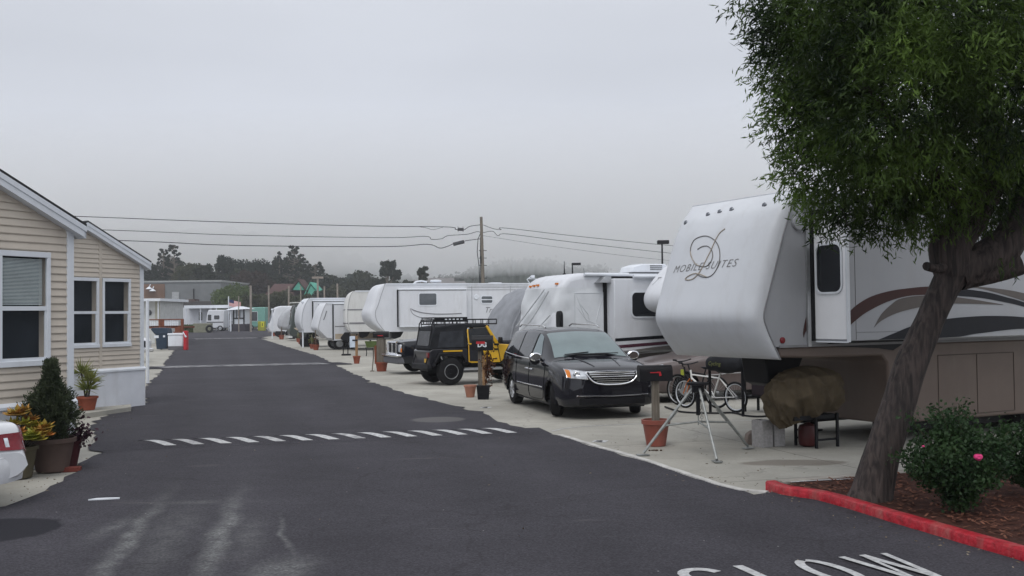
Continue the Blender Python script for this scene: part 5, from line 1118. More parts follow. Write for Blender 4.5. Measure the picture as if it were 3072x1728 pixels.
    for sg in (-1, 1):
        x0 = -W/2; x1 = -W/2 + sg*(W/2+ov)
        fa.add([(x0,-oh-.02,pk-.04),(x1,-oh-.02,h_e-.04-ov*sl),(x1,-oh-.02,h_e+.125-ov*sl),(x0,-oh-.02,pk+.125),(x0,.02,pk-.04),(x1,.02,h_e-.04-ov*sl),(x1,.02,h_e+.125-ov*sl),(x0,.02,pk+.125)], [(0,1,2,3),(4,5,6,7),(0,1,5,4),(1,2,6,5),(2,3,7,6)])
        fa.add([(x0,-oh-.032,pk+.05),(x1,-oh-.032,h_e+.05-ov*sl),(x1,-oh-.032,h_e+.127-ov*sl),(x0,-oh-.032,pk+.127),(x0,-oh-.02,pk+.05),(x1,-oh-.02,h_e+.05-ov*sl),(x1,-oh-.02,h_e+.127-ov*sl),(x0,-oh-.02,pk+.127)], [(0,1,2,3),(0,1,5,4),(2,3,7,6),(1,2,6,5)])
        a, b_ = (x1, x1-sg*.03); fa.box(min(a,b_),max(a,b_),-oh-.02,depth,h_e-.04-ov*sl,h_e+.125-ov*sl)
        fa.add([(x1,-oh,h_e-.02-ov*sl),(x1,depth,h_e-.02-ov*sl),(x0+sg*W/2,depth,h_e-.01),(x0+sg*W/2,-oh,h_e-.01)], [(0,1,2,3)])
    fa.build('fascia', WTRIM, roof, flat=True)
    mb = MB(); mb.box(-W-.03,.035,-.05,depth,.0,sk-.06); sk_ = mb.build('skirting', M('white_skirting', (0.62,0.64,0.68), .6, noise=.06, dirt=.25), h)
    mb = MB(); mb.prism([(-.075,sk-.07),(-.075,sk-.03),(-.02,sk+.015),(.0,sk+.015),(.0,sk-.07)], -W-.04, .045, 'x'); mb.build('ledge', WTRIM, sk_)
    # dark panel behind each pane, standing in for the dim room's shade
    for x0, x1 in wx: rm = MB(); rm.box(x0+.045, x1-.045, .15, .17, 1.455, 2.885); rm.build('dark_backing', M('dim_room_shade', (0.030,0.035,0.045), .7, noise=.5, scale=1.2), h)
    return h
h1 = home('nearest tan sided park home with venetian blind in its window, at the left edge', (-6.22,14.30), 27.5, xtra=True)
h2 = home('second tan sided park home, its white skirting meeting the edge of the asphalt', (-8.65,23.7), 27.5)
mb = MB(); mb.box(-2.85,-2.5,-.14,-.04,.78,1.15); mb.lathe([(.05,0),(.06,.05),(.02,.08)], (-2.65,-.09,1.15), 10); mb.build('meter_box', M('meter_grey', (0.25,0.26,0.29), .5), h2)
# thin white carport posts
def post(label, u, v, z1, r=.045, mat=WTRIM, cap=False, name='white_post', cat='post', group=None, sq=False, z_=0):
    p = gp(u, v); t = thing(name, label, cat, (p.x, p.y, -0.012+z_), 0, group); mb = MB()
    if sq: mb.box(-r, r, -r, r, 0, z1)
    else: mb.tube([(0,0,0),(0,0,z1)], r, 10)
    mb.build('shaft', mat, t)
    if cap: mb = MB(); mb.lathe([(r*1.2,z1),(r*2.0,z1+.02),(r*2.2,z1+.10),(r*.8,z1+.18),(.002,z1+.2)], n=12); mb.build('cap', mat, t)
    return t
post('thin white post standing just past the second park home corner', 443, 1150, 2.62, .05)

# ------------------------------------------------------------------ foliage
def leaf_quads(P_, D_, L_, W_, curl=0.0):
    """P centres (n,3), D directions, L lengths, W widths -> diamond leaves, random roll"""
    n = len(P_); D_ = D_/np.linalg.norm(D_, axis=1, keepdims=True); r_ = rng.normal(size=(n,3)); S = np.cross(D_, r_); S /= np.linalg.norm(S, axis=1, keepdims=True)
    L_ = np.broadcast_to(L_, (n,))[:,None]; W_ = np.broadcast_to(W_, (n,))[:,None]; Nn = np.cross(D_, S)
    v = np.stack([P_ - D_*L_/2, P_ + S*W_/2 - D_*L_*.05 + Nn*curl*L_, P_ + D_*L_/2 , P_ - S*W_/2 - D_*L_*.05 + Nn*curl*L_], 1)
    return v.reshape(-1,3), np.arange(n*4).reshape(-1,4)
def leafmat(name, c1, c2, rough=.55, scale=1.5, trans=.25):
    if name in MATS: return MATS[name]
    m = M(name, c1, rough, noise=0, scale=scale, col2=c2, spec=.2); nt = m.node_tree; N = nt.nodes; b = N['Principled BSDF']; o = N['Material Output']
    col = b.inputs['Base Color'].links[0].from_socket; t = N.new('ShaderNodeBsdfTranslucent'); nt.links.new(col, t.inputs['Color']); x = N.new('ShaderNodeMixShader'); x.inputs[0].default_value = trans
    nt.links.new(b.outputs[0], x.inputs[1]); nt.links.new(t.outputs[0], x.inputs[2]); nt.links.new(x.outputs[0], o.inputs['Surface']); return m
def limb(mb, pts, rs, n=10, jitter=0.0):
    P_ = smooth_path([Vector(p) for p in pts], 6); k = len(P_); rr = [interp(i/(k-1)*(len(rs)-1), [(j, r) for j, r in enumerate(rs)], 1) for i in range(k)]
    mb.tube(P_, rr, n)

# ---- leaning street tree over the trailer
tree = thing('leaning_tree', 'big willow-leaved tree with a leaning furrowed trunk in the red-kerbed bed', 'tree', (3.62, 10.55, 0.09))
O = Vector((3.62, 10.55, 0.09))
def tp_(u, v, Y): return at(u, v, Y) - O
BARK = bpy.data.materials.new('bark'); BARK.use_nodes = True; nt = BARK.node_tree; N = nt.nodes; Lk = nt.links; b = N['Principled BSDF']; b.inputs['Roughness'].default_value = .9
tc = N.new('ShaderNodeTexCoord'); mp = N.new('ShaderNodeMapping'); mp.inputs['Rotation'].default_value = (0, R(-16), 0); mp.inputs['Scale'].default_value = (14, 14, 1.6); Lk.new(tc.outputs['Object'], mp.inputs[0])
n1 = N.new('ShaderNodeTexNoise'); n1.inputs['Scale'].default_value = 1.6; n1.inputs['Detail'].default_value = 8; n1.inputs['Distortion'].default_value = .6; Lk.new(mp.outputs[0], n1.inputs['Vector'])
rp = N.new('ShaderNodeValToRGB'); rp.color_ramp.elements[0].position = .38; rp.color_ramp.elements[1].position = .62; rp.color_ramp.elements[0].color = (.018,.014,.013,1); rp.color_ramp.elements[1].color = (.062,.047,.042,1); Lk.new(n1.outputs['Fac'], rp.inputs[0]); Lk.new(rp.outputs[0], b.inputs['Base Color'])
bp = N.new('ShaderNodeBump'); bp.inputs['Strength'].default_value = 1.0; bp.inputs['Distance'].default_value = .03; Lk.new(n1.outputs['Fac'], bp.inputs['Height']); Lk.new(bp.outputs[0], b.inputs['Normal'])
tm = MB()
def ridged(mb, pts, rs, n=40, amp=.013):
    P_ = smooth_path([Vector(p) for p in pts], 10); k = len(P_); vs = []; up = None
    for i, p in enumerate(P_):
        d = (P_[min(i+1,k-1)]-P_[max(i-1,0)]).normalized(); a = Vector((0,1,0)); a = (a-d*a.dot(d)).normalized(); b_ = d.cross(a); r_ = interp(i/(k-1)*(len(rs)-1), [(j, q) for j, q in enumerate(rs)], 1)
        for j in range(n):
            th = 2*math.pi*j/n; f = 1 + amp*math.sin(7*th+.35*i)+amp*.8*math.sin(13*th-.22*i+1)+amp*.7*math.sin(3*th+.13*i)+rng.normal(0, amp*.25)
            vs.append(p+(a*math.cos(th)+b_*math.sin(th))*r_*f)
    mb.add(vs, [(i*n+j, i*n+(j+1)%n, (i+1)*n+(j+1)%n, (i+1)*n+j) for i in range(k-1) for j in range(n)] + [tuple(range((k-1)*n, k*n))])
ridged(tm, [tp_(2600,1530,10.5), tp_(2618,1470,10.5), tp_(2650,1350,10.5), tp_(2700,1200,10.5), tp_(2738,1080,10.5), tp_(2790,960,10.5), tp_(2830,870,10.5), tp_(2870,800,10.5), tp_(2900,760,10.5)], [.25,.205,.175,.165,.160,.140,.145,.17,.18])
ridged(tm, [tp_(2860,830,10.5), tp_(2850,740,10.5), tp_(2920,640,10.45), tp_(2985,500,10.4), tp_(2960,330,10.3), tp_(2920,100,10.2), tp_(2900,-300,10.2)], [.17,.21,.17,.14,.12,.09,.05], 28)
ridged(tm, [tp_(2870,820,10.5), tp_(2950,780,10.5), tp_(3010,740,10.5), tp_(3045,680,10.5), tp_(3090,560,10.6), tp_(3200,300,10.8), tp_(3350,-100,11)], [.17,.19,.19,.15,.12,.10,.05], 28)
ridged(tm, [tp_(2880,830,10.5), tp_(2980,812,10.5), tp_(3060,790,10.45)], [.14,.13,.12], 20)
ridged(tm, [tp_(2870,780,10.5), tp_(2820,805,10.35), tp_(2778,798,10.25)], [.06,.045,.045], 10, .02)
ridged(tm, [tp_(2920,640,10.45), tp_(2800,520,10.2), tp_(2650,330,9.9), tp_(2500,150,9.7)], [.10,.07,.05,.03], 12)
ridged(tm, [tp_(2960,400,10.3), tp_(2760,180,10.8), tp_(2550,-100,11.2)], [.08,.06,.03], 12)
ridged(tm, [tp_(2930,620,10.5), tp_(2740,560,11.0), tp_(2560,520,11.4)], [.07,.05,.03], 12)
tm.build('trunk', BARK, tree, angle=70)
# crown: leafy twigs hung through lobed masses
LEAF = leafmat('leaf_green', (0.007,0.018,0.005), (0.155,0.255,0.045), .5, 1.05, trans=.35)
LEAF.node_tree.nodes['Color Ramp'].color_ramp.elements[0].position = .40; LEAF.node_tree.nodes['Color Ramp'].color_ramp.elements[1].position = .74
lob = []   # (centre, radius)
def L3(u, v, Y, r): c = at(u, v, Y) - O; lob.append((np.array(c), r))
for a in ((2800,250,10.2,1.45),(2500,100,10.2,.85),(2480,330,10.2,.62),(2450,500,10.1,.45),(2560,520,10.1,.62),(2700,560,10.3,.55),(2860,520,10.2,.65),(2420,180,10.3,.60),(2400,340,10.4,.42),(2380,-20,10.2,.62),(3050,350,10.4,1.1),(2600,-150,10.3,1.2),(3000,-150,10.4,1.6),(3300,200,10.6,1.3),(3250,500,10.8,.8),(2500,620,10.4,.38),(2640,640,10.5,.36),(2950,620,10.9,.5),(3070,600,10.9,.45),(2700,300,11.4,1.1),(2700,300,9.3,.85),(3050,200,9.2,1.1),(2850,0,9.0,1.0),(2500,230,11.1,.7),(2780,640,10.9,.36),(3350,-200,10.8,1.6),(2850,-500,10.5,1.8),(2480,40,9.6,.6)): L3(*a)
Pc, Dc = [], []
for c, r in lob:
    n = int(980*r**1.9)
    d = rng.normal(size=(n,3)); d /= np.linalg.norm(d, axis=1, keepdims=True); rad = r*(rng.uniform(0.25,1.0,n)**.45); lump = 1+.16*np.sin(d[:,0]*7+c[0]*3)*np.sin(d[:,2]*6+c[1])+.10*np.sin(d[:,1]*11+d[:,2]*9)
    p = c + d*(rad*lump)[:,None]; Pc.append(p); Dc.append(d)
Pc = np.concatenate(Pc); Dc = np.concatenate(Dc)
keep = (Pc[:,2] > 1.9 + .0*Pc[:,0]); Pc, Dc = Pc[keep], Dc[keep]
# each twig carries leaves along a drooping, outward direction
nt_ = len(Pc); tw_dir = Dc*.8 + np.array([0,0,-.35]) + rng.normal(0,.5,(nt_,3)); tw_dir /= np.linalg.norm(tw_dir, axis=1, keepdims=True)
LV, LD = [], []
K_ = 9
for k in range(K_):
    s = (k/(K_-1)-.3)*.22; off = rng.normal(0,.014,(nt_,3)); LV.append(Pc + tw_dir*s + off); dd = tw_dir*.9 + rng.normal(0,.55,(nt_,3)) + np.array([0,0,-.25]); LD.append(dd)
LV = np.concatenate(LV); LD = np.concatenate(LD)
v, f = leaf_quads(LV, LD, rng.uniform(.055,.105,len(LV)), rng.uniform(.013,.021,len(LV)), .03)
fast_mesh('crown', v, f, LEAF, tree)
# stray outer sprigs
mb = MB(); SP, SD = [], []
for (u0,v0,u1,v1) in ((2330,30,2236,12),(2330,70,2236,118),(2310,150,2228,112),(2330,100,2225,95),(2380,520,2318,535),(2330,200,2275,190),(2330,320,2282,345),(2340,420,2320,455),(2330,250,2290,230),(2520,640,2545,690),(2700,670,2780,705),(2480,650,2520,680),(2890,690,2905,730),(3000,812,3005,835),(3040,812,3045,845)):
    a, b_ = at(u0,v0,10.1)-O, at(u1,v1,10.05)-O; a += Vector((.1,0,0)) if u0 < 2500 else Vector((0,0,.1)); mb = MB(); mb.tube([a, a.lerp(b_,.5)+Vector((0,0,.02)), b_], [.006,.004,.002], 5); mb.build('twig', BARK, tree)
    for k in range(12): t = k/12*.95+.1; q = a.lerp(b_, t); SP.append(tuple(q+Vector((rng.normal(0,.012),rng.normal(0,.02),rng.normal(0,.012))))); d = (b_-a).normalized(); SD.append((d.x+rng.normal(0,.5), d.y+rng.normal(0,.5), d.z-.3+rng.normal(0,.5)))
v, f = leaf_quads(np.array(SP), np.array(SD), rng.uniform(.07,.11,len(SP)), .018, .03); fast_mesh('sprig_leaves', v, f, LEAF, tree)

# ---- rose bush
rose = thing('rose_bush', 'dark green rose bush with one pink flower growing in the mulch beside the leaning tree', 'bush', (4.25, 9.75, .09)); RO = Vector((4.25,9.75,.09))
mb = MB(); Pl, Dl = [], []
for k in range(46):
    a_ = rng.uniform(0, 6.28); sp_ = rng.uniform(.1,.56); hgt = rng.uniform(.35,1.02); base = Vector((rng.uniform(-.06,.06), rng.uniform(-.06,.06), 0)); tipp = Vector((math.cos(a_)*sp_*1.12, math.sin(a_)*sp_*.75, hgt*(1-.25*sp_)))
    mid = base.lerp(tipp,.5)+Vector((0,0,.10)); P_ = smooth_path([base, mid, tipp], 6); mb.tube(P_, [.008]*4+[.005]*(len(P_)-4), 5)
    for q in P_[2:]:
        for _ in range(17): Pl.append(tuple(q+Vector((rng.normal(0,.055),rng.normal(0,.055),rng.normal(0,.045))))); Dl.append(tuple(rng.normal(size=3)))
mb.build('stems', M('green_stem', (0.05,0.06,0.03), .7), rose)
n = 4200; d = rng.normal(size=(n,3)); d /= np.linalg.norm(d,axis=1,keepdims=True); q = d*(rng.uniform(.3,1,n)**.5)[:,None]*np.array([.52,.40,.34])+np.array([0,0,.46]); q = q[q[:,2]>.06]
Pl = np.concatenate([np.array(Pl), q]); Dl = np.concatenate([np.array(Dl), rng.normal(size=(len(q),3))])
v, f = leaf_quads(Pl, Dl, rng.uniform(.03,.055,len(Pl)), rng.uniform(.02,.035,len(Pl)), .08); fast_mesh('leaves', v, f, leafmat('rose_leaf', (0.010,0.030,0.012), (0.045,0.085,0.030), .5, 3), rose)
PINK = M('pink_petal', (0.65,0.06,0.20), .6)
for (u,v_) in ((2935,1378),):
    c = at(u,v_,9.35)-RO; mb = MB()
    for k in range(9): a_ = k*.7; mb.lathe([(.001,0),(.018,.006),(.03,.022),(.024,.034)], tuple(c+Vector((math.cos(a_)*.014,0,math.sin(a_)*.014))), 7, caps=False)
    mb.build('flower', PINK, rose)
mb = MB(); c = at(2770,1342,9.5)-RO; mb.lathe([(.001,0),(.012,.005),(.014,.015),(.001,.02)], tuple(c), 8); mb.build('bud', PINK, rose)
g2 = thing('shrub', 'low dark shrub behind the rose bush at the right edge of the planting bed', 'bush', (5.35,10.6,.09)); n = 3800; d = rng.normal(size=(n,3)); d /= np.linalg.norm(d,axis=1,keepdims=True); q = d*(rng.uniform(.2,1,n)**.5)[:,None]*np.array([.42,.35,.34])+np.array([0,0,.40])
v, f = leaf_quads(q, rng.normal(size=(n,3)), .05, .03, .08); fast_mesh('leaves', v, f, leafmat('rose_leaf', None, None), g2); mb = MB()
for k in range(6): mb.tube([(0,0,0),(rng.uniform(-.2,.2),rng.uniform(-.2,.2),.5)], .008, 5)
mb.build('stems', MATS['green_stem'], g2)

# ------------------------------------------------------------------ pots and plants
def pot(parent, r0, r1, h, mat, name='pot', rim=.03, loc=(0,0,0)):
    mb = MB(); mb.lathe([(r0*.92,0),(r0,.01),(r1*.96,h-rim*1.6),(r1*.97,h-rim*1.5),(r1*1.06,h-rim*1.4),(r1*1.08,h),(r1*.98,h+.003),(r1*.95,h-.02),(r1*.9,h-.05)], loc, 32); p = mb.build(name, mat, parent, angle=30)
    m2 = MB(); m2.lathe([(.001,h-.045),(r1*.93,h-.05)], loc, 24, caps=False); m2.build('soil', SOILP, p); return p
SOILP = M('pot_soil', (0.05,0.035,0.025), .95, noise=.4, scale=30)
# conifer in big brown pot
cf = thing('potted_conifer', 'dark conical shrub growing in the largest brown pot at the left edge', 'potted plant', (-6.20, 13.55, 0)); pot(cf, .20, .28, .44, M('brown_pot', (0.10,0.07,0.06), .7, noise=.2), loc=(.05,0,0), rim=.04)
mb = MB(); mb.tube([(.05,0,.38),(.03,0,1.1),(.0,0,1.45)], [.025,.015,.004], 8)
Pl, Dl = [], []
def crad(z): return interp(z, [(.40,.10),(.50,.30),(.62,.37),(.85,.34),(1.0,.27),(1.12,.16),(1.25,.085),(1.42,.07),(1.50,.03)], 1)
for k in range(620):
    z = .45+1.02*rng.uniform()**.8; a_ = rng.uniform(0,6.28); rr_ = crad(z)*(.55+.5*rng.uniform()); tip = Vector((.03+math.cos(a_)*rr_, math.sin(a_)*rr_, z)); st = Vector((.03,0,z-.10))
    if k % 3 == 0: mb.tube([st, tip], [.006,.002], 4)
    for _ in range(44): t = rng.uniform(.35,1.12); q = st.lerp(tip,t); Pl.append((q.x+rng.normal(0,.022), q.y+rng.normal(0,.022), q.z+rng.normal(0,.02))); dd = (tip-st).normalized(); Dl.append((dd.x+rng.normal(0,.4), dd.y+rng.normal(0,.4), dd.z+.4+rng.normal(0,.4)))
mb.build('stem', BARK, cf); v, f = leaf_quads(np.array(Pl), np.array(Dl), rng.uniform(.03,.055,len(Pl)), .017, .05); fast_mesh('foliage', v, f, leafmat('conifer_green', (0.018,0.028,0.015), (0.085,0.105,0.058), .6, 6), cf)
# succulents in olive pot
sc_ = thing('potted_succulent', 'orange and lime rosette succulents spilling from an olive pot beside the potted conifer', 'potted plant', (-6.33, 13.0, 0)); pot(sc_, .16, .22, .40, M('olive_pot', (0.085,0.075,0.05), .7, noise=.2))
SUC = M('succulent_leaf', (0.24,0.24,0.04), .5, noise=0, scale=5, col2=(0.52,0.17,0.05)); SUC2 = M('succulent_leaf_green', (0.17,0.26,0.03), .5, noise=0, scale=7, col2=(0.42,0.28,0.05))
def rosette(parent, c, r, mat, tilt=(0,0)):
    Pn, Dn = [], []
    q = MB()
    for ring, (el, n_, l) in enumerate(((.15,13,1.0),(.5,11,.85),(.85,9,.65),(1.2,6,.42))):
        for k in range(n_):
            a_ = 2*math.pi*k/n_+ring*.5; d = Vector((math.cos(a_)*math.cos(el), math.sin(a_)*math.cos(el), math.sin(el))); d.x += tilt[0]; d.y += tilt[1]; d.normalize()
            s = d.cross(Vector((0,0,1))).normalized() if abs(d.z) < .98 else Vector((1,0,0)); up = s.cross(d); w_ = r*l*.26
            pts = [c+d*r*.15, c+d*r*l*.6+s*w_+up*.004, c+d*r*l+up*r*.10, c+d*r*l*.6-s*w_+up*.004, c+d*r*l*.6+up*w_*.5]
            q.add(pts, [(0,1,4),(1,2,4),(2,3,4),(3,0,4)])
    return q.build('rosette', mat, parent, angle=20)
for (u, v_, Y, r, m_) in ((52,1248,13.2,.17,SUC),(88,1262,13.35,.13,SUC),(45,1300,13.1,.10,SUC2),(60,1318,13.0,.13,SUC2),(90,1300,13.15,.11,SUC2),(115,1322,13.05,.12,SUC2),(132,1288,13.3,.15,SUC),(105,1278,13.3,.12,SUC2),(78,1290,13.2,.10,SUC),(30,1315,13.1,.08,SUC2),(70,1236,13.25,.12,SUC),(38,1275,13.1,.13,SUC2),(120,1300,13.2,.13,SUC),(72,1275,13.15,.12,SUC2),(98,1308,13.0,.12,SUC2),(140,1308,13.2,.11,SUC),(58,1300,13.0,.11,SUC),(85,1320,12.95,.12,SUC2)):
    c = at(u, v_, Y-.15) - Vector((-6.33,13.0,0)); st = MB(); st.tube([(0,0,.36), tuple(c*.6+Vector((0,0,.14))), tuple(c)], .012, 5); st.build('stem', BARK, sc_); rosette(sc_, c, r*1.12, m_, (rng.normal(.15,.25),-.85))
# purple plant in tall maroon pot
pp = thing('potted_purple_plant', 'dark purple leafy plant in a narrow maroon pot behind the big brown pot', 'potted plant', (-6.08, 13.95, 0)); mb = MB(); mb.lathe([(.07,0),(.08,.02),(.115,.40),(.12,.42),(.10,.40)], n=20); o = mb.build('pot', M('maroon_pot', (0.07,0.018,0.022), .5), pp); o.rotation_euler = (0, R(6), 0)
q = rng.normal(0,1,(150,3))*np.array([.09,.09,.09])+np.array([.12,-.03,.46]); v, f = leaf_quads(q, rng.normal(size=(150,3)), .07, .05, .1); fast_mesh('leaves', v, f, leafmat('purple_leaf', (0.02,0.009,0.014), (0.07,0.03,0.045), .6, 8, trans=.08), pp)
mb = MB(); mb.box(-.12,.14,-.06,.06,0,.065); o = mb.build('brick', M('red_brick', (0.17,0.05,0.04), .9, noise=.2, scale=10, bump=.5), bevel=.008); o.location = (-5.92,13.55,-.012); o.rotation_euler = (0,0,R(12)); tag(o, 'red brick lying on the concrete at the foot of the brown pot', 'brick')
# yucca
yu = thing('potted_yucca', 'spiky green yucca in a terracotta pot against the white skirting', 'potted plant', (-9.02, 21.5, .10)); pot(yu, .15, .21, .29, TERRA)
mb = MB(); Pl, Dl = [], []
for (x,y,z) in ((-.12,0,.78),(.08,0,.62),(.02,-.05,.45)):
    mb.tube([(x*.2,y,.2),(x,y,z)], .02, 6)
    for k in range(95):
        d = rng.normal(size=3); d[2] = abs(d[2])*.9-.15; d /= np.linalg.norm(d); l = rng.uniform(.2,.40); Pl.append(np.array([x,y,z])+d*l/2); Dl.append(d*l)
mb.build('stem', BARK, yu); Dl = np.array(Dl); v, f = leaf_quads(np.array(Pl), Dl, np.linalg.norm(Dl,axis=1), .026, .02); fast_mesh('leaves', v, f, leafmat('yucca_leaf', (0.10,0.14,0.03), (0.30,0.30,0.10), .5, 3), yu)

# ------------------------------------------------------------------ mailboxes standing in pots
def mailbox(parent, z, l=.50, wd=.20, h=.24, rz=0, flag=True, mat=BLK, loc=(0,0)):
    prof = [(-wd/2,0),(wd/2,0)] + [(wd/2*math.cos(R(a)), h*.55+h*.45*math.sin(R(a))) for a in range(0,181,15)]
    mb = MB(); mb.prism(prof, -l/2, l/2, 'x'); mb.prism([(p[0]*1.04, p[1]*1.02-.002) for p in prof], -l/2-.012, -l/2+.008, 'x'); b_ = mb.build('mailbox', mat, parent); b_.location = (*loc, z); b_.rotation_euler = (0,0,rz)
    if flag:
        m2 = MB(); m2.box(-.10,.05,-wd/2-.012,-wd/2-.006,h*.52,h*.58); m2.prism([(.0,h*.60),(.06,h*.60),(.075,h*.35),(.04,h*.32),(.035,h*.5)], -wd/2-.013, -wd/2-.007, 'y'); m2.build('flag', RED, b_)
    return b_
mx1 = thing('mailbox_in_pot', 'black mailbox with a red flag on a grey wooden post in a terracotta pot', 'mailbox', (2.16, 15.45, -.012))
pot(mx1, .145, .205, .40, TERRAP, rim=.045); mb = MB(); mb.box(-.055,.055,-.055,.055,.1,.99); mb.build('post', WOOD, mx1, bevel=.008); mailbox(mx1, .985, .50, .2, .24, R(6))
mx2 = thing('mailbox_in_pot', 'black mailbox with white lettering on a wooden post in a square black pot', 'mailbox', (-.72, 24.4, -.012))
mb = MB(); mb.add([(-.13,-.13,0),(.13,-.13,0),(.13,.13,0),(-.13,.13,0),(-.16,-.16,.34),(.16,-.16,.34),(.16,.16,.34),(-.16,.16,.34)], [(3,2,1,0),(4,5,6,7),(0,1,5,4),(1,2,6,5),(2,3,7,6),(3,0,4,7)]); mb.build('pot', BLK, mx2, bevel=.012)
mb = MB(); mb.box(-.12,-.03,-.04,.04,.2,1.2); mb.build('post', WOOD, mx2, bevel=.006); mb = MB(); mb.box(-.02,.05,-.05,.03,.3,1.05); mb.tube([(.02,0,.3),(.06,-.02,.7),(.10,0,1.15)], .02, 7); mb.tube([(.06,0,.3),(.09,.02,.6),(.05,0,.9)], .014, 6); mb.build('driftwood', WOODT, mx2)
b_ = mailbox(mx2, 1.17, .50, .24, .36, R(-2), flag=False)
text_mesh('DG', .15, lambda x, y: (-.12+x, -.126, .09+y), 'lettering', WTRIM, b_, bold=.006); mb = MB(); mb.box(-.15,.06,-.128,-.124,.16,.22); mb.build('red_sticker', RED, b_)
q = rng.normal(0,1,(260,3))*np.array([.07,.06,.22])+np.array([.13,0,.78]); v, f = leaf_quads(q, rng.normal(size=(260,3)), .10, .04, .1); fast_mesh('dead_leaves', v, f, leafmat('dead_leaf', (0.05,0.02,0.015), (0.16,0.07,0.04), .8, 8), mx2)
po = thing('terracotta_pot', 'small faded terracotta pot tucked behind the square black pot', 'pot', (-1.06, 25.05, -.012)); pot(po, .10, .15, .30, M('faded_terracotta', (0.42,0.20,0.14), .8, noise=.2))
mx3 = thing('mailbox_in_pot', 'wide black mailbox on a thick pale post in a terracotta pot, before the black pickup', 'mailbox', (-4.84, 37.4, -.012)); pot(mx3, .17, .225, .34, TERRA); mb = MB(); mb.box(-.17,.10,-.08,.08,.1,1.25); mb.box(.11,.16,-.05,.05,.1,1.2); mb.build('post', WOOD, mx3, bevel=.01); mb = MB(); mb.box(-.25,-.18,-.05,.05,.28,.95); mb.build('brown_board', M('red_wood', (0.2,0.07,0.04), .8), mx3)
mailbox(mx3, 1.25, .56, .24, .22, 0, flag=False); mb = MB(); mb.box(-.12,.08,-.13,-.122,1.30,1.33); mb.build('red_mark', RED, mx3); mb = MB(); mb.tube([(-.35,0,0),(-.30,0,.5),(-.28,0,.9)], .02, 6); mb.box(-.42,-.27,-.03,.03,-.0,.03); mb.build('stake', WOOD, mx3)
wb = thing('green_cart', 'small green cart half hidden behind the thick weathered mailbox post', 'cart', (-7.30, 52.0, -.012)); wb.scale = (.75,.75,.85); mb = MB(); mb.prism([(-.35,.9),(.5,.9),(.4,.55),(-.2,.5)], -.25, .25, 'y'); mb.build('tray', M('cart_green', (0.07,0.10,0.03), .6, noise=.3), wb); mb = MB(); mb.tube([(-.3,0,.55),(-.25,0,.2),(-.28,0,0)], .03, 6); mb.build('leg', BLK, wb); mb = MB(); mb.tube([(.2,-.2,.5),(.25,-.2,.0)], .03, 6); mb.build('leg', BLK, wb)
mx4 = thing('mailbox_in_pot', 'white and blue mailbox on a weathered post in a small red pot', 'mailbox', (-6.74, 43.8, -.012)); pot(mx4, .11, .16, .33, TERRA); mb = MB(); mb.box(-.05,.05,-.05,.05,.1,1.20); o = mb.build('post', WOODT, mx4); mb = MB(); mb.box(-.28,-.05,-.12,.12,.70,1.18); mb.build('box', M('pale_blue_white', (0.55,0.62,0.70), .5), mx4, bevel=.01); mb = MB(); mb.box(-.16,.06,-.135,-.121,.98,1.04); mb.tube([(0,-.0,1.2),(.02,0,1.28)], .03, 6); mb.build('flag', BLK, mx4)
bk = thing('barbecue', 'small black barbecue on a stand behind the small red pot', 'barbecue', (-8.75, 53.2, -.012)); bk.scale = (.72,.72,.76); mb = MB(); mb.prism([(-.35,1.25),(-.05,1.6),(.3,1.6),(.35,1.1),(.1,.95),(-.3,1.1)], -.25, .25, 'y'); mb.build('hood', BLK, bk, bevel=.04); mb = MB(); mb.box(-.22,-.16,-.05,.05,0,1.1); mb.box(.12,.18,-.05,.05,0,1.1); mb.box(-.35,.35,-.2,.2,.48,.54); mb.build('stand', BLK, bk); mb = MB(); mb.box(-.3,.35,-.2,.2,.0,.12); mb.build('base', BLK, bk, bevel=.04)
for lab, (u, v), r, h, ph in (('red pot with a thin green plant, nearest the tandem-wheeled trailer', (946,1050), .2, .33, .9), ('squat red pot with a wooden stake behind the front white post', (934,1046), .15, .3, .6), ('red pot beside a leaning stick, left of the tall white post', (900,1032), .2, .34, .7), ('small red pot left of its neighbour near the dark bin bags', (893,1026), .16, .3, .5), ('wide red pot in front of the dark green motorhome', (843,1018), .26, .40, .8), ('dull red pot at the foot of the far white post', (822,1008), .2, .36, .8)):
    p = gp(u, v); t = thing('flower_pot', lab, 'pot', (p.x, p.y+.2, -.012), 0, 'red pots along the concrete edge'); pot(t, r*.72, r, h, TERRA)
    m_ = MB(); m_.tube([(0,0,h-.05),(rng.normal(0,.04),0,h+ph)], .035, 6); m_.build('stake', WOOD, t)
    q = rng.normal(0,1,(60,3))*np.array([.07,.07,.15])+np.array([0,0,h+.25]); v_, f_ = leaf_quads(q, rng.normal(size=(60,3)), .12, .05, .1); fast_mesh('leaves', v_, f_, MATS['dead_leaf' if r > .17 else 'yucca_leaf'], t)
post('nearer of the two thin white posts with lantern tops along the road edge', 909, 1042, 3.0, .055, cap=True, group='white posts by the road')
post('farther of the two thin white posts with lantern tops along the road edge', 817, 1015, 2.75, .06, cap=True, group='white posts by the road')
lb = thing('dark_bags', 'heap of dark bags piled by the red pots before the slide-out trailer', 'bags', (-14.4, 70.5, 0)); mb = MB()
for x, z, r in ((0,.3,.42),(.6,.25,.36),(.3,.7,.3)): mb.lathe([(r*.7,z-r*.8),(r,z-.1),(r*.9,z+r*.5),(r*.3,z+r*.9),(.02,z+r)], (x,0,0), 12)
mb.build('bags', BLK, lb)

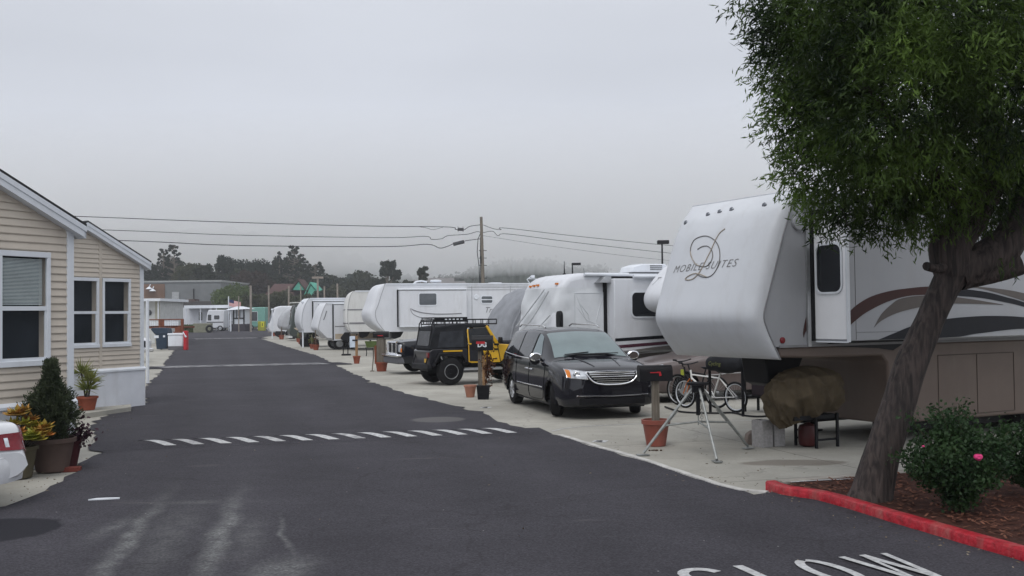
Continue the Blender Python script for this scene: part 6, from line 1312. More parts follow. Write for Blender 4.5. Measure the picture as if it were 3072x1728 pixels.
# ------------------------------------------------------------------ bicycles
def bicycle(label, P0, rz, fr_mat, fk_mat, rim_mat, wb_=1.07, r=.32, bag=False, riser=True):
    t = thing('bicycle', label, 'bicycle', (*P0, -.012), rz)   # front wheel contact at origin, rear at +wb
    for x, nm in ((0,'front_wheel'),(wb_,'rear_wheel')):
        m_ = MB(); m_.torus((x,0,r), r-.022, .024, 'y', 40, 8); w_ = m_.build(nm, RUB, t)
        m2 = MB(); m2.torus((x,0,r), r-.046, .014, 'y', 40, 6); m2.build('rim', rim_mat, w_); m3 = MB()
        for k in range(18): a_ = 2*math.pi*k/18; m3.tube([(x,.0,r),(x+(r-.05)*math.cos(a_),0,r+(r-.05)*math.sin(a_))], .0015, 3, caps=False)
        m3.lathe([(.02,-.04),(.02,.04)], (x,0,r), 10, 'y'); m3.build('spokes', ALU, w_)
    bb = (wb_*.56,0,r-.05); sh = (wb_*.70,0,r+.36); hd = (.22,0,r+.40); hb = (.18,0,r+.52)
    m_ = MB(); m_.tube([hd, sh], .016, 8); m_.tube([(.20,0,r+.33), bb], .02, 8); m_.tube([bb, (sh[0]+.03,0,sh[2]+.12)], .016, 8)
    for y in (-.045,.045): m_.tube([bb,(wb_,y,r)], .010, 6); m_.tube([sh,(wb_,y,r)], .009, 6)
    m_.tube([(.205,0,r+.30),(.17,0,r+.50)], .02, 8); m_.build('frame', fr_mat, t)
    m_ = MB()
    for y in (-.05,.05): m_.tube([(0,y,r),(.10,y,r+.22),(.19,y,r+.32)], .012, 6)
    m_.build('fork', fk_mat, t)
    m_ = MB(); m_.tube([(.14,0,r+.50),(.10,0,r+.62)], .014, 6); m_.tube([(.12,-.28,r+.66),(.08,-.1,r+.62),(.08,.1,r+.62),(.12,.28,r+.66)], .013, 6); m_.tube([(.12,-.29,r+.66),(.13,-.20,r+.65)], .02, 6); m_.build('handlebar', BLK, t)
    m_ = MB(); m_.prism([(sh[0]-.10,r+.52),(sh[0]+.16,r+.53),(sh[0]+.15,r+.48),(sh[0]+.02,r+.47)], -.06, .06, 'y'); m_.build('saddle', BLK, t, bevel=.02)
    m_ = MB(); m_.torus((bb[0],-.05,bb[2]), .09, .006, 'y', 20, 5); m_.tube([(bb[0],-.07,bb[2]),(bb[0]+.1,-.07,bb[2]-.13)], .01, 5); m_.tube([(bb[0],.07,bb[2]),(bb[0]-.1,.07,bb[2]+.13)], .01, 5); m_.build('crank', ALU, t)
    return t
bpA, bpB = gp(2056,1222), gp(2208,1236)
rzb = math.atan2(bpB.y-bpA.y, bpB.x-bpA.x)
bicycle('white and orange bicycle with white rims, parked behind the tripod', (bpA.x, bpA.y), rzb, M('pearl_white_paint', (0.66,0.66,0.64), .35), M('orange_paint', (0.62,0.17,0.03), .4), WTRIM, wb_=(Vector((bpB.x,bpB.y))-Vector((bpA.x,bpA.y))).length, r=.31)
b2 = bicycle('black bicycle standing behind the white and orange one, straight bars', (bpA.x-.03, bpA.y+.65), rzb+.05, BLK, BLK, ALU, r=.34)
m_ = MB(); m_.box(.05,.12,.02,.05,.62,.78); m_.build('yellow_tag', M('lime_tag', (0.45,0.50,0.06), .5), b2)
bg_ = thing('black_bag', 'long black zipped bag with faint green lettering heaped over the bicycles', 'bag', (3.85, 20.45, -.012), rzb)
m_ = MB()
def bagf(a, b): th = 2*math.pi*a; r_ = .17*(1-(2*b-1)**6)**.3; return (.10+.95*b, r_*.8*math.cos(th), 1.0+r_*math.sin(th)*(1+.12*math.sin(9*b+2*th)))
m_.grid(bagf, 24, 24); m_.build('bag', SOFT, bg_, angle=80)
for x in (.15, 1.0): m_ = MB(); m_.tube([(x,0,.9),(x,0,.0)], .03, 6); m_.build('stand_leg', BLK, bg_)
text_mesh('Cycling', .11, lambda x, y: (.25+x, -.15, .97+y), 'lettering', M('dull_green', (0.16,0.17,0.06), .6), bg_, shear=.2)
sr = thing('black_rack', 'black metal shelf rack right of the bicycles under the trailer nose', 'rack', (5.0, 20.5, -.012), rzb); m_ = MB()
for x in (-.25,.85):
    for y in (-.2,.2): m_ = MB(); m_.box(x-.02,x+.02,y-.02,y+.02,0,1.15); m_.build('leg', BLK, sr)
m_ = MB(); m_.box(-.27,.87,-.22,.22,.72,.76); m_.box(-.27,.87,-.22,.22,.3,.33); m_.build('shelf', BLK, sr); m_ = MB(); m_.box(-.2,.7,-.18,.18,.76,1.12); m_.box(-.1,.75,-.18,.18,.33,.6); m_.build('box', M('dark_plum_box', (0.035,0.027,0.033), .6), sr, bevel=.02)

# ------------------------------------------------------------------ fallen leaves and grit on the paving
Pn = []
for (x0, y0, x1, y1, n, sp_) in ((2.7,11.2,4.3,7.0,70,.16),(2.2,12.4,3.2,11.3,35,.25),(1.5,16,3.9,12.6,50,.7),(-6.2,14.8,-5.6,11.2,60,.16),(-2.5,18,2.5,8,45,2.2),(-8.8,23.4,-7.2,18,30,.15)):
    for k in range(n):
        t = rng.uniform(); Pn.append((x0+(x1-x0)*t+rng.normal(0,sp_), y0+(y1-y0)*t+rng.normal(0,sp_*.6), .012))
Pn = np.array(Pn); D = rng.normal(size=Pn.shape)*np.array([1,1,.12]); v, f = leaf_quads(Pn, D, rng.uniform(.015,.05,len(Pn)), rng.uniform(.008,.02,len(Pn)), .1)
v[:,2] = np.maximum(v[:,2], .008)
tag(fast_mesh('leaf_litter', v, f, M('dry_leaf', (0.07,0.045,0.025), .9, noise=0, scale=2.5, col2=(0.30,0.26,0.20))), 'dry fallen leaves and grit scattered over the paving', 'leaves', kind='stuff')

# ------------------------------------------------------------------ utility pole, wires, lamps
up = thing('utility_pole', 'weathered wooden utility pole rising behind the long trailer, cable boxes hung beside it', 'utility pole', (at(1449,850,95).x, 95, -.02)); UX = at(1449,850,95).x
mb = MB(); zt = at(1446,650,95).z; mb.tube([(0,0,0),(-.02,0,6),(-.10,0,zt)], [.19,.165,.13], 12); mb.build('shaft', WOOD, up)
mb = MB(); mb.tube([(-.3,0,4.6),(-.35,-.1,6.5),(-.50,-.1,8.0),(-.42,-.05,9.2),(-.15,0,9.8)], .035, 6); mb.tube([(-.25,0,4.6),(-.22,-.1,7.5),(-.2,0,9.4)], .03, 6); mb.build('conduit', BLK, up)
for z in (5.5,6.7,7.4,8.1): mb = MB(); mb.tube([(-.35,0,z),(.38,0,z)], .03, 5); mb.build('step_bolt', BLK, up)
mb = MB(); mb.box(-.25,-.12,-.2,0,6.9,7.6); mb.build('cable_box', BLK, up)
def wire(name, label, pts, r, cat='cable', group=None, n=10):
    mb = MB(); mb.tube(smooth_path([Vector(p) for p in pts], n), r, 5); o = mb.build(name, BLK); tag(o, label, cat, group); return o
def sag(a, b, s, k=8): return [a.lerp(b, i/k) - Vector((0,0,4*s*(i/k)*(1-i/k))) for i in range(k+1)]
A = lambda u, v, Y=95: at(u, v, Y)
G_ = 'overhead cables from the pole'
wire('overhead_cable', 'topmost overhead cable running left from the pole past the roof peaks', [A(-900,610,80), A(-300,628,85), A(255,650,88), A(700,667,91), A(1100,678,93.5), A(1340,681,94.6), A(1367,688,94.7), A(1390,690,94.8), A(1410,679,94.9), A(1445,674,95)], .034, group=G_)
wire('overhead_cable', 'middle overhead cable running left from the pole, looped near its splice', [A(-900,650,80), A(320,690,88), A(700,705,91), A(1150,713,94), A(1275,709,94.5), A(1295,718,94.6), A(1325,716,94.7), A(1345,707,94.8), A(1400,703,94.9), A(1432,695,95), A(1445,700,95)], .028, group=G_)
wire('overhead_cable', 'lowest and thickest overhead cable running left from the pole', [A(-900,695,80), A(300,720,88), A(700,736,91), A(1150,740,94), A(1280,733,94.5), A(1318,744,94.6), A(1340,740,94.7), A(1362,731,94.8), A(1400,722,94.9), A(1445,716,95)], .036, group=G_)
wire('overhead_cable', 'thin loop of cable hanging under the topmost cable beside the pole', [A(1255,680,94), A(1280,684,94.2), A(1300,689,94.3), A(1330,681,94.5)], .018, group=G_)
wire('overhead_cable', 'upper cable running right from the pole and dipping past the big trailer', [A(1450,675,95), A(1480,686,95.5), A(1503,689,96), A(1515,684,96.5)] + [A(1515,684,96.5).lerp(Vector((62,150,9.6)), t) - Vector((0,0,3*t*(1-t))) for t in (.1,.25,.4,.6,.8,1)], .026, group=G_)
wire('overhead_cable', 'middle cable running right from the pole with a small dip', [A(1450,698,95), A(1478,694,95.5), A(1495,707,96), A(1525,702,96.5)] + [A(1525,702,96.5).lerp(Vector((62,150,8.0)), t) - Vector((0,0,3*t*(1-t))) for t in (.1,.25,.4,.6,.8,1)], .026, group=G_)
wire('overhead_cable', 'faintest and lowest cable running right from the pole', [A(1450,707,95).lerp(Vector((62,150,9.0)), t) - Vector((0,0,7*t*(1-t))) for t in (0,.1,.25,.4,.6,.8,1)], .014, group=G_)
sb = MB(); c = A(1382,688,94.8); sb.tube([tuple(c+Vector((-.28,0,.02))), tuple(c+Vector((.28,0,-.02)))], .15, 10); 
for q in (-.25,.22): sb.tube([tuple(c+Vector((q,0,-.25))), tuple(c+Vector((q,0,.28)))], .02, 5)
tag(sb.build('splice_case', M('dark_grey_plastic', (0.06,0.06,0.065), .6)), 'dark spiky splice case on the topmost cable left of the pole', 'cable box')
sb = MB(); c0, c1 = A(1360,733,94.6), A(1392,725,94.8); sb.tube([tuple(c0), tuple(c1)], .17, 10); tag(sb.build('splice_case', MATS['dark_grey_plastic']), 'smooth grey cylindrical splice case tilted on the lowest cable left of the pole', 'cable box')
def lamp(label, u, vt, vb, Y, kind):
    top = at(u, vt, Y); t = thing('street_lamp', label, 'street lamp', (top.x, Y, -.02)); mb = MB(); mb.tube([(0,0,0),(0,0,top.z)], [.07,.05], 8); mb.build('pole', BLK, t)
    mb = MB(); a = .28 if kind else .45; mb.box(-.10 if kind else -.05, .62, -.15, .15, top.z-.12, top.z+.05) if not kind else mb.box(-.28,.40,-.2,.2,top.z-.1,top.z+.12); mb.build('lamp_head', BLK, t, bevel=.03); return t
lamp('dark shoebox street lamp above the truck camper nose beside the big trailer', 1986, 726, 780, 60, 1)
lamp('dark shoebox street lamp behind the white fabric covered motorhome, arm to the right', 1717, 790, 815, 75, 0)
# ------------------------------------------------------------------ background trees
def bgtree(label, u, vt, Y, wpx, kind, cols, n=2600, name='tree', group=None, zb=0, leaf=.5, cat='tree'):
    top = at(u, vt, Y); t = thing(name, label, cat, (top.x, Y, -.03), 0, group); H_ = top.z*1.05; Wd = wpx/F*Y
    mb = MB(); mb.tube([(0,0,0),(.1,0,H_*.5),(0,0,H_*(.97 if kind=='sparse' else .8))], [Wd*.045+.1,.2,.05], 8)
    P_ = []; 
    if kind == 'round':
        ctr = []
        for k in range(16): a_ = rng.uniform(0,6.28); e = rng.uniform(-.5,1.2); ctr.append((math.cos(a_)*math.cos(e)*Wd*.27, math.sin(a_)*math.cos(e)*Wd*.27, H_*.60+math.sin(e)*H_*.20, Wd*.22))
        for c in ctr: mb.tube([(0,0,H_*.3),(c[0],c[1],c[2])], [.12,.04], 5)
    elif kind == 'pine':
        ctr = []
        for k in range(15): z = H_*rng.uniform(.5,.93); rr_ = Wd*.42*(1.05-((z/H_-.62)/.40)**2); a_ = rng.uniform(0,6.28); ctr.append((math.cos(a_)*rr_*rng.uniform(.3,.95), math.sin(a_)*rr_*.6, z, Wd*.12))
        for c in ctr: mb.tube([(0,0,c[2]*.75),(c[0],c[1],c[2])], [.12,.04], 5)
    elif kind == 'sparse':
        ctr = []
        for k in range(60):
            z = H_*(.35+.62*k/60); rr_ = Wd*.5*(1-(z/H_-.3)/.75)**.7; a_ = rng.uniform(0,6.28); c = (math.cos(a_)*rr_, math.sin(a_)*rr_*.6, z+rng.uniform(-.2,.5)); ctr.append((*c, Wd*.036)); mb.tube([(0,0,z-.3),(c[0]*.6,c[1]*.6,z),(c[0]*1.15,c[1]*1.15,c[2]+.3)], [.10,.07,.04], 5)
    else:
        ctr = []
        for k in range(22): z = H_*(.25+.68*rng.uniform()**.8); rr_ = Wd*.42*(1-((z/H_-.35)/.72)**2 if z/H_ > .35 else 1); a_ = rng.uniform(0,6.28); q = rng.uniform(.2,1); ctr.append((math.cos(a_)*rr_*q, math.sin(a_)*rr_*q*.7, z, Wd*.17))
    mb.build('trunk', MATS['weathered_post'] , t)
    for c in ctr:
        m_ = max(20, int(n/len(ctr))); d = rng.normal(size=(m_,3)); d /= np.linalg.norm(d,axis=1,keepdims=True); rr_ = c[3]*(rng.uniform(.2,1,m_)**.5)*(1+.25*np.sin(d[:,0]*5+c[2])); P_.append(np.array(c[:3])+d*rr_[:,None]*np.array([1.15,1,.8]))
    P_ = np.concatenate(P_); v, f = leaf_quads(P_, rng.normal(size=P_.shape), leaf*rng.uniform(.6,1.3,len(P_)), leaf*.6, .1); fast_mesh('crown', v, f, leafmat(*cols), t); return t
DK = ('cypress_green', (0.008,0.014,0.009), (0.028,0.038,0.024), .8, .4); DK2 = ('dark_wood_green', (0.012,0.018,0.010), (0.040,0.046,0.026), .8, .4); LG = ('light_green_leaf', (0.045,0.075,0.022), (0.12,0.16,0.055), .7, .5); RB = ('reddish_foliage', (0.022,0.016,0.012), (0.065,0.042,0.032), .8, .4); OL = ('olive_leaf', (0.03,0.04,0.018), (0.085,0.085,0.045), .8, .5)
GT = 'dark trees on the rise behind the buildings'
tl = [('conifer with bare antenna-like top, leftmost of the pair above the grey building', 490,752,225,70,'sparse',DK),('taller conifer with tiered bare top branches, above the grey building', 522,738,222,85,'sparse',DK),
 ('dark bushy tree at the roof edge of the second park home', 455,800,215,120,'cyp',DK),('dense dark tree below the two bare-topped conifers', 515,778,228,130,'cyp',DK),('olive rounded tree right of the bare-topped conifers', 572,772,220,110,'round',OL),('dark green tree stepping down toward the gap, above the flat roof end', 612,800,218,90,'cyp',DK2),
 ('broad dark tree just right of the gap in the treeline', 665,778,240,130,'cyp',DK),('flat-topped dark tree in the middle of the broad mass', 725,770,246,150,'round',DK),('dark tree above the reddish one', 785,768,250,140,'round',DK),('dark tree with an uneven top left of the tall spiky conifer', 835,775,245,110,'cyp',DK2),
 ('reddish brown tree standing before the dark mass', 745,806,225,150,'round',RB),('tall spiky conifer with wind-bent top at the right of the dark mass', 882,745,235,120,'sparse',DK),('dense dark tree filling under the tall spiky conifer', 890,770,240,150,'cyp',DK),('sloping dark conifer right of the tall spiky one', 945,793,238,120,'sparse',DK),('dark tree at the right foot of the dark mass', 955,815,236,130,'round',DK),
 ('thin bare snag standing left of the tall spiky conifer', 838,757,238,24,'sparse',DK),('low olive tree between the dark mass and the round tree', 1010,842,225,70,'round',OL),
 ('smoothly rounded grey-green tree behind the trailers', 1068,806,260,110,'round',('misty_green', (0.03,0.045,0.038), (0.06,0.075,0.062), .8, .4)),('umbrella-shaped pine with clumped pads above the long trailer', 1162,788,200,115,'pine',DK),('dark bush left under the umbrella pine', 1125,822,205,60,'round',DK2),('dark bush filling under the umbrella pine', 1165,828,215,110,'round',DK2),('low dark tree right of the umbrella pine', 1225,826,210,70,'round',DK2),
 ('thin open-crowned gum tree standing alone left of the utility pole', 1268,800,170,56,'pine',DK2),('pale green tree before the gap beside the grey building', 700,845,190,130,'round',LG),('bright green bush behind the flag', 690,878,185,90,'round',LG),('olive bush below the brown roof, left part', 765,872,188,90,'round',OL),('olive bush below the brown roof, middle part', 835,868,186,110,'round',OL),('dark olive bush before the green gables', 905,878,184,90,'round',OL),('dark bush right of the green gables', 975,862,195,90,'round',DK2)]
for lab, u, vt, Y, wpx, kind, cols in tl: bgtree(lab, u, vt, Y, wpx, kind, cols, group=GT if Y > 200 else None, n=6500 if kind != 'sparse' else 2600, leaf=.62 if Y > 200 else .45, name='conifer' if kind == 'sparse' else ('pine_tree' if kind == 'pine' else 'tree'))
# understorey filling between the trunks
q = np.stack([rng.uniform(-95,-15,42000), rng.uniform(232,262,42000), rng.uniform(0,1,42000)], 1); q[:,2] = q[:,2]*(12.0+1.5*np.sin(q[:,0]*.35)+1.2*np.sin(q[:,0]*.9+2)); q = q[q[:,0] < -32 + (10-q[:,2])*1.2]
v, f = leaf_quads(q, rng.normal(size=q.shape), rng.uniform(.6,1.2,len(q)), .6, .1); tag(fast_mesh('undergrowth', v, f, leafmat(*DK2)), 'dark continuous scrub under the far tree line', 'scrub', kind='stuff')
# ------------------------------------------------------------------ hills in the mist
def hill(name, pts, Y, depth, mat, seed):
    """pts: (u, v) crest line at distance Y; a real ridge with front and back slopes"""
    rr = np.random.default_rng(seed); P_ = [at(u, v, Y) for u, v in pts]; P_ = smooth_path([Vector((p.x, p.z)) for p in P_], 14); vs = []; nx = len(P_); ny = 26
    for i, p in enumerate(P_):
        for j in range(ny):
            t = j/(ny-1); prof = math.sin(math.pi*min(1, t*1.0)) ** .8 if t < .5 else math.sin(math.pi*t)**.6
            h_ = p.y*prof; bump_ = (math.sin(i*.61+j*.9+seed)+math.sin(i*1.37-j*.5))*depth*.006*prof
            vs.append((p.x*(1+(t-.5)*depth/Y), Y+(t-.5)*depth, max(-.5, h_+bump_)))
    return struct(fast_mesh(name, vs, [(i*ny+j, (i+1)*ny+j, (i+1)*ny+j+1, i*ny+j+1) for i in range(nx-1) for j in range(ny-1)], mat))
HM = M('hill_scrub', (0.045,0.055,0.045), .95, noise=.5, scale=.05)
hill('hill', [(-900,700),(-300,660),(100,665),(400,690),(700,700),(950,745),(1150,805),(1290,860),(1400,925)], 620, 340, HM, 2)
hill('hill', [(950,930),(1100,900),(1250,880),(1340,862),(1400,832),(1450,816),(1530,795),(1600,790),(1660,808),(1760,835),(1900,860),(2300,900),(2800,920)], 520, 260, HM, 4)
q = []
for (u0, u1, v0, Y) in ((1330,1420,845,500),(1420,1500,818,505),(1500,1660,798,510),(1010,1300,880,480),(1660,1800,815,515)):
    for k in range(340):
        u = rng.uniform(u0, u1); p = at(u, v0+rng.normal(0,5)+rng.uniform(0,35), Y+rng.uniform(-25,25)); q.append((p.x, p.y, p.z))
q = np.array(q); q = np.repeat(q, 12, 0) + rng.normal(0, 2.0, (len(q)*12,3))*np.array([1.2,1,.8]); v, f = leaf_quads(q, rng.normal(size=q.shape), 2.2, 1.5, .1); tag(fast_mesh('far_woodland', v, f, leafmat(*DK2)), 'hazy woodland covering the far ridge right of the utility pole', 'woodland', kind='stuff')
GH = 'small pale hillside houses'
for k, (u, v_) in enumerate(((1283,848),(1312,843),(1340,853),(1298,859),(1362,862))):
    p = at(u, v_, 400); t = thing('hillside_house', ['palest hillside house, leftmost of the misty cluster left of the pole','hillside house with a long pale roof in the middle of the misty cluster','hillside house nearest the utility pole in the misty cluster','low hillside house under the leftmost one','hillside house tucked just left of the pole foot'][k], 'house', (p.x, 400, 0), R(10*k), GH)
    w_ = 5+k%3; mb = MB(); mb.box(-w_,w_,-3,3,0,p.z-1.2); mb.build('wall', M('pale_wall', (0.45,0.45,0.45), .8), t); mb = MB(); mb.prism([(-3.6,p.z-1.3),(0,p.z+1.2),(3.6,p.z-1.3)], -w_-.6, w_+.6, 'x'); mb.build('roof', M('grey_roof', (0.20,0.19,0.19), .8), t)
# ------------------------------------------------------------------ background buildings
gb = thing('warehouse', 'long flat-roofed grey warehouse behind the far motorhomes', 'building', (at(400,930,200).x, 200, 0)); x0 = 0; x1 = at(663,930,200).x-at(400,930,200).x; zt = at(600,846,200).z; zl = at(430,846,200).z
CW = M('grey_block_wall', (0.17,0.18,0.185), .9, noise=.12, scale=.6, dirt=.3); mb = MB(); mb.box(x0, x1, 0, 30, 0, zt); mb.build('wall', CW, gb)
mb = MB(); mb.box(x0-.1, x1+.2, -.2, 30.1, zt, zt+.35); mb.build('parapet', M('pale_coping', (0.30,0.31,0.31), .8), gb); xx = lambda u: at(u,930,200).x-at(400,930,200).x
mb = MB(); mb.box(x0, xx(495), -.12, -.0, 0, zt-.3); mb.build('brown_wall_panel', M('brown_render', (0.17,0.105,0.075), .9, noise=.15, scale=.6), gb)
mb = MB(); mb.box(xx(517), xx(538), -.2, -.02, 2, at(520,876,200).z); mb.build('shutter_door', M('pale_shutter', (0.36,0.37,0.38), .6), gb)
mb = MB(); mb.tube([(xx(582),-.2,2),(xx(582),-.2,at(582,866,200).z)], .12, 6); mb.build('downpipe', BLK, gb); mb = MB(); mb.box(xx(570), xx(598), -3, -.1, 0, at(580,898,200).z); mb.build('shed', M('brick_shed', (0.10,0.065,0.06), .9), gb)
mb = MB(); mb.box(xx(478), xx(663), -6, -3.2, 0, at(560,906,200).z); mb.build('lean_to', M('dark_lean_to', (0.07,0.065,0.065), .9), gb)
for u, v_ in ((452,866),(462,872)):
    mb = MB(); mb.tube([(xx(u),-.1,at(u,v_,200).z+.8),(xx(u),-.6,at(u,v_,200).z+.5)], .1, 6); mb.lathe([(.1,.4),(.7,-.1),(.65,-.12)], (xx(u),-.8,at(u,v_,200).z), 12); mb.build('wall_lamp', WTRIM, gb)
# brown roofed house with green gables
hb = thing('gabled_house', 'big brown roofed house with two mint green dormer gables, behind the trailers', 'house', (at(840,930,215).x, 215, 0)); X8 = lambda u: at(u,930,215).x-at(840,930,215).x; Z8 = lambda v_: at(870,v_,215).z
BRF = M('brown_roof', (0.085,0.05,0.048), .9, noise=.2, scale=.8); MINT = M('mint_paint', (0.09,0.36,0.27), .7, noise=.08)
mb = MB(); mb.box(X8(785), X8(960), 1, 14, 0, Z8(905)); mb.build('wall', M('olive_wall', (0.10,0.10,0.085), .9), hb)
mb = MB(); a, b_, z1, z2 = X8(775), X8(965), Z8(905), Z8(848); r0, r1 = X8(800), X8(900); mb.add([(a,0,z1),(b_,0,z1),(b_,15,z1),(a,15,z1),(r0,7,z2),(r1,7,z2)], [(0,1,5,4),(1,2,5),(2,3,4,5),(3,0,4),(3,2,1,0)]); mb.build('roof', BRF, hb)
for u0, u1, vp, vb in ((880,915,846,870),(922,960,856,886)):
    mb = MB(); um = (u0+u1)/2 if u0 < 900 else 934; mb.prism([(X8(u0),Z8(vb)),(X8(u1),Z8(vb)),(X8(um),Z8(vp))], -.6, 6, 'y'); g = mb.build('gable', MINT, hb)
    mb = MB(); 
    for p, q_ in (((X8(u0)-.6,Z8(vb)-.4),(X8(um),Z8(vp)+.35)),((X8(um),Z8(vp)+.35),(X8(u1)+.6,Z8(vb)-.4))): mb.add([(p[0],-1,p[1]),(q_[0],-1,q_[1]),(q_[0],6,q_[1]),(p[0],6,p[1]),(p[0],-1,p[1]+.3),(q_[0],-1,q_[1]+.3),(q_[0],6,q_[1]+.3),(p[0],6,p[1]+.3)], [(0,1,2,3),(4,5,6,7),(0,1,5,4),(1,2,6,5),(2,3,7,6),(3,0,4,7)])
    mb.build('verge', BRF if u0 < 900 else MATS['mint_paint'], g)
# wooden posts and masts
GPp = 'thin poles rising behind the trailers'
for lab, u, vt, Y, r in (('thick wooden pole behind the guard booth and the green bush', 752,856,150,.17),('thin pole rising left of the covered motorhomes',806,856,140,.12),('thin pole rising above the dark green motorhome',866,858,130,.11),('thin pole before the left mint gable',902,856,135,.08),('short thin pole right of the mint gables',973,858,125,.10),('thin pole standing above the slide-out trailer roof',1012,850,125,.11),('slim post by the white roof vent',716,888,150,.08)):
    top = at(u, vt, Y); t = thing('thin_pole', lab, 'pole', (top.x, Y, -.03), 0, GPp); mb = MB(); mb.tube([(0,0,0),(0,0,top.z)], r, 8); mb.build('shaft', M('pale_wood_pole', (0.26,0.23,0.20), .9, noise=.2), t)
top = at(953,835,130); t = thing('area_light', 'pale area light on a tall mast right of the mint gables', 'street lamp', (top.x,130,-.03)); mb = MB(); mb.tube([(0,0,0),(0,0,top.z)], .13, 8); mb.build('mast', MATS['pale_wood_pole'], t); mb = MB(); mb.box(-.7,.7,-.2,.2,top.z,top.z+.25); mb.build('lamp_head', MATS['pale_wood_pole'], t)
# ------------------------------------------------------------------ far end of the road
def farthing(name, label, cat, u, Y, z=0, rz=0, group=None): p = at(u, 960, Y); return thing(name, label, cat, (p.x, Y, z), rz, group)
def far_rv(label, u0, u1, vt, Y, mat, cab=None, T=None, name='motorhome', wins=(), stripe=None, vb=988):
    t = farthing(name, label, 'motorhome' if name == 'motorhome' else 'trailer', u0, Y); w_ = (u1-u0)/F*Y; zt = T or at(u0, vt, Y).z
    if cab == 'R': prof = [(0,.5),(0,zt),(w_*.9,zt),(w_*.97,zt*.85),(w_,zt*.45),(w_,.5)]
    elif cab == 'L': prof = [(0,.5),(0,zt*.5),(w_*.06,zt*.85),(w_*.14,zt),(w_,zt),(w_,.5)]
    else: prof = [(0,.5),(0,zt),(w_,zt),(w_,.5)]
    mb = MB(); mb.prism(prof, 0, 2.5, 'y'); mb.build('body', mat, t, bevel=.12)
    for a, b_, c, d in wins: window(t, a*w_, b_*w_, c*zt, d*zt, 0, r=.1, fw=.06)
    for x in (.18, .78): wheel(t, x*w_, .1, .45, .25)
    if stripe: mb = MB(); mb.box(.1, w_-.1, -.02, 0, zt*.40, zt*.44); mb.build('side_stripe', stripe, t)
    return t
far_rv('long white trailer under a white awning, behind the low hedge at the far end', 536, 622, 923, 168, GEL, wins=((.70,.83,.45,.80),), name='travel_trailer')
an_ = farthing('flat_canopy', 'long flat white canopy roof spanning the far trailers', 'canopy', 555, 166); mb = MB(); w_ = 145/F*166; zz = at(600,925,166).z; mb.box(0, w_, -.5, 3.2, zz, zz+.5); mb.build('canopy_roof', WTRIM, an_); mb = MB()
for x in (.3, w_*.33, w_*.66, w_-.3): mb = MB(); mb.tube([(x,-.3,0),(x,-.3,zz)], .08, 6); mb.build('canopy_post', WTRIM, an_)
far_rv('white class C motorhome with dark side windows, left of the guard booth', 618, 672, 930, 163, GEL, 'L', wins=((.10,.30,.50,.78),(.45,.75,.55,.74)), stripe=BLK)
far_rv('white motorhome with a pale green windscreen, immediately left of the guard booth', 664, 700, 930, 167, GEL, 'R', wins=((.2,.75,.5,.82),), stripe=GD)
far_rv('teal and white motorhome with a big green windscreen, right of the guard booth', 744, 795, 922, 172, M('teal_paint', (0.16,0.34,0.29), .4), None, wins=((.22,.55,.40,.80),))
far_rv('pale white motorhome beyond the teal one, beside the yellow bin', 720, 752, 924, 178, GEL, None, wins=((.3,.7,.5,.7),))
gbt = farthing('guard_booth', 'small black and white guard booth with a low hipped roof at the road end', 'booth', 718, 158); s_ = 158/F; Z = lambda v_: at(718, v_, 158).z
mb = MB(); mb.box(-17*s_,17*s_,0,3,Z(972),Z(926)); mb.build('wall', WTRIM, gbt); mb = MB()
for a, b_ in ((-19,-15),(12,16),(-9,-7),(1,3)): mb.box(a*s_,b_*s_,-.1,.05,Z(972) if abs(a) > 10 else Z(954),Z(928))
mb.box(-18*s_,16*s_,-.1,.05,Z(957),Z(953)); mb.build('dark_trim', BLK, gbt); mb = MB(); mb.box(-20*s_,20*s_,-.6,3.2,0,Z(972)); mb.build('base', M('dark_base', (0.05,0.045,0.055), .9), gbt)
mb = MB(); mb.add([(-40*s_,-1.2,Z(931)),(30*s_,-1.2,Z(927)),(30*s_,4,Z(927)),(-40*s_,4,Z(931)),(-14*s_,1,Z(919)),(6*s_,1,Z(919))], [(0,1,5,4),(1,2,5),(2,3,4,5),(3,0,4),(3,2,1,0)]); mb.build('roof', WTRIM, gbt)
window(gbt, -5*s_, 0, Z(948), Z(932), 0, r=.05); mb = MB(); mb.tube([(-22*s_,-.8,0),(-22*s_,-.8,Z(930))], .12, 6); mb.build('post', WTRIM, gbt)
fl = farthing('flag_pole', 'white flagpole with a small striped flag above the far white roofs', 'flagpole', 686, 165); zf = at(686,889,165).z; mb = MB(); mb.tube([(0,0,0),(0,0,zf)], .09, 8); mb.build('pole', WTRIM, fl)
FM = bpy.data.materials.new('flag_cloth'); FM.use_nodes = True; nt = FM.node_tree; N = nt.nodes; Lk = nt.links; b = N['Principled BSDF']; b.inputs['Roughness'].default_value = .8; tc = N.new('ShaderNodeTexCoord'); sx = N.new('ShaderNodeSeparateXYZ'); Lk.new(tc.outputs['Object'], sx.inputs[0])
m1 = N.new('ShaderNodeMath'); m1.operation = 'MULTIPLY'; Lk.new(sx.outputs[2], m1.inputs[0]); m1.inputs[1].default_value = 7/1.05; m2_ = N.new('ShaderNodeMath'); m2_.operation = 'FRACT'; Lk.new(m1.outputs[0], m2_.inputs[0]); m3_ = N.new('ShaderNodeMath'); m3_.operation = 'GREATER_THAN'; Lk.new(m2_.outputs[0], m3_.inputs[0]); m3_.inputs[1].default_value = .5
mxx = N.new('ShaderNodeMixRGB'); Lk.new(m3_.outputs[0], mxx.inputs[0]); mxx.inputs[1].default_value = (.45,.04,.05,1); mxx.inputs[2].default_value = (.7,.62,.6,1); Lk.new(mxx.outputs[0], b.inputs['Base Color'])
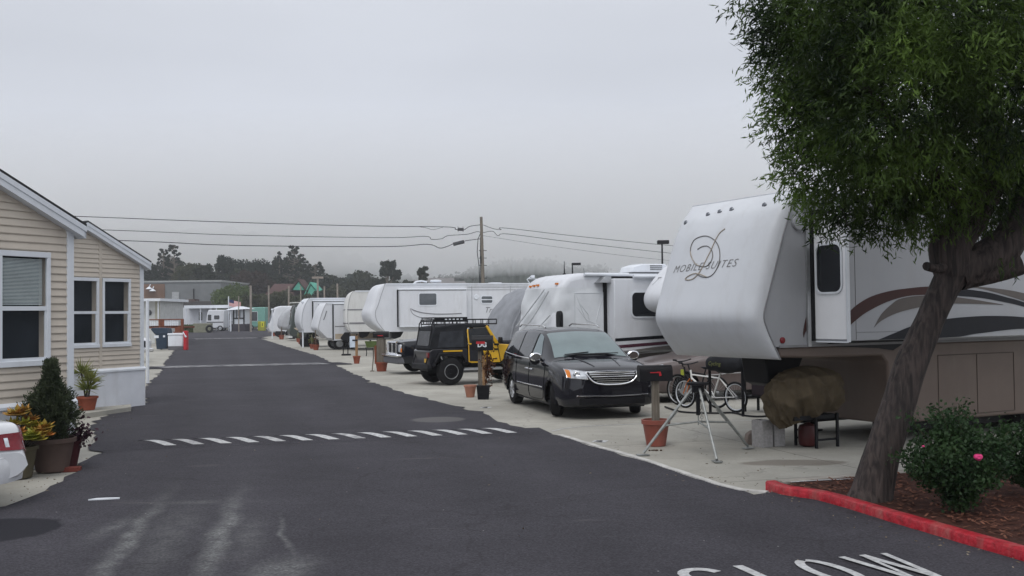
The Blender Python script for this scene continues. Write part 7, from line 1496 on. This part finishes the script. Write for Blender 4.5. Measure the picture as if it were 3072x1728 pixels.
mb = MB(); mb.grid(lambda a, b_: (.1+a*1.9, .15*math.sin(a*6), -.4*a*1.2-b_*1.05+0.0), 12, 4); o = mb.build('flag', FM, fl); o.location = (0,0,zf-.5); mb = MB(); mb.grid(lambda a, b_: (.1+a*.75, .15*math.sin(a*2.4)-.01, -.4*a*.47-b_*.5), 5, 3); o = mb.build('flag_canton', M('navy_cloth', (0.02,0.03,0.10), .8), fl); o.location = (0,0,zf-.5)
yb = farthing('yellow_bin', 'olive yellow waste bin with a bright sign, at the far end of the road', 'bin', 784, 160); mb = MB(); mb.box(-11*160/F,9*160/F,0,1.0,0,at(784,964,160).z); mb.build('body', M('olive_yellow', (0.33,0.33,0.05), .6, noise=.2), yb, bevel=.06); mb = MB(); mb.box(-.05,.42,-.04,-.01,.55,1.45); mb.build('sign', M('bright_yellow', (0.60,0.58,0.03), .5), yb); mb = MB(); mb.box(.10,.22,-.05,-.045,.75,1.2); mb.build('sign_mark', BLK, yb)
hd = farthing('hedge', 'low olive hedge around a pale timber box at the far left road edge', 'hedge', 575, 150); n = 2500; q = rng.uniform(-1,1,(n,3))*np.array([2.6,.8,.55])+np.array([-.6,0,.6]); v, f = leaf_quads(q, rng.normal(size=q.shape), .3, .15, .1); fast_mesh('foliage', v, f, leafmat(*LG), hd); mb = MB(); mb.tube([(-1,0,0),(-1,0,.8)], .08, 6); mb.tube([(.6,0,0),(.6,0,.8)], .08, 6); mb.build('stem', WOOD, hd)
wbx = farthing('timber_planter', 'pale olive timber planter box beside the far hedge, dark wheel behind it', 'planter', 600, 148); mb = MB(); mb.box(-1.0,1.5,0,1.2,0,1.35); mb.build('box', M('olive_timber', (0.20,0.20,0.15), .9, noise=.2), wbx, bevel=.03)
for p_, u in (('front',1),):
    pass
wp = farthing('spare_tyre', 'dark brown tyre leaning at the end of the timber planter', 'tyre', 628, 147); mb = MB(); mb.torus((0,0,.55), .42, .16, 'y', 20, 8); mb.build('tyre', RUB, wp)
# ------------------------------------------------------------------ left side, mid distance
st = farthing('small_house', 'small cream cottage with a flat white eave behind the wooden deck', 'house', 432, 84, 0, 0); s_ = 84/F; Z = lambda v_: at(450, v_, 84).z
mb = MB(); mb.box(-60*s_,47*s_,0,6,0,Z(902)); mb.build('wall', M('cream_wall', (0.50,0.51,0.50), .7, dirt=.2), st); mb = MB(); mb.box(34*s_,48*s_,-.06,.0,0,Z(902)); mb.build('cream_panel', M('khaki_panel', (0.36,0.35,0.29), .7), st); mb = MB(); mb.box(-62*s_,60*s_,-.9,6.4,Z(904),Z(896)); mb.build('roof', WTRIM, st)
mb = MB(); mb.lathe([(.24,-.0),(.24,-.05),(.001,-.05)], (15*s_,-.0,Z(938)), 20, 'y', caps=False); mb.build('round_window', DGLASS, st); mb = MB(); mb.box(47*s_,49.5*s_,-.5,-.35,0,Z(902)); mb.build('porch_post', WTRIM, st)
mcl = motorhome('motorhome', 'white motorhome with wraparound dark windscreen parked behind the wooden deck', (at(546,960,92).x, 92.0), -69, T=at(510,914,92).z, W=2.4, L=7, nose=[(.3,.5),(0,.6),(-.05,1.2),(.02,1.5),(.45,2.7),(.7,3.05),(1.3,at(510,914,92).z)], wins=((1.0,2.3,1.7,2.75,2.4,dict(out=1,r=.05)),(2.5,3.0,1.7,2.75,2.4,dict(out=1,r=.05))))
dk = farthing('wooden_deck', 'raised red-brown wooden deck with a white-spindled railing', 'deck', 447, 78); s_ = 78/F; Z = lambda v_: at(500, v_, 78).z; DKW = M('red_deck_wood', (0.17,0.06,0.035), .8, noise=.25, scale=5)
mb = MB(); mb.box(0,100*s_,0,3,Z(985),Z(980)); mb.box(0,96*s_,-.03,.03,Z(983),Z(977)); mb.build('floor', DKW, dk); mb = MB(); mb.box(0,100*s_,-.08,.08,Z(960),Z(957)); 
for u in (33,100): mb.box(u*s_-.09,u*s_+.09,-.1,.1,0,Z(957))
mb.box(34*s_,46*s_,-.05,.0,Z(980),Z(960)); mb.box(78*s_,98*s_,-.05,0,Z(996),Z(982)); mb.build('railing', DKW, dk); mb = MB()
for k in list(range(1,7))+list(range(9,17)): mb.box((k*5.4)*s_-.05,(k*5.4)*s_+.05,-.03,.03,Z(981),Z(960))
mb.build('spindle', WTRIM, dk); mb = MB()
for k in range(4): mb.box(78*s_+k*.0,100*s_,-.4-k*.3,-.1-k*.3,0,Z(985)-.25*(k+1))
mb.build('step', DKW, dk)
bn = farthing('wheeled_bin', 'dark blue wheeled bin with a white label, beside the white chest', 'bin', 478, 66.5); s_ = 66.5/F; Z = lambda v_: at(478, v_, 66.5).z; BB = M('navy_plastic', (0.018,0.035,0.06), .5, noise=.15)
mb = MB(); mb.add([(-9*s_,0,.05),(21*s_,0,.05),(21*s_,.7,.05),(-9*s_,.7,.05),(-12*s_,-.05,Z(1000)),(25*s_,-.05,Z(1000)),(25*s_,.8,Z(1000)),(-12*s_,.8,Z(1000))], [(3,2,1,0),(4,5,6,7),(0,1,5,4),(1,2,6,5),(2,3,7,6),(3,0,4,7)]); mb.build('body', BB, bn, bevel=.03)
mb = MB(); mb.prism([(-25*s_,Z(988)),(-20*s_,Z(983)),(24*s_,Z(984)),(27*s_,Z(1002)),(-14*s_,Z(1002))], -.08, .82, 'y'); mb.build('lid', BB, bn, bevel=.03); mb = MB(); mb.box(-14*s_,-1*s_,-.09,-.07,Z(1014),Z(1006)); mb.build('sticker', WTRIM, bn); mb = MB(); mb.box(12*s_,18*s_,-.07,-.055,Z(1012),Z(1006)); mb.build('sticker', WTRIM, bn); 
for x in (-6*s_,18*s_): wheel(bn, x, .75, .13, .08)
wcn = farthing('white_chest', 'low white storage chest with a grey base between the blue bin and the red post', 'chest', 503, 66.0); mb = MB(); mb.box(0,45*s_,0,1.0,.22,Z(1006)); mb.build('body', WTRIM, wcn, bevel=.05); mb = MB(); mb.box(-.02,46*s_,-.03,1.05,Z(1006)+.0,Z(1000)); mb.build('lid', WTRIM, wcn, bevel=.03); mb = MB(); mb.box(.02,45*s_,.02,1,0,.22); mb.build('base', M('dusty_grey', (0.12,0.12,0.13), .6), wcn)
rp_ = farthing('red_post', 'stout red post with a white hook, at the road edge beside the white chest', 'post', 555, 65.5); mb = MB(); mb.box(-5.5*s_,4.5*s_,0,.4,0,Z(993)); mb.build('shaft', RED, rp_, bevel=.03); mb = MB(); mb.tube([(-.12,-.03,Z(996)),(.0,-.05,Z(1006)),(.06,-.06,Z(1009))], .035, 6); mb.lathe([(.001,-.06),(.07,-.03),(.07,.03),(.001,.06)], (.06,-.06,Z(1010)), 10); mb.build('hook', WTRIM, rp_)
# white pickup tail beside the second home
pk = thing('white_pickup', 'white pickup with chrome bumper and dark tyre, mostly hidden behind the second park home corner', 'pickup truck', (gp(466,1090).x-1.65, gp(466,1090).y, 0), rot(118))
mb = MB(); mb.prism([(-5.0,.5),(-5.0,1.15),(-3.4,1.2),(-3.0,1.75),(-1.6,1.78),(-1.1,1.2),(-.1,1.12),(0,1.0),(0,.5)], 0, 1.9, 'y'); mb.build('body', WP, pk, bevel=.08); mb = MB(); mb.prism([(-2.9,1.22),(-2.7,1.68),(-1.7,1.70),(-1.3,1.22)], -.01,1.91,'y'); mb.build('side_window', DGLASS, pk)
mb = MB(); mb.box(-.02,.14,.0,1.9,.46,.66); mb.build('bumper', CHR, pk, bevel=.05); mb = MB(); mb.box(.0,.03,.4,1.5,.7,1.0); mb.build('grille', BLK, pk)
for y in (.05,1.55): mb = MB(); mb.box(-.02,.035,y,y+.3,.75,1.0); mb.build('headlight', HL, pk)
for x in (-.9,-4.1):
    for y in (.1,1.8): wheel(pk, x, y, .38, .25, side=-1 if y < 1 else 1)
# ------------------------------------------------------------------ air
def volbox(name, x0, x1, y0, y1, z0, z1, dens, col, label, cat='haze', aniso=0.0):
    mb = MB(); mb.box(x0,x1,y0,y1,z0,z1); m = bpy.data.materials.new(name); m.use_nodes = True; N = m.node_tree.nodes; N.remove(N['Principled BSDF']); v = N.new('ShaderNodeVolumePrincipled'); v.inputs['Density'].default_value = dens; v.inputs['Color'].default_value = (*col, 1); v.inputs['Anisotropy'].default_value = .55
    m.node_tree.links.new(v.outputs[0], N['Material Output'].inputs['Volume']); o = mb.build(name, m, flat=True); tag(o, label, cat, kind='stuff'); return o
if HAZE: volbox('haze', -700, 700, -40, 900, -1.5, 66, .00055, (.94,.97,1.0), 'thin grey sea mist filling the air')
if HAZE2: volbox('low_cloud', -690, 690, 300, 890, 19, 65, .011, (1.0,1.0,1.0), 'low cloud hiding the tops of the far hills', 'cloud')
